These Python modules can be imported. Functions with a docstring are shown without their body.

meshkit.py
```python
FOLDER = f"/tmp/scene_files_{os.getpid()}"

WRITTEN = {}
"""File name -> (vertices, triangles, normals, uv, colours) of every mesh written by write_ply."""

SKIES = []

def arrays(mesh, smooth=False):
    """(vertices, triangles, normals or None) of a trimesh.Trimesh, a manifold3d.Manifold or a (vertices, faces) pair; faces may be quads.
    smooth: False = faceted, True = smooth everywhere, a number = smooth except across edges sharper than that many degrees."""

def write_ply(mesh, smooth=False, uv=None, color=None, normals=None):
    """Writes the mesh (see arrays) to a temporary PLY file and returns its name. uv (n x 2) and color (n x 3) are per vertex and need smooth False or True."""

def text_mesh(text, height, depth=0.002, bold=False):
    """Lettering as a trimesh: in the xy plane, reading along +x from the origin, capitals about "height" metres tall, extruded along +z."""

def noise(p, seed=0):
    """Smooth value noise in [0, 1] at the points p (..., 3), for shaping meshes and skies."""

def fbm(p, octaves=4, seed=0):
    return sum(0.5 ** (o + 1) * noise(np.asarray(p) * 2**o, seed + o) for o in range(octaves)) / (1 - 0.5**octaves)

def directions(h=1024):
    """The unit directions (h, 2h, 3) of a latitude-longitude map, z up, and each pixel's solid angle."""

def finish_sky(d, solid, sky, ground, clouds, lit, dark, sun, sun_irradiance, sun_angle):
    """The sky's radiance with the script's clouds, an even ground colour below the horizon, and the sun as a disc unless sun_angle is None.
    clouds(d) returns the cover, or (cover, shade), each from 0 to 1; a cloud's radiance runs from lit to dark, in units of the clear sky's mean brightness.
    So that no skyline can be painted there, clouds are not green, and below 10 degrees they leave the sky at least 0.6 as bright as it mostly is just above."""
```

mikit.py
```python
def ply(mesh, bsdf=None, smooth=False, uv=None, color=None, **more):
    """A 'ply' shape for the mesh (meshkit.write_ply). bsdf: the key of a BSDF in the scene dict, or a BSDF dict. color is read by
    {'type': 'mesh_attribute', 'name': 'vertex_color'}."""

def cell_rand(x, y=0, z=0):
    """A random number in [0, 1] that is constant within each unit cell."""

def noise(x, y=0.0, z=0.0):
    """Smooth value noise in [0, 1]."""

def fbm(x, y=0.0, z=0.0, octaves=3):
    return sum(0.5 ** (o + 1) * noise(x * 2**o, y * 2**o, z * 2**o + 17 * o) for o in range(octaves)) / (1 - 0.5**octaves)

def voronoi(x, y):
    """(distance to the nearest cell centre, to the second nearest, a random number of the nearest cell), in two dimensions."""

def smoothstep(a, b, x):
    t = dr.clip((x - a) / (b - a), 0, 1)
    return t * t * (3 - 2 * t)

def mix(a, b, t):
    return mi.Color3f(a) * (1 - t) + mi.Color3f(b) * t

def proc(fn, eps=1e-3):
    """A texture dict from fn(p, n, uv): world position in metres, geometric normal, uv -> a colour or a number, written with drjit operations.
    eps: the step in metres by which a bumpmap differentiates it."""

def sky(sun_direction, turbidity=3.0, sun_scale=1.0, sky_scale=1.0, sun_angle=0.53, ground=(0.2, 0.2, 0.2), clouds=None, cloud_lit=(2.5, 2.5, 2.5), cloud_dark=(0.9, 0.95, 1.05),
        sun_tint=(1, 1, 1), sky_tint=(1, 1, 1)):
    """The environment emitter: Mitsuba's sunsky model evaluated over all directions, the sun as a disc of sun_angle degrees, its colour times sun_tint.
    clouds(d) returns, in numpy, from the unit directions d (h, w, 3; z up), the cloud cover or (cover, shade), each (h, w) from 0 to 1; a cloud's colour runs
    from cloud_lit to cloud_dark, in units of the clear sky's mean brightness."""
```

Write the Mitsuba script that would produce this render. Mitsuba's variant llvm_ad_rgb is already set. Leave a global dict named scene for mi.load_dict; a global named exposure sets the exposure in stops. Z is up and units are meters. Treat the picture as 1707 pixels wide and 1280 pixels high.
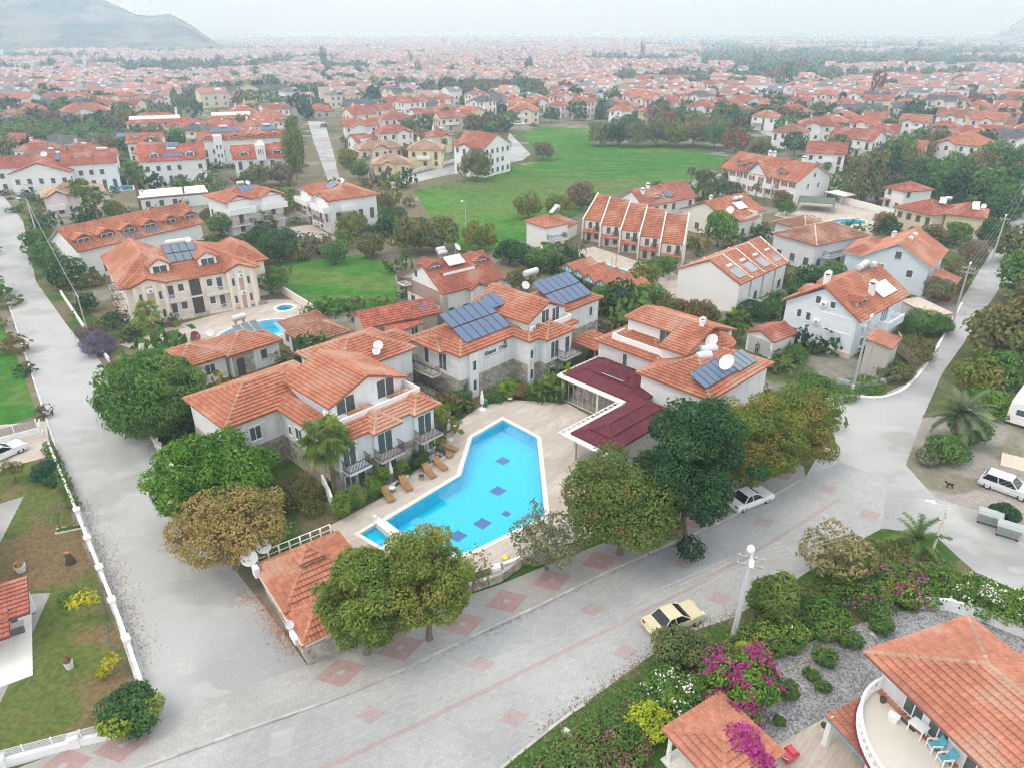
import math, random
import numpy as np, trimesh, shapely
from shapely.geometry import Polygon, LineString, Point
from shapely.prepared import prep
from scipy.spatial import cKDTree
import drjit as dr, mitsuba as mi, mikit, meshkit
from mikit import noise, fbm, voronoi, cell_rand, smoothstep, mix, proc

T = mi.ScalarTransform4f
scene, labels = {'type': 'scene'}, {}
# ---------------------------------------------------------------- camera, sky, air, exposure
PITCH = math.radians(26.585)
CAM = np.array([0, 0, 38.0])
exposure = 2.45
scene['air'] = {'type': 'homogeneous', 'albedo': {'type': 'rgb', 'value': [0.885, 0.955, 1.0]}, 'phase': {'type': 'hg', 'g': 0.6}, 'sigma_t': {'type': 'rgb', 'value': [0.00047, 0.00055, 0.00066]}}
scene['camera'] = {'type': 'perspective', 'fov': 2 * math.degrees(math.atan(853.5 / 1175)), 'fov_axis': 'x', 'near_clip': 0.5, 'far_clip': 60000.0,
                   'to_world': T().look_at(origin=CAM.tolist(), target=[0, math.cos(PITCH), 38 - math.sin(PITCH)], up=[0, 0, 1]),
                   'medium': {'type': 'ref', 'id': 'air'}}
scene['sky'] = mikit.sky([-0.45, -0.25, 0.86], turbidity=4, sun_scale=0.2, sun_angle=20, sky_scale=1.0, ground=(0.3, 0.3, 0.3),
                         clouds=lambda d: (np.ones(d.shape[:2]), np.clip(0.25 + 0.5 * (meshkit.fbm(d * np.array([2.2, 2.2, 5.0]), 4) - 0.5), 0, 1)),
                         cloud_lit=(2.72, 2.86, 3.0), cloud_dark=(2.25, 2.36, 2.5))
scene['haze'] = {'type': 'cube', 'to_world': T().translate([0, 4500, 163.5]) @ T().scale([6500, 5000, 166.5]), 'bsdf': {'type': 'null'}, 'interior': {'type': 'ref', 'id': 'air'}}
labels['haze'] = {'kind': 'stuff', 'label': 'pale blue haze hanging over the whole town', 'category': 'haze'}

# ---------------------------------------------------------------- naming
count = {}
def numbered(name):
    n = count.get(name, 0); count[name] = n + 1
    return name if n == 0 else f'{name}_{n:03d}'
def put(key, d):
    scene[key] = d
    return key
class Thing:
    """one thing of the scene: parts are written in its own frame (u along its length, v across, z up)"""
    def __init__(s, name, label, cat, x=0, y=0, th=0, group=None, z=0):
        s.key = numbered(name)
        s.m = np.eye(4); t = math.radians(th)
        s.m[:2, :2] = [[math.cos(t), -math.sin(t)], [math.sin(t), math.cos(t)]]; s.m[:3, 3] = x, y, z
        labels[s.key] = {'label': label, 'category': cat}
        if group: labels[s.key]['group'] = group
    def part(s, name, d, under=None, label=None, m=None, stuff=False):
        k = numbered((under or s.key) + '__' + name)
        w = s.m if m is None else s.m @ m
        scene[k] = {**d, 'to_world': T(w)}
        e = {}
        if label: e['label'] = label
        if stuff: e['kind'] = 'stuff'
        if e: labels[k] = e
        return k
def single(name, d, label, cat, group=None, m=None, stuff=False):
    k = numbered(name); scene[k] = {**d, **({'to_world': T(m)} if m is not None else {})}
    labels[k] = {'label': label, 'category': cat}
    if group: labels[k]['group'] = group
    if stuff: labels[k]['kind'] = 'stuff'
    return k
def structure(name, d):
    k = numbered(name); scene[k] = d; labels[k] = {'kind': 'structure'}
    return k

# ---------------------------------------------------------------- meshes
def coded(c):
    """a plain colour per vertex, kept in the uv: red and green share u, blue is v"""
    c = np.clip(c, 0, 1); return np.c_[np.round(c[:, 0] * 500) + .05 + .9 * c[:, 1], c[:, 2]]
def f_coded(p, n, uv):
    x = dr.floor(uv.x); return mi.Color3f(x / 500, dr.clip((uv.x - x - .05) / .9, 0, 1), uv.y)
def tri2(v, f):
    a, b = v[f[:, 1]] - v[f[:, 0]], v[f[:, 2]] - v[f[:, 0]]
    return a[:, 0] * b[:, 1] - a[:, 1] * b[:, 0] > 0
class MB:
    """collects faces: v (n,3), f (m,3), colours and uv per vertex"""
    def __init__(s): s.v, s.f, s.c, s.t, s.n = [], [], [], [], 0
    def add(s, v, f, c=None, uv=None):
        v = np.asarray(v, float).reshape(-1, 3); f = np.asarray(f, int)
        if f.ndim == 2 and f.shape[1] == 4: f = np.vstack([f[:, [0, 1, 2]], f[:, [0, 2, 3]]])
        s.v.append(v); s.f.append(f + s.n); s.n += len(v)
        c = (.8, .8, .8) if c is None else c
        s.c.append(np.broadcast_to(np.asarray(c, float), v.shape))
        s.t.append(np.zeros((len(v), 2)) if uv is None else np.asarray(uv, float))
        return s
    def box(s, u0, u1, v0, v1, z0, z1, c=None):
        p = [[x, y, z] for x in (u0, u1) for y in (v0, v1) for z in (z0, z1)]
        q = np.array([[0, 1, 3, 2], [4, 6, 7, 5], [0, 4, 5, 1], [2, 3, 7, 6], [0, 2, 6, 4], [1, 5, 7, 3]])
        return s.flat(np.array(p), q, c)
    def flat(s, p, q, c=None):
        q = np.asarray(q); v = p[q].reshape(-1, 3); k = q.shape[1]
        i = np.arange(len(q))[:, None] * k
        f = np.vstack([i + np.array([[0, j, j + 1]]) for j in range(1, k - 1)])
        return s.add(v, f, c)
    def poly(s, pts, c=None):
        p = np.asarray(pts, float); n = len(p)
        return s.add(p, [[0, j, j + 1] for j in range(1, n - 1)], c)
    def prism(s, pts, z0, z1, c=None, caps=True):
        p = np.asarray(pts, float)
        if Polygon(p).exterior.is_ccw is False: p = p[::-1]
        n = len(p)
        for i in range(n):
            a, b = p[i], p[(i + 1) % n]
            s.add([[*a, z0], [*b, z0], [*b, z1], [*a, z1]], [[0, 1, 2, 3]], c)
        if caps:
            v, f = trimesh.creation.triangulate_polygon(Polygon(p), engine='earcut')
            up = tri2(v, f)
            f = np.where(up[:, None], f, f[:, ::-1])
            s.add(np.c_[v, np.full(len(v), z1)], f, c); s.add(np.c_[v, np.full(len(v), z0)], f[:, ::-1], c)
        return s
    def tube(s, pts, r, c=None, k=6, caps=True):
        p = np.asarray(pts, float); m = len(p); r = np.broadcast_to(r, (m,))
        t = np.gradient(p, axis=0); t /= np.linalg.norm(t, axis=1, keepdims=True) + 1e-12
        a = np.cross(t, np.where(np.abs(t[:, 2:]) < .9, [0, 0, 1.], [1., 0, 0])); a /= np.linalg.norm(a, axis=1, keepdims=True) + 1e-12
        b = np.cross(t, a); g = np.arange(k) * 2 * np.pi / k
        v = p[:, None] + r[:, None, None] * (np.cos(g)[None, :, None] * a[:, None] + np.sin(g)[None, :, None] * b[:, None])
        i, j = np.meshgrid(np.arange(m - 1), np.arange(k), indexing='ij')
        q = np.stack([i * k + j, i * k + (j + 1) % k, (i + 1) * k + (j + 1) % k, (i + 1) * k + j], -1).reshape(-1, 4)
        s.add(v.reshape(-1, 3), q, c)
        if caps:
            s.add(v[0], [[0, j + 1, j] for j in range(1, k - 1)], c); s.add(v[-1], [[0, j, j + 1] for j in range(1, k - 1)], c)
        return s
    def lathe(s, prof, x=0, y=0, z=0, c=None, k=12):
        p = np.asarray(prof, float); g = np.arange(k) * 2 * np.pi / k; m = len(p)
        v = np.stack([x + p[:, :1] * np.cos(g), y + p[:, :1] * np.sin(g), z + np.repeat(p[:, 1:], k, 1)], -1)
        i, j = np.meshgrid(np.arange(m - 1), np.arange(k), indexing='ij')
        q = np.stack([i * k + j, i * k + (j + 1) % k, (i + 1) * k + (j + 1) % k, (i + 1) * k + j], -1).reshape(-1, 4)
        return s.add(v.reshape(-1, 3), q, c)
    def mesh(s, m): return s.add(m.vertices, m.faces)
    def move(s, m):
        m = np.asarray(m, float); s.v = [v @ m[:3, :3].T + m[:3, 3] for v in s.v]
        return s
    def merge(s, o, m=None):
        for v, f, c, t in zip(o.v, o.f, o.c, o.t):
            k = f.min() if len(f) else 0
        n = s.n
        for v in o.v: s.v.append(v if m is None else v @ m[:3, :3].T + m[:3, 3])
        for f in o.f: s.f.append(f + n)
        s.c += o.c; s.t += o.t; s.n += o.n
        return s
    def arrays(s): return np.vstack(s.v), np.vstack(s.f), np.vstack(s.c), np.vstack(s.t)
    def paint(s, bsdf='paint', smooth=False):
        v, f, c, t = s.arrays()
        if smooth is False or smooth is True: return mikit.ply((v, f), bsdf, smooth=smooth, uv=coded(c))
        m = trimesh.Trimesh(v, f, process=False); m.merge_vertices()
        q = trimesh.graph.smooth_shade(m, angle=math.radians(smooth), facet_minarea=None)
        _, i = cKDTree(v).query(np.array(q.vertices)); return mikit.ply((np.array(q.vertices), np.array(q.faces)), bsdf, smooth=True, uv=coded(c[i]))
    def ply(s, bsdf, smooth=False):
        v, f, c, t = s.arrays(); return mikit.ply((v, f), bsdf, smooth=smooth)
    def uv(s, bsdf, smooth=False):
        v, f, c, t = s.arrays(); return mikit.ply((v, f), bsdf, smooth=smooth, uv=t)
def rotz(deg, x=0, y=0, z=0, s=(1, 1, 1)):
    t = math.radians(deg); m = np.eye(4)
    m[:2, :2] = [[math.cos(t), -math.sin(t)], [math.sin(t), math.cos(t)]]
    m[:3, :3] = m[:3, :3] @ np.diag(s) if not np.isscalar(s) else m[:3, :3] * s
    m[:3, 3] = x, y, z
    return m
def sheet(pts, z, bsdf, holes=()):
    """a flat piece of ground at height z"""
    pol = Polygon(pts, holes) if not isinstance(pts, (Polygon,)) else pts
    v, f = trimesh.creation.triangulate_polygon(pol, engine='earcut')
    up = tri2(v, f)
    f = np.where(up[:, None], f, f[:, ::-1])
    return mikit.ply((np.c_[v, np.full(len(v), z)], f), bsdf)
def smoothline(pts, n=6):
    p = np.asarray(pts, float); q = np.vstack([2 * p[0] - p[1], p, 2 * p[-1] - p[-2]]); out = []
    for i in range(1, len(q) - 2):
        for t in np.linspace(0, 1, n, endpoint=False):
            a, b, c, d = q[i - 1], q[i], q[i + 1], q[i + 2]
            out.append(.5 * (2 * b + (c - a) * t + (2 * a - 5 * b + 4 * c - d) * t * t + (3 * b - a - 3 * c + d) * t ** 3))
    return np.array(out + [p[-1]])

# ---------------------------------------------------------------- materials
def two(d): return {'type': 'twosided', 'bsdf': d}
def diffuse(t): return two({'type': 'diffuse', 'reflectance': t})
def rgb(*c): return {'type': 'rgb', 'value': list(c)}
def bumped(b, fn, eps=.01): return two({'type': 'bumpmap', 'arbitrary': proc(fn, eps), 'scale': 1.0, 'bsdf': b})
VC = proc(f_coded)
scene['paint'] = two({'type': 'principled', 'base_color': VC, 'roughness': .55, 'specular': .35})
scene['gloss'] = two({'type': 'principled', 'base_color': VC, 'roughness': .18, 'specular': .6, 'clearcoat': .6})
scene['leaf'] = {'type': 'principledthin', 'base_color': VC, 'roughness': .7, 'diff_trans': .55, 'spec_trans': 0.0, 'eta': 1.3}
scene['steel'] = {'type': 'roughconductor', 'material': 'Al', 'alpha': .22}
scene['glass'] = {'type': 'roughplastic', 'diffuse_reflectance': rgb(.085, .105, .11), 'alpha': .05}
scene['glass'] = two(scene['glass'])
scene['dark_glass'] = two({'type': 'roughplastic', 'diffuse_reflectance': rgb(.012, .015, .018), 'alpha': .05})
scene['clear_glass'] = {'type': 'thindielectric', 'int_ior': 1.5}

def f_ground(p, n, uv):
    a = fbm(p.x * .02, p.y * .02, 3, 4); b = fbm(p.x * .15, p.y * .15, 7, 3); c = fbm(p.x * 1.7, p.y * 1.7, 1, 3)
    far = smoothstep(500, 1400, p.y)
    base = mix((.10, .115, .05), (.17, .15, .10), smoothstep(.42, .6, a))
    base = mix(base, (.24, .225, .20), smoothstep(.55, .68, b) * (1 - far) * .8)
    base = mix(base, mix((.10, .12, .06), (.2, .19, .10), smoothstep(.4, .6, fbm(p.x * .004, p.y * .012, 9, 3))), far * .8)
    return base * (.75 + .5 * c)
scene['ground_earth'] = diffuse(proc(f_ground))
def f_field(p, n, uv):
    a = fbm(p.x * .03, p.y * .03, 2, 4); c = fbm(p.x * .9, p.y * .9, 5, 3); r = fbm(p.x * .1 + p.y * .02, p.y * .35, 11, 3)
    k = mix((.05, .155, .028), (.08, .195, .038), smoothstep(.35, .65, a))
    k = mix(k, (.13, .17, .055), smoothstep(.52, .68, r) * .6)
    k = mix(k, (.15, .16, .07), smoothstep(.55, .75, fbm(p.x * .012 + 4, p.y * .03, 21, 4)) * .5)
    return k * (.7 + .6 * c)
scene['field_grass'] = bumped({'type': 'diffuse', 'reflectance': proc(f_field)}, lambda p, n, uv: .12 * fbm(p.x * 3, p.y * 3, 0, 3), .05)
def f_lawn(p, n, uv):
    a = fbm(p.x * .16, p.y * .16, 2, 4); c = fbm(p.x * 5, p.y * 5, 5, 3); b = fbm(p.x * .5, p.y * .5, 8, 3)
    k = mix((.105, .135, .04), (.175, .125, .07), smoothstep(.40, .6, a * .6 + b * .4))
    return k * (.6 + .75 * c)
scene['lawn_grass'] = bumped({'type': 'diffuse', 'reflectance': proc(f_lawn)}, lambda p, n, uv: .05 * fbm(p.x * 9, p.y * 9, 0, 2), .02)
def f_weeds(p, n, uv):
    a = fbm(p.x * .3, p.y * .3, 2, 4); c = fbm(p.x * 6, p.y * 6, 5, 3)
    return mix((.06, .12, .03), (.16, .14, .08), smoothstep(.42, .62, a)) * (.55 + .8 * c)
scene['weed_ground'] = bumped({'type': 'diffuse', 'reflectance': proc(f_weeds)}, lambda p, n, uv: .1 * fbm(p.x * 6, p.y * 6, 0, 3), .03)
def f_street(p, n, uv):
    a = fbm(p.x * .12, p.y * .12, 2, 4); b = fbm(p.x * .35 + 3, p.y * .9, 8, 4); c = fbm(p.x * 14, p.y * 14, 5, 2)
    k = mix((.31, .314, .318), (.40, .40, .395), smoothstep(.35, .65, a))
    k = mix(k, (.45, .445, .43), smoothstep(.56, .72, b) * .5)
    k = mix(k, (.25, .24, .22), smoothstep(.62, .75, fbm(p.x * .22, p.y * .22, 30, 3)) * .4)
    return k * (.92 + .16 * c)
scene['street_concrete'] = diffuse(proc(f_street))
AX = (math.cos(math.radians(25.5)), math.sin(math.radians(25.5)))
def paver(p, ju, jv, lo, hi):
    u = p.x * AX[0] + p.y * AX[1]; v = -p.x * AX[1] + p.y * AX[0]
    row = dr.floor(v / jv); uu = u / ju + .5 * (row - 2 * dr.floor(row / 2))
    fu = dr.abs(uu - dr.floor(uu) - .5) * 2; fv = dr.abs(v / jv - row - .5) * 2
    joint = dr.maximum(smoothstep(.86, .97, fu), smoothstep(.86, .97, fv))
    r = cell_rand(dr.floor(uu), row, 3)
    a = fbm(p.x * .15, p.y * .15, 2, 4); c = fbm(p.x * 11, p.y * 11, 5, 2)
    k = mix(lo, hi, smoothstep(.3, .7, a)) * (.93 + .1 * r) * (.92 + .16 * c)
    return mix(k, (.19, .185, .18), joint * .26)
scene['road_paver'] = diffuse(proc(lambda p, n, uv: paver(p, .42, .24, (.32, .323, .327), (.40, .40, .397))))
scene['red_paver'] = diffuse(proc(lambda p, n, uv: paver(p, .42, .24, (.31, .205, .195), (.375, .26, .25))))
scene['pale_red_paver'] = diffuse(proc(lambda p, n, uv: paver(p, .42, .24, (.33, .262, .255), (.40, .325, .318))))
scene['walk_paver'] = diffuse(proc(lambda p, n, uv: paver(p, .5, .36, (.30, .29, .28), (.385, .375, .36))))
def f_deck(p, n, uv):
    u = p.x * .695 + p.y * .72; v = -p.x * .72 + p.y * .695
    row = dr.floor(v / .3); r = cell_rand(row, dr.floor(u / 1.2 + cell_rand(row, 3) * 3), 4)
    fv = dr.abs(v / .3 - row - .5) * 2
    a = fbm(u * .25, v * .8, 1, 4); c = fbm(u * 2.2, v * 9, 6, 3)
    k = mix((.42, .365, .315), (.50, .45, .40), smoothstep(.3, .7, a * .7 + r * .3)) * (.9 + .2 * c)
    return mix(k, (.34, .28, .235), smoothstep(.84, .97, fv) * .6)
scene['deck_tiles'] = diffuse(proc(f_deck))
def f_dirt(p, n, uv):
    a = fbm(p.x * .2, p.y * .2, 2, 4); c = fbm(p.x * 4, p.y * 4, 5, 3)
    return mix((.30, .275, .25), (.20, .185, .14), smoothstep(.5, .66, a)) * (.75 + .5 * c)
scene['pale_dirt'] = diffuse(proc(f_dirt))
def f_gravel(p, n, uv):
    d, e, r = voronoi(p.x * 9, p.y * 9)
    return mix((.14, .14, .145), (.38, .38, .39), r) * (.7 + .5 * fbm(p.x * .6, p.y * .6, 1, 3))
scene['gravel_stones'] = bumped({'type': 'diffuse', 'reflectance': proc(f_gravel)}, lambda p, n, uv: -.03 * voronoi(p.x * 9, p.y * 9)[0], .01)
def f_stone(p, n, uv):
    h = dr.select(dr.abs(n.x) > dr.abs(n.y), p.y, p.x) * 1.35; z = p.z
    d, e, r = voronoi(h * 2.1, z * 2.6)
    g = smoothstep(.03, .10, e - d)
    k = mix((.26, .235, .20), (.50, .46, .40), r) * (.75 + .5 * fbm(p.x * 5 + p.y * 3, z * 5, 3, 3))
    return mix((.42, .40, .37), k, g)
scene['stone_wall'] = bumped({'type': 'diffuse', 'reflectance': proc(f_stone)}, lambda p, n, uv: .04 * smoothstep(.02, .16, voronoi(dr.select(dr.abs(n.x) > dr.abs(n.y), p.y, p.x) * 2.835, p.z * 2.6)[1] - voronoi(dr.select(dr.abs(n.x) > dr.abs(n.y), p.y, p.x) * 2.835, p.z * 2.6)[0]), .02)
def f_plaster(p, n, uv):
    s = fbm(p.x * 2.5 + p.y * 2.5, p.z * .5, 4, 3); c = fbm(p.x * .7, p.y * .7, p.z * .7, 3)
    return mix((.74, .745, .75), (.60, .59, .57), smoothstep(.5, .78, s) * .55) * (.92 + .16 * c)
scene['white_plaster'] = diffuse(proc(f_plaster))
# roof tiles: uv in tiles; u also carries the colour of the roof (200 per kind)
TILES = [((.41, .165, .098), (.32, .122, .075)), ((.36, .128, .09), (.28, .10, .072)), ((.32, .16, .105), (.22, .10, .07)), ((.44, .19, .125), (.36, .145, .095)),
         ((.125, .026, .036), (.10, .02, .03)), ((.13, .135, .14), (.09, .095, .10)), ((.40, .27, .19), (.30, .19, .13)), ((.48, .40, .34), (.36, .29, .24)), ((.46, .15, .10), (.30, .085, .06))]
def f_tile(p, n, uv):
    k = dr.floor(uv.x / 200); u = dr.floor(uv.x - 200 * k); v = dr.floor(uv.y)
    r = cell_rand(u, v, k); w = fbm(p.x * .35, p.y * .35, p.z * .35, 4); w2 = fbm(p.x * 2, p.y * 2, p.z * 2, 3)
    a, b = mi.Color3f(0), mi.Color3f(0)
    for i, (x, y) in enumerate(TILES):
        on = dr.abs(k - i) < .5
        a = dr.select(on, mi.Color3f(x), a); b = dr.select(on, mi.Color3f(y), b)
    col = a * (1 - r) + b * r
    col = col * (.62 + .76 * w) * (.84 + .32 * w2)
    return mix(col, mi.Color3f(.36, .28, .22), smoothstep(.54, .72, w) * .45 * dr.select(k > 3.5, mi.Float(0), mi.Float(1)))
scene['roof_tile'] = two({'type': 'principled', 'base_color': proc(f_tile), 'roughness': .75, 'specular': .25})
def f_pool(p, n, uv):
    u = p.x * .695 + p.y * .72; v = -p.x * .72 + p.y * .695
    g = dr.maximum(smoothstep(.8, .95, dr.abs(u * 4 - dr.floor(u * 4) - .5) * 2), smoothstep(.8, .95, dr.abs(v * 4 - dr.floor(v * 4) - .5) * 2))
    return mix((.0, .46, .66), (.0, .52, .70), cell_rand(dr.floor(u * 4), dr.floor(v * 4), 1) * .6 + g * .3)
scene['pool_tile'] = diffuse(proc(f_pool))
scene['water'] = {'type': 'thindielectric', 'int_ior': 1.33}
# ================================================================ roofs
TER, RED, BRN, PNK, MAR, GRY, TAN, PALE, DRD = range(9)
def roof_plane(poly, kind, mode, out, pitch=.27, row=.42):
    """lays tiles on a plane given by its convex outline; mode: tile (curved tiles), course (stepped courses), flat"""
    p = np.asarray(poly, float); n = np.zeros(3)
    for i in range(1, len(p) - 1): n += np.cross(p[i] - p[0], p[i + 1] - p[0])
    n /= np.linalg.norm(n) + 1e-12
    if n[2] < 0: n = -n; p = p[::-1]
    dn = np.array([n[0], n[1], 0]); l = np.linalg.norm(dn)
    dn = np.array([0, -1, 0.]) if l < 1e-6 else dn / l
    s = np.cross([0, 0, 1.], dn); s /= np.linalg.norm(s); t = np.cross(n, s); t = t if t[2] > 0 else -t   # t: up the slope
    o = p[0]; q = np.c_[(p - o) @ s, (p - o) @ t]
    s0, t0 = q.min(0); t1 = q[:, 1].max(); q = q - [s0, t0]; o = o + s * s0 + t * t0; t1 -= t0
    W = lambda a, b, h: o + np.multiply.outer(a, s) + np.multiply.outer(b, t) + np.multiply.outer(h, n)
    def span(y):
        xs = []
        for i in range(len(q)):
            a, b = q[i], q[(i + 1) % len(q)]
            if (a[1] - y) * (b[1] - y) <= 0 and abs(a[1] - b[1]) > 1e-9: xs.append(a[0] + (b[0] - a[0]) * (y - a[1]) / (b[1] - a[1]))
        return (min(xs), max(xs)) if xs else None
    if mode == 'flat' or t1 < .2:
        out.add(W(q[:, 0], q[:, 1], np.zeros(len(q))), [[0, j, j + 1] for j in range(1, len(q) - 1)], uv=np.c_[np.clip(q[:, 0] / pitch, 0, 199) + 200 * kind, q[:, 1] / row])
        return
    rows = max(1, int(round(t1 / row))); h = t1 / rows
    for r in range(rows):
        y0, y1 = r * h, (r + 1) * h
        a, b = span(y0 + 1e-4), span(y1 - 1e-4)
        if not a or not b: continue
        lo, hi = min(a[0], b[0]), max(a[1], b[1])
        if mode == 'course':
            x0 = np.array([a[0], a[1]]); x1 = np.array([b[0], b[1]]); w0 = w1 = np.zeros(2)
        else:
            k = np.arange(math.floor(lo / pitch * 4), math.ceil(hi / pitch * 4) + 1)
            x0, x1 = np.clip(k * pitch / 4, a[0], a[1]), np.clip(k * pitch / 4, b[0], b[1])
            w0 = w1 = np.array([0, .035, .05, .035])[k % 4]
        m = len(x0); y0v, y1v = np.full(m, y0), np.full(m, y1)
        v = np.vstack([W(x0, y0v, w0 * 0 - .01), W(x0, y0v, w0 + .11), W(x1, y1v, w1 + .005)])
        i = np.arange(m - 1)
        f = np.vstack([np.c_[i, i + 1, i + 1 + m, i + m], np.c_[i + m, i + 1 + m, i + 1 + 2 * m, i + 2 * m]])
        u = np.clip(np.r_[x0, x0, x1] / pitch + .02, 0, 199) + 200 * kind
        out.add(v, f, uv=np.c_[u, np.full(3 * m, r + .5)])
def cap_line(a, b, kind, out, r=.13):
    """ridge tiles along an edge"""
    a, b = np.asarray(a, float), np.asarray(b, float); d = b - a; l = np.linalg.norm(d)
    if l < .3: return
    d /= l; s = np.cross(d, [0, 0, 1.]); s /= np.linalg.norm(s) + 1e-9; up = np.cross(s, d)
    k = max(1, int(l / .42)); g = np.array([-1.1, -.5, .5, 1.1]) * 1.25
    for i in range(k):
        q = []
        for e, rr in ((i / k, r * 1.12), ((i + 1) / k + .01, r)):
            c = a + d * l * e
            q += [c + rr * (math.sin(x) * s + math.cos(x) * up * .8) for x in g]
        out.add(q, [[j, j + 1, j + 5, j + 4] for j in range(3)], uv=np.tile([200 * kind + i % 190 + .5, 3.5], (8, 1)))
def roof_block(u0, u1, v0, v1, ze, rise, kind='hip', axis='u'):
    """(planes, ridges, gable outlines) of a roof over a rectangle. kinds: hip, gable, half (hip at u1/v1 only), shed (high at v1/u1), pyramid"""
    if axis == 'v':
        P, R, Gb = roof_block(v0, v1, -u1, -u0, ze, rise, kind, 'u')
        tr = lambda p: [(-y, x, z) for x, y, z in p]
        return [tr(p) for p in P], [tr(p) for p in R], [tr(p) for p in Gb]
    vm, zr, h = (v0 + v1) / 2, ze + rise, (v1 - v0) / 2
    a, b, c, d = (u0, v0, ze), (u1, v0, ze), (u1, v1, ze), (u0, v1, ze)
    if kind == 'shed':
        c, d = (u1, v1, zr), (u0, v1, zr)
        return [[a, b, c, d]], [], [[b, (u1, v1, ze), c], [a, d, (u0, v1, ze)]]
    i0 = h if kind in ('hip', 'pyramid') else 0; i1 = h if kind in ('hip', 'half', 'pyramid') else 0
    if u0 + i0 > u1 - i1: i0, i1 = ((u1 - u0) / 2,) * 2 if i0 else (0, u1 - u0)
    r0, r1 = (u0 + i0, vm, zr), (u1 - i1, vm, zr)
    P, R, Gb = [], [[r0, r1]], []
    P.append([a, b, r1, r0] if r1[0] - r0[0] > .01 else [a, b, r0]); P.append([c, d, r0, r1] if r1[0] - r0[0] > .01 else [c, d, r0])
    if i0: P.append([d, a, r0]); R += [[a, r0], [d, r0]]
    else: Gb.append([d, a, r0])
    if i1: P.append([b, c, r1]); R += [[b, r1], [c, r1]]
    else: Gb.append([b, c, r1])
    return P, R, Gb
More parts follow.
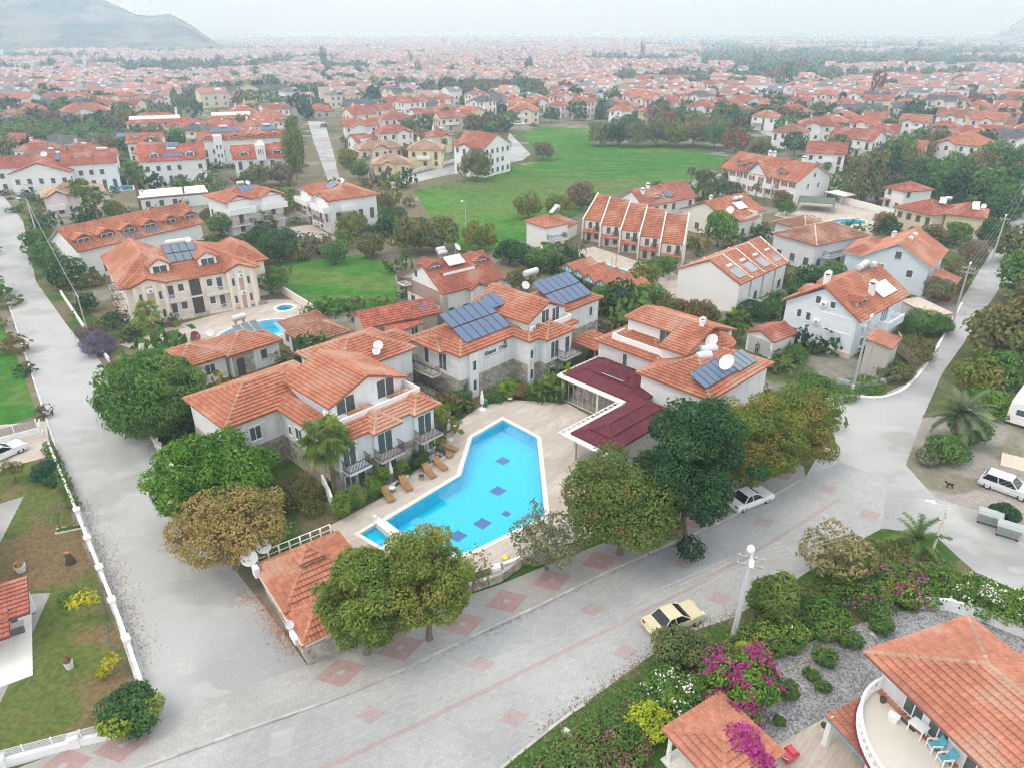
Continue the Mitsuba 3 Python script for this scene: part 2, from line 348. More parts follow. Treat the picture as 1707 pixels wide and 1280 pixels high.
def add_roof(th, blocks, kind, mode='course', fascia=(.36, .14, .09), caps=None, pitch=.27, row=.42, name='roof', thick=.14):
    """blocks: argument tuples of roof_block; makes roof (the slab), its tiles and ridge caps"""
    slab, til, cap = MB(), MB(), MB()
    for bl in blocks:
        P, R, _ = roof_block(*bl) if not isinstance(bl, dict) else (bl['P'], bl.get('R', []), None)
        for p in P:
            p = np.asarray(p, float); q = p - [0, 0, thick]
            slab.poly(p - [0, 0, .012], fascia); slab.poly(q[::-1], (.66, .64, .62))
            for i in range(len(p)):
                j = (i + 1) % len(p); slab.add([q[i], q[j], p[j] - [0, 0, .012], p[i] - [0, 0, .012]], [[0, 1, 2, 3]], fascia)
            roof_plane(p, kind, mode, til, pitch, row)
        for r in R:
            if mode != 'flat': cap_line(r[0], r[1], kind if caps is None else caps, cap, .15 if mode == 'tile' else .13)
    k = th.part(name, slab.paint())
    th.part('tiles', til.uv('roof_tile'), k, stuff=True)
    if cap.v: th.part('ridge_tiles', cap.uv('roof_tile'), k, stuff=True)
    return k
# ================================================================ walls, windows, balconies
FACES = {'u-': (0, -1), 'u+': (0, 1), 'v-': (1, -1), 'v+': (1, 1)}
def face_m(face, a, h, z):
    """frame of a wall opening: x along the wall, y outwards, z up; a: where along the wall, h: the wall's plane"""
    ax, s = FACES[face]; m = np.eye(4)
    if ax == 0: m[:3, 0], m[:3, 1], m[:3, 3] = (0, -s, 0), (s, 0, 0), (h, a, z)
    else: m[:3, 0], m[:3, 1], m[:3, 3] = (s, 0, 0), (0, s, 0), (a, h, z)
    return m
_win = {}
def window_ply(w, h, sash, col, door=False):
    k = (round(w, 2), round(h, 2), sash, col, door)
    if k not in _win:
        t = .07; f = MB()
        if col[0] < .15 and not door: f.box(-w / 2 + t, w / 2 - t, -.04, .03, t, h - t, tuple(c * .6 for c in col))
        f.box(-w / 2, w / 2, -.05, .06, 0, t, col); f.box(-w / 2, w / 2, -.05, .06, h - t, h, col)
        f.box(-w / 2, -w / 2 + t, -.05, .06, t, h - t, col); f.box(w / 2 - t, w / 2, -.05, .06, t, h - t, col)
        for i in range(1, sash):
            x = -w / 2 + w * i / sash; f.box(x - .035, x + .035, -.05, .055, t, h - t, col)
        if not door: f.box(-w / 2 - .06, w / 2 + .06, -.05, .12, -.06, -.001, col)
        p = MB(); p.box(-w / 2 + t, w / 2 - t, -.04, .02, t, h - t, (.05, .06, .065))
        _win[k] = (f.paint(), p.ply('glass'))
    return _win[k]
def window(th, face, a, h, z, w=1.1, hh=1.3, sash=2, col=(.78, .79, .8), door=False, pane=True, shutter=None):
    f, p = window_ply(w, hh, sash, col, door); m = face_m(face, a, h, z)
    k = th.part('door' if door else 'window', f, m=m)
    if pane: th.part('pane', p, k, m=m)
    if shutter:
        for x in (-w / 2 - .28, w / 2 + .28): th.part('shutter', MB().box(x - .22, x + .22, 0, .07, 0, hh, shutter).paint(), k, m=m)
    return k
def wall_box(th, u0, u1, v0, v1, z0, z1, bsdf='white_plaster', col=None, name='wall', gables=()):
    b = MB().box(u0, u1, v0, v1, z0, z1, col)
    for g in gables: b.poly(g, col)
    return th.part(name, b.paint() if col is not None else b.ply(bsdf))
def gable_wall(th, u0, u1, v0, v1, z0, rise, axis='u', bsdf='white_plaster', col=None, drop=.16):
    """the solid under a gable roof, so that the triangles above the walls are closed"""
    b = MB()
    if axis == 'u':
        vm = (v0 + v1) / 2
        q = np.array([[u, v, z] for u in (u0, u1) for v, z in ((v0, z0), (v1, z0), (vm, z0 + rise - drop))])
    else:
        um = (u0 + u1) / 2
        q = np.array([[u, v, z] for v in (v1, v0) for u, z in ((u0, z0), (u1, z0), (um, z0 + rise - drop))])
    b.add(q, [[0, 2, 1], [3, 4, 5], [0, 1, 4], [0, 4, 3], [1, 2, 5], [1, 5, 4], [2, 0, 3], [2, 3, 5]], col)
    return th.part('gable', b.paint() if col is not None else b.ply(bsdf))
def balcony(th, face, a, h, z, w=2.6, d=1.2, rail='iron', col=(.74, .74, .74), railcol=(.05, .045, .045)):
    """a slab on a wall with a railing of posts and bars, or a parapet"""
    m = face_m(face, a, h, z)
    s = MB().box(-w / 2, w / 2, -.05, d, -.22, 0, col)
    k = th.part('balcony', s.paint(), m=m)
    r = MB()
    if rail == 'wall':
        r.box(-w / 2, w / 2, d - .12, d, 0, .9, col); r.box(-w / 2, -w / 2 + .12, 0, d - .12, 0, .9, col); r.box(w / 2 - .12, w / 2, 0, d - .12, 0, .9, col)
        r.box(-w / 2 - .03, w / 2 + .03, d - .15, d + .03, .9, .96, col)
    else:
        for z0, z1 in ((.1, .14), (.92, .98)):
            r.box(-w / 2, w / 2, d - .06, d - .02, z0, z1, railcol); r.box(-w / 2, -w / 2 + .04, 0, d, z0, z1, railcol); r.box(w / 2 - .04, w / 2, 0, d, z0, z1, railcol)
        n = int(w / .16)
        for i in range(n + 1):
            x = -w / 2 + .02 + (w - .04) * i / n; r.box(x - .019, x + .019, d - .06, d - .022, .0, .95, railcol)
        for i in range(1, int(d / .16)):
            for x in (-w / 2 + .02, w / 2 - .02): r.box(x - .019, x + .019, i * .16 - .019, i * .16 + .019, 0, .95, railcol)
    th.part('railing', r.paint(), k, m=m)
    return k
# ================================================================ things on roofs and walls
def slope_m(u, v, z, th, tilt):
    """a frame on a slope: x level, y up the slope (towards th + 90), z off the slope"""
    t, a = math.radians(th), math.radians(tilt); m = np.eye(4)
    x = np.array([math.cos(t), math.sin(t), 0]); d = np.array([-math.sin(t), math.cos(t), 0])
    y = d * math.cos(a) + np.array([0, 0, math.sin(a)])
    m[:3, 0], m[:3, 1], m[:3, 2], m[:3, 3] = x, y, np.cross(x, y), (u, v, z)
    return m
def panel_ply(w, l, col=(.065, .11, .20), frame=(.045, .05, .06)):
    b = MB().box(0, w, 0, l, 0, .07, frame); b.box(.05, w - .05, .05, l - .05, .06, .075, col)
    return b.paint('gloss')
def solar_array(th, u, v, z, rot, tilt, rows, cols, w=.98, l=1.95, col=(.065, .11, .20), legs=0.0, frame=(.04, .042, .05)):
    """panels in rows up the slope; each panel a sub-part of the array's rack"""
    m = slope_m(u, v, z, rot, tilt); fr = MB(); pl = panel_ply(w, l, col, frame)
    for r in range(rows): fr.box(-.02, cols * (w + .06), r * (l + .14) + l * .25, r * (l + .14) + l * .25 + .06, -.06, -.003, (.12, .12, .13)); fr.box(-.02, cols * (w + .06), r * (l + .14) + l * .75, r * (l + .14) + l * .75 + .06, -.06, -.003, (.12, .12, .13))
    k = th.part('solar_array', fr.paint(), m=m)
    if legs:
        lg = MB()
        for i in range(0, cols + 1, 2):
            for y in (l * .25, rows * (l + .14) - .4):
                p = (m @ [i * (w + .06), y, -.03, 1])[:3]; lg.box(p[0] - .03, p[0] + .03, p[1] - .03, p[1] + .03, p[2] - legs, p[2] - .02, (.25, .25, .26))
        th.part('stand', lg.paint(), k)
    for r in range(rows):
        for c in range(cols): th.part('panel', pl, k, m=m @ np.array([[1, 0, 0, c * (w + .06)], [0, 1, 0, r * (l + .14)], [0, 0, 1, 0], [0, 0, 0, 1.]]))
    return k
_tank = {}
def tank(th, u, v, z, rot, l=1.5, r=.33, n=1, lying=True):
    key = (l, r, lying)
    if key not in _tank:
        b = MB(); prof = [(0, -l / 2), (r * .8, -l / 2 + .02), (r, -l / 2 + .12), (r, l / 2 - .12), (r * .8, l / 2 - .02), (0, l / 2)]
        b.lathe(prof, c=(.50, .51, .52), k=14)
        if lying: b.move(np.array([[0, 0, 1, 0], [0, 1, 0, 0], [-1, 0, 0, 0], [0, 0, 0, 1.]]))
        for x in (-l * .3, l * .3): b.box(x - .04, x + .04, -r * .7, r * .7, -r - .45, -r * .5, (.3, .3, .3)) if lying else b.box(x - .04, x + .04, -.05, .05, -l / 2 - .4, -l / 2, (.3, .3, .3))
        _tank[key] = b.paint('gloss')
    return th.part('water_tank', _tank[key], m=rotz(rot, u, v, z))
_dish = {}
def dish_ply(r, col):
    if (r, col) not in _dish:
        b = MB(); pr = [(0.001, 0), (r * .35, r * .035), (r * .7, r * .14), (r, r * .29)]
        b.lathe(pr + [(r * 1.01, r * .31), (r, r * .33), (r * .7, r * .17), (r * .35, r * .065), (.001, .03)], c=col, k=24)
        t = math.radians(52); R = np.eye(4); R[1:3, 1:3] = [[math.cos(t), -math.sin(t)], [math.sin(t), math.cos(t)]]
        b.tube([(0, -r * .9, r * .25), (0, -r * .2, r * .95)], .02, (.5, .5, .5), 5); b.box(-.06, .06, -r * .28, -r * .1, r * .88, r * 1.0, (.6, .6, .6))
        b.move(R); b.tube([(0, .02, -.02), (0, r * .35, -r * .3), (0, r * .35, -r * 1.0 - .3)], .035, (.45, .45, .45), 6)
        _dish[(r, col)] = b.paint()
    return _dish[(r, col)]
def dish(th, u, v, z, rot, r=.5, col=(.62, .62, .62), label=None):
    return th.part('satellite_dish', dish_ply(r, col), m=rotz(rot, u, v, z), label=label)
_ac = []
def aircon(th, face, a, h, z):
    if not _ac:
        b = MB().box(-.42, .42, .04, .36, 0, .6, (.76, .76, .75)); b.lathe([(.22, 0), (.22, .012), (.001, .012)], c=(.28, .28, .28), k=12)
        n = len(b.v) - 1; v = b.v[n]; b.v[n] = np.c_[v[:, 0] - .1, v[:, 2] + .36, v[:, 1] + .3]; b.f[n] = b.f[n][:, ::-1]
        b.box(-.3, -.25, -.02, .3, -.06, -.002, (.3, .3, .3)); b.box(.25, .3, -.02, .3, -.06, -.002, (.3, .3, .3))
        _ac.append(b.paint())
    return th.part('air_conditioner', _ac[0], m=face_m(face, a, h, z))
def chimney(th, u, v, z, w=.6, h=1.2, col=(.74, .74, .74)):
    b = MB().box(u - w / 2, u + w / 2, v - w / 2, v + w / 2, z - .8, z + h * .7, col)
    b.prism([(u - w / 2 - .08, v - w / 2 - .08), (u + w / 2 + .08, v - w / 2 - .08), (u + w / 2 + .08, v + w / 2 + .08), (u - w / 2 - .08, v + w / 2 + .08)], z + h * .7, z + h * .7 + .07, col)
    b.box(u - w * .3, u + w * .3, v - w * .3, v + w * .3, z + h * .7 + .07, z + h * .7 + .3, (.07, .07, .07))
    b.poly([(u - w * .6, v - w * .6, z + h * .98), (u + w * .6, v - w * .6, z + h * .98), (u, v, z + h * 1.25)], col); b.poly([(u + w * .6, v + w * .6, z + h * .98), (u - w * .6, v + w * .6, z + h * .98), (u, v, z + h * 1.25)], col)
    b.poly([(u + w * .6, v - w * .6, z + h * .98), (u + w * .6, v + w * .6, z + h * .98), (u, v, z + h * 1.25)], col); b.poly([(u - w * .6, v + w * .6, z + h * .98), (u - w * .6, v - w * .6, z + h * .98), (u, v, z + h * 1.25)], col)
    return th.part('chimney', b.paint())
def dormer(th, face, a, h, z, w, depth, hw, rise, kind, wallcol=(.74, .74, .74), mode='course', sash=2, over=.3, pane=True):
    """a gabled dormer that looks out of a roof: cheeks, front wall, little roof, window"""
    m = face_m(face, a, h, z); mi_ = m
    sub = Thing.__new__(Thing); sub.key, sub.m = th.key, th.m @ mi_
    b = MB().box(-w / 2, w / 2, -depth, 0, -.6, hw, wallcol)
    b.add([(-w / 2, 0, hw), (w / 2, 0, hw), (0, 0, hw + rise * w / (w + 2 * over))], [[0, 2, 1]], wallcol)
    k = sub.part('dormer', b.paint())
    P, R, _ = roof_block(-w / 2 - over, w / 2 + over, -depth, over, hw - rise * 2 * over / (w + 2 * over) * .9, rise, 'gable', 'v')
    slab, til = MB(), MB()
    for p in P:
        p = np.asarray(p, float); q = p - [0, 0, .1]
        slab.poly(p - [0, 0, .012], (.36, .13, .09)); slab.poly(q[::-1], (.5, .42, .36))
        for i in range(len(p)): j = (i + 1) % len(p); slab.add([q[i], q[j], p[j] - [0, 0, .012], p[i] - [0, 0, .012]], [[0, 1, 2, 3]], (.4, .2, .14))
        roof_plane(p, kind, mode, til)
    til.merge(MB()); sub.part('dormer_roof', slab.paint(), k); sub.part('tiles', til.uv('roof_tile'), k, stuff=True)
    f, p = window_ply(w * .78, hw * .86, sash, (.78, .79, .8), True)
    mm = np.eye(4); mm[2, 3] = hw * .04
    sub.part('window', f, k, m=mm)
    if pane: sub.part('pane', p, k, m=mm)
    return k
# ================================================================ plants
def leaves(rng, c, nrm, size, col, aspect=1.6, droop=0.):
    """one bent two-triangle leaf per row of c (centres) and nrm (rough facing)"""
    n = len(c)
    nrm = nrm + rng.normal(0, .55, (n, 3)); nrm /= np.linalg.norm(nrm, axis=1, keepdims=True)
    a = np.cross(nrm, rng.normal(0, 1, (n, 3))); a[:, 2] -= droop; a -= nrm * (a * nrm).sum(1, keepdims=True); a /= np.linalg.norm(a, axis=1, keepdims=True) + 1e-9
    b = np.cross(nrm, a); s = (size * rng.uniform(.7, 1.35, n))[:, None]
    v = np.stack([c - a * s * aspect / 2, c + b * s * .5 + nrm * s * .12, c + a * s * aspect / 2, c - b * s * .5 + nrm * s * .12], 1).reshape(-1, 3)
    i = np.arange(n)[:, None] * 4
    return v, np.vstack([i + np.array([[0, 1, 2]]), i + np.array([[0, 2, 3]])]), np.repeat(col, 4, 0)
def palette(rng, cols, n, clump=None, jitter=.16):
    cols = np.asarray(cols, float)
    k = rng.integers(0, len(cols), n) if clump is None else clump
    t = rng.random((n, 1)); c = cols[k % len(cols)] * (1 - .35 * t) + cols[rng.integers(0, len(cols), n)] * .35 * t
    return np.clip(1.6 * c * (1 + rng.normal(0, jitter, (n, 1))), .005, .85)
def crown(seed, R, H, n, leaf, cols, blobs=46, base=0., lump=.33, flat=.0, aspect=1.6, droop=0., squash=.75, hole=.12, skirt=.35):
    """foliage of a crown: leaves on the outsides of many small clumps that are spread over an uneven ellipsoid of radius R and height H above base"""
    rng = np.random.default_rng(seed)
    d = rng.normal(0, 1, (blobs * 3, 3)); d /= np.linalg.norm(d, axis=1, keepdims=True); d = d[d[:, 2] > -skirt - .25][:blobs]
    amp = .52 + .78 * meshkit.fbm(d * 1.5 + seed * 3.1, 3)
    q = d * amp[:, None] * np.array([R, R, H / 2]) * (1 - lump * .55) + [0, 0, base + H / 2]
    fill = rng.normal(0, .33, (blobs // 3, 3)) * [R, R, H / 2] + [0, 0, base + H / 2]
    q = np.vstack([q, fill]); r = lump * R * rng.uniform(.65, 1.2, len(q)); tone = rng.integers(0, len(cols), len(q))
    area = r ** 2; k = rng.choice(len(q), int(n * 1.6), p=area / area.sum())
    e = rng.normal(0, 1, (len(k), 3)); e /= np.linalg.norm(e, axis=1, keepdims=True)
    rad = np.where(rng.random(len(k)) < .17, 1 + np.abs(rng.normal(0, .14, len(k))), 1 - np.abs(rng.normal(0, .17, len(k))))
    c = q[k] + e * (r[k] * rad)[:, None] * [1, 1, squash]
    inside = np.zeros(len(c), bool)
    for j in range(len(q)):
        w = (c - q[j]) / (r[j] * np.array([1, 1, squash])); inside |= ((w ** 2).sum(1) < .55) & (k != j)
    keep = ~inside & (meshkit.noise(c * 1.3 / max(.4, lump * R) + seed) > hole); c, e, k = c[keep][:n], e[keep][:n], k[keep][:n]
    return leaves(rng, c, e + [0, 0, .5], leaf, palette(rng, cols, len(c), tone[k]), aspect, droop)
def trunk_mb(seed, h, r, spread, limbs=5, col=(.16, .13, .10), bend=.25, forks=True):
    rng = np.random.default_rng(seed); b = MB(); z = np.linspace(0, h, 6); off = np.cumsum(rng.normal(0, bend * .2, (6, 2)), 0); off -= off[0]
    b.tube(np.c_[off, z], r * np.array([1.5, 1.05, .95, .88, .8, .7]), col, 9)
    for i in range(limbs):
        g = 2 * math.pi * (i + rng.random() * .6) / limbs; z0 = h * rng.uniform(.72, 1.0); p0 = np.array([*off[-1], z0])
        tip = p0 + [math.cos(g) * spread, math.sin(g) * spread, spread * rng.uniform(.5, 1.1)]; mid = (p0 + tip) / 2 + [0, 0, .2 * spread]
        pts = smoothline([p0, mid, tip], 4); b.tube(pts, np.linspace(r * .55, r * .12, len(pts)), col, 6)
        if forks:
            for s in (-1, 1):
                t2 = mid + [math.cos(g + s * .9) * spread * .6, math.sin(g + s * .9) * spread * .6, spread * .5]
                b.tube([mid, (mid + t2) / 2 + [0, 0, .1], t2], [r * .3, r * .2, r * .06], col, 5)
    return b
def leafmb(parts):
    b = MB()
    for v, f, c in parts: b.add(v, f, c)
    return b
_leafcache = {}
def tree(name, label, x, y, seed, R, H, base, n, leaf, cols, cat='tree', group=None, trunk=(.16, .13, .10), tr=None, s=1., rot=0, cache=None, **kw):
    th = Thing(name, label, cat, x, y, rot, group)
    th.m = th.m @ np.diag([s, s, s, 1])
    if cache is None and n > 8000: n, leaf = int(n * 1.45), leaf * .8
    if cache is None or cache not in _leafcache:
        tm = trunk_mb(seed, base + H * .22, tr or max(.12, R * .045), R * .55, col=trunk).paint()
        cm = leafmb([crown(seed, R, H, n, leaf, cols, base=base, **kw)]).paint('leaf')
        if cache is not None: _leafcache[cache] = (tm, cm)
    else: tm, cm = _leafcache[cache]
    th.part('trunk', tm); th.part('crown', cm)
    return th
def shrub_mb(seed, R, H, n, leaf, cols, **kw):
    return leafmb([crown(seed, R, H, n, leaf, cols, **{**dict(blobs=18, lump=.42, base=-.05 * H, skirt=.1, hole=.08), **kw})])
_shrubs = {}
def shrub(name, label, x, y, seed, R, H, n, leaf, cols, cat='shrub', group=None, rot=0, s=1, cache=None, **kw):
    k = cache or (name, seed, R, H)
    if k not in _shrubs: _shrubs[k] = shrub_mb(seed, R, H, n, leaf, cols, **kw).paint('leaf')
    m = rotz(rot, x, y, 0, s)
    return single(name, _shrubs[k], label, cat, group, m)
def fan_frond(b, p, az, el, L, cols, rng, n=22):
    """a fan palm leaf: a long stalk and a pleated fan of narrow blades"""
    a = np.array([math.cos(az) * math.cos(el), math.sin(az) * math.cos(el), math.sin(el)]); q = p + a * L * .58 - [0, 0, .10 * L]
    b.tube([p, (p + q) / 2 + [0, 0, .05 * L], q], [.035, .026, .018], (.26, .28, .10), 4, False)
    d0 = q - (p + q) / 2 - [0, 0, .05 * L]; d0 /= np.linalg.norm(d0); s = np.cross(d0, [0, 0, 1]); s /= np.linalg.norm(s) + 1e-9; up = np.cross(s, d0); c = np.asarray(cols[rng.integers(len(cols))]) * rng.uniform(1.5, 2.6)
    for i in range(n):
        g = -2.0 + 4.0 * i / (n - 1); d = d0 * math.cos(g) + s * math.sin(g) + up * .12 * math.cos(3 * g); e = L * .5 * (1 - .15 * abs(g)) * rng.uniform(.85, 1.1); w = .032 * L
        m = q + d * e * .55; t = q + d * e - [0, 0, e * (.16 + .3 * rng.random())]; o = s * math.cos(g) * w - d0 * math.sin(g) * w
        b.add([q, m + o, t, m - o], [[0, 1, 2], [0, 2, 3]], c * rng.uniform(.8, 1.2))
def feather_frond(b, p, az, el, L, cols, rng, n=26):
    """a date palm leaf: an arching rib with two rows of leaflets"""
    t = np.linspace(0, 1, 9); h = np.array([math.cos(az), math.sin(az), 0]); ang = el - t * (1.1 + .3 * rng.random())
    pts = p + np.cumsum(np.vstack([np.zeros(3), (h[None] * np.cos(ang[:-1, None]) + np.array([[0, 0, 1]]) * np.sin(ang[:-1, None])) * L / 8]), 0)
    b.tube(pts, np.linspace(.03, .008, 9), (.22, .24, .1), 4, False); s = np.cross(h, [0, 0, 1]); c = np.asarray(cols[rng.integers(len(cols))]) * rng.uniform(1.4, 2.1)
    for i in range(n):
        u = .12 + .86 * i / n; j = min(7, int(u * 8)); q = pts[j] + (pts[j + 1] - pts[j]) * (u * 8 - j); d = (pts[j + 1] - pts[j]) * 8 / L
        for sg in (-1, 1):
            l = L * .24 * (1 - .7 * u) + .06 * L; e = s * sg * .8 + d * .55 + np.array([0, 0, .18 - .35 * rng.random()]); tip = q + e * l; w = d * .02 * L
            b.add([q - w, tip, q + w], [[0, 1, 2]], c)
_palms = {}
def palm(name, label, x, y, seed, h, L, kind='fan', fronds=34, cols=((.07, .12, .03), (.10, .15, .04), (.05, .09, .03)), r=.22, group=None, s=1., rot=0, cache=None, dead=0, leaflets=22):
    th = Thing(name, label, 'palm tree', x, y, rot, group); th.m = th.m @ np.diag([s, s, s, 1])
    if cache is None or cache not in _palms:
        rng = np.random.default_rng(seed); b, c = MB(), MB(); z = np.linspace(0, h, 14)
        b.tube(np.c_[.15 * np.sin(z * .5), .1 * np.sin(z * .4 + 1) - .084, z], r * (1 + .06 * np.sin(z * 9)) * np.linspace(1.25, .85, 14), (.17, .125, .085), 9)
        top = np.array([.15 * math.sin(h * .5), .1 * math.sin(h * .4 + 1) - .084, h])
        for i in range(26):
            g = i * 2.4; q = top + [math.cos(g) * r, math.sin(g) * r, -.1 - .05 * i]; b.tube([q, q + [math.cos(g) * .22, math.sin(g) * .22, .28]], [.06, .03], (.2, .14, .08), 4)
        for i in range(fronds):
            el = 1.3 - (2.1 if kind == 'fan' else 1.9) * (i / fronds) ** .9; az = i * 2.39996 + rng.normal(0, .2)
            (fan_frond if kind == 'fan' else feather_frond)(c, top + [0, 0, .1], az, el + (.35 if kind != 'fan' else 0), L * rng.uniform(.85, 1.1), cols, rng, leaflets)
        for i in range(dead): fan_frond(c, top - [0, 0, .3], i * 2.4 + 1, -1.0, L * .8, ((.24, .15, .07), (.18, .11, .06)), rng, 12)
        d = (b.paint(), c.paint('leaf'))
        if cache is not None: _palms[cache] = d
    else: d = _palms[cache]
    th.part('trunk', d[0]); th.part('crown', d[1])
    return th
# ================================================================ the setting
POOL = [(-1.02, 67.14),(-4.17, 63.33),(-4.90, 56.33),(-10.96, 49.40),(-7.31, 45.68),(-4.55, 44.86),(-3.12, 45.53),(2.87, 50.08),(2.60, 63.33)]
KID = [(-12.85, 47.61),(-11.58, 49.07),(-9.72, 46.98),(-10.75, 45.90)]
def oval(c, a, b, rot=0, n=28): return [(c[0] + a * math.cos(t) * math.cos(rot) - b * math.sin(t) * math.sin(rot), c[1] + a * math.cos(t) * math.sin(rot) + b * math.sin(t) * math.cos(rot)) for t in np.linspace(0, 2 * math.pi, n, endpoint=False)]
APT = oval((-36.09, 92.42), 5.6, 3.6, .75); TUB = oval((-34.81, 101.83), 1.25, 1.25)
LONG = [(12.86, 126.00),(14.74, 127.14),(21.30, 119.18),(19.19, 116.17)]; BLUE = oval((74.40, 156.00), 4.6, 2.6, .3); SMALL = oval((-42.68, 142.35), 2.6, 1.7, .2); STRIP = [(-109.32, 194.90),(-104.17, 197.39),(-101.26, 191.67),(-106.15, 189.31)]
PITS = shapely.union_all([Polygon(p).buffer(.02, join_style=2) for p in (POOL, KID, APT, TUB, LONG, BLUE, SMALL, STRIP)])
def grow(p, d): return list(Polygon(p).buffer(d, join_style=2).exterior.coords)[:-1]
def ground(name, pts, z, bsdf):
    p = Polygon(pts).buffer(0).difference(PITS); g = max(getattr(p, 'geoms', [p]), key=lambda x: x.area)
    return structure(name, sheet(g, z, bsdf))
ground('ground', [(-6400, -150), (6400, -150), (6400, 9400), (-6400, 9400)], 0, 'ground_earth')
structure('field', sheet([(-26.12, 190.88),(-15.89, 204.31),(-4.23, 217.56),(10.13, 239.46),(4.05, 303.71),(11.02, 329.93),(38.19, 323.51),(29.72, 277.96),(55.61, 265.84),(73.15, 246.85),(52.52, 206.11),(29.79, 190.88),(14.69, 162.25),(5.76, 143.76),(-8.26, 128.69),(-13.86, 141.42)], .02, 'field_grass'))
structure('meadow', sheet([(-43.64, 124.88),(-28.88, 130.67),(-21.74, 124.88),(-17.88, 105.61),(-23.02, 100.28),(-30.28, 100.28),(-37.08, 111.43)], .02, 'field_grass'))
structure('lawn', sheet([(-56.26, 61.90),(-47.62, 59.84),(-44.58, 58.21),(-38.00, 49.24),(-32.45, 42.47),(-27.28, 35.83),(-24.27, 32.30),(-24.24, 28.99),(-29.97, 27.13),(-33.41, 26.08)], .02, 'lawn_grass'))
structure('front_garden', sheet([(-147.05, 132.70),(-109.44, 128.69),(-78.04, 100.28),(-63.86, 82.87),(-52.72, 68.49),(-54.70, 65.19),(-60.13, 62.13)], .02, 'field_grass'))
structure('verge', sheet([(-178.66, 256.02),(-125.87, 181.82),(-80.66, 114.55),(-64.74, 95.39),(-55.56, 84.76),(-52.80, 84.76),(-52.38, 88.77),(-68.34, 104.23),(-92.62, 141.42),(-121.29, 181.82)], .016, 'weed_ground'))
structure('street', sheet([(-23.74, 31.83),(-28.11, 37.49),(-34.15, 45.68),(-39.95, 52.75),(-47.50, 62.73),(-57.34, 75.94),(-68.88, 90.89),(-88.89, 117.83),(-139.63, 181.82),(-248.76, 313.31),(-249.64, 321.42),(-134.32, 187.77),(-120.88, 171.54),(-89.89, 132.70),(-68.05, 102.89),(-53.39, 82.87),(-43.90, 71.33),(-35.52, 60.97),(-27.88, 50.95),(-21.22, 42.47),(-17.31, 38.07),(-13.74, 33.85),(-12.47, 33.26),(-16.12, 29.83),(-21.94, 27.98),(-23.26, 29.62)], .012, 'street_concrete'))
KERB = np.array([(-31.03, 21.21),(-27.69, 23.60),(-21.33, 26.45),(-15.95, 28.99),(-10.86, 31.33),(-7.68, 33.16),(-4.28, 35.35),(-0.45, 37.72),(3.40, 40.13),(6.90, 42.47),(11.04, 45.01),(16.76, 48.41),(23.35, 52.75),(27.90, 56.03)])
VERGE = [(-4.84, 22.40),(-1.15, 26.08),(1.68, 28.58),(5.02, 31.15),(8.29, 33.75),(11.99, 36.54),(15.92, 38.07),(21.43, 41.74),(26.75, 45.31),(31.64, 48.41)]
structure('road', sheet(list(map(tuple, KERB)) + [(32.34, 58.74), (35.59, 55.62)] + VERGE[::-1] + [(-12.78, 18.01)], .008, 'road_paver'))
structure('junction', sheet([(27.90, 56.03),(33.00, 63.33),(37.50, 72.81),(39.15, 73.42),(43.23, 73.12),(47.44, 75.94),(53.62, 82.87),(59.93, 90.89),(70.02, 104.23),(86.13, 124.88),(111.11, 156.55),(132.85, 185.49),(216.40, 294.64),(217.45, 286.07),(128.57, 171.54),(95.16, 128.69),(74.71, 104.23),(61.06, 87.74),(53.75, 79.28),(46.79, 69.89),(41.29, 62.13),(38.58, 58.21),(38.59, 52.75),(42.41, 50.08),(45.42, 46.82),(41.98, 39.26),(38.71, 40.57),(36.43, 42.95),(36.07, 44.72),(35.70, 47.37),(31.64, 48.41),(35.59, 55.62),(32.34, 58.74)], .012, 'street_concrete'))
structure('yard', sheet([(42.39, 67.14),(49.72, 68.49),(55.05, 68.49),(62.07, 67.14),(49.93, 46.82),(42.93, 48.41),(38.49, 52.56),(37.92, 56.64)], .006, 'pale_dirt'))
WALK = [(-21.15, 30.04),(-17.55, 31.83),(-13.72, 33.75),(-11.74, 35.40),(-9.11, 37.04),(-5.85, 38.54),(-2.88, 40.51),(-0.99, 41.41),(2.21, 43.30),(7.27, 46.21),(12.84, 49.40),(21.39, 55.62),(27.40, 59.84),(28.40, 57.68)]
structure('pavement', MB().prism(WALK + list(map(tuple, KERB[::-1][:9])) + [(-13.87, 29.79),(-15.95, 28.99),(-21.33, 26.45),(-27.69, 23.60),(-29.43, 22.40),(-32.37, 24.67),(-28.72, 26.26),(-24.10, 28.70),(-21.80, 29.41)], -.05, .11).ply('walk_paver'))
structure('back_road', sheet([(-95.82, 350.73),(-87.94, 350.73),(-62.27, 256.02),(-48.12, 201.66),(-51.31, 201.66),(-74.47, 277.96)], .012, 'street_concrete'))
structure('lane', sheet([(-35.44, 199.08),(-27.41, 215.57),(-16.13, 234.76),(-2.78, 252.01),(-0.11, 270.27),(-1.79, 294.64),(-0.87, 309.40),(1.97, 286.07),(6.50, 252.01),(3.25, 239.46),(-9.88, 223.73),(-23.06, 207.94),(-32.75, 192.47)], .026, 'street_concrete'))
structure('lane', sheet([(106.49, 323.51),(111.61, 309.40),(112.49, 291.16),(107.27, 284.42),(102.90, 305.59)], .012, 'street_concrete'))
ground('hotel_yard', [(-36.75, 75.94),(-32.08, 90.89),(-13.37, 95.39),(12.25, 90.89),(23.08, 68.49),(25.83, 58.74),(7.27, 46.21),(-0.99, 41.41),(-9.11, 37.04),(-12.37, 36.37),(-20.86, 44.21),(-31.87, 56.64)], .003, 'weed_ground')
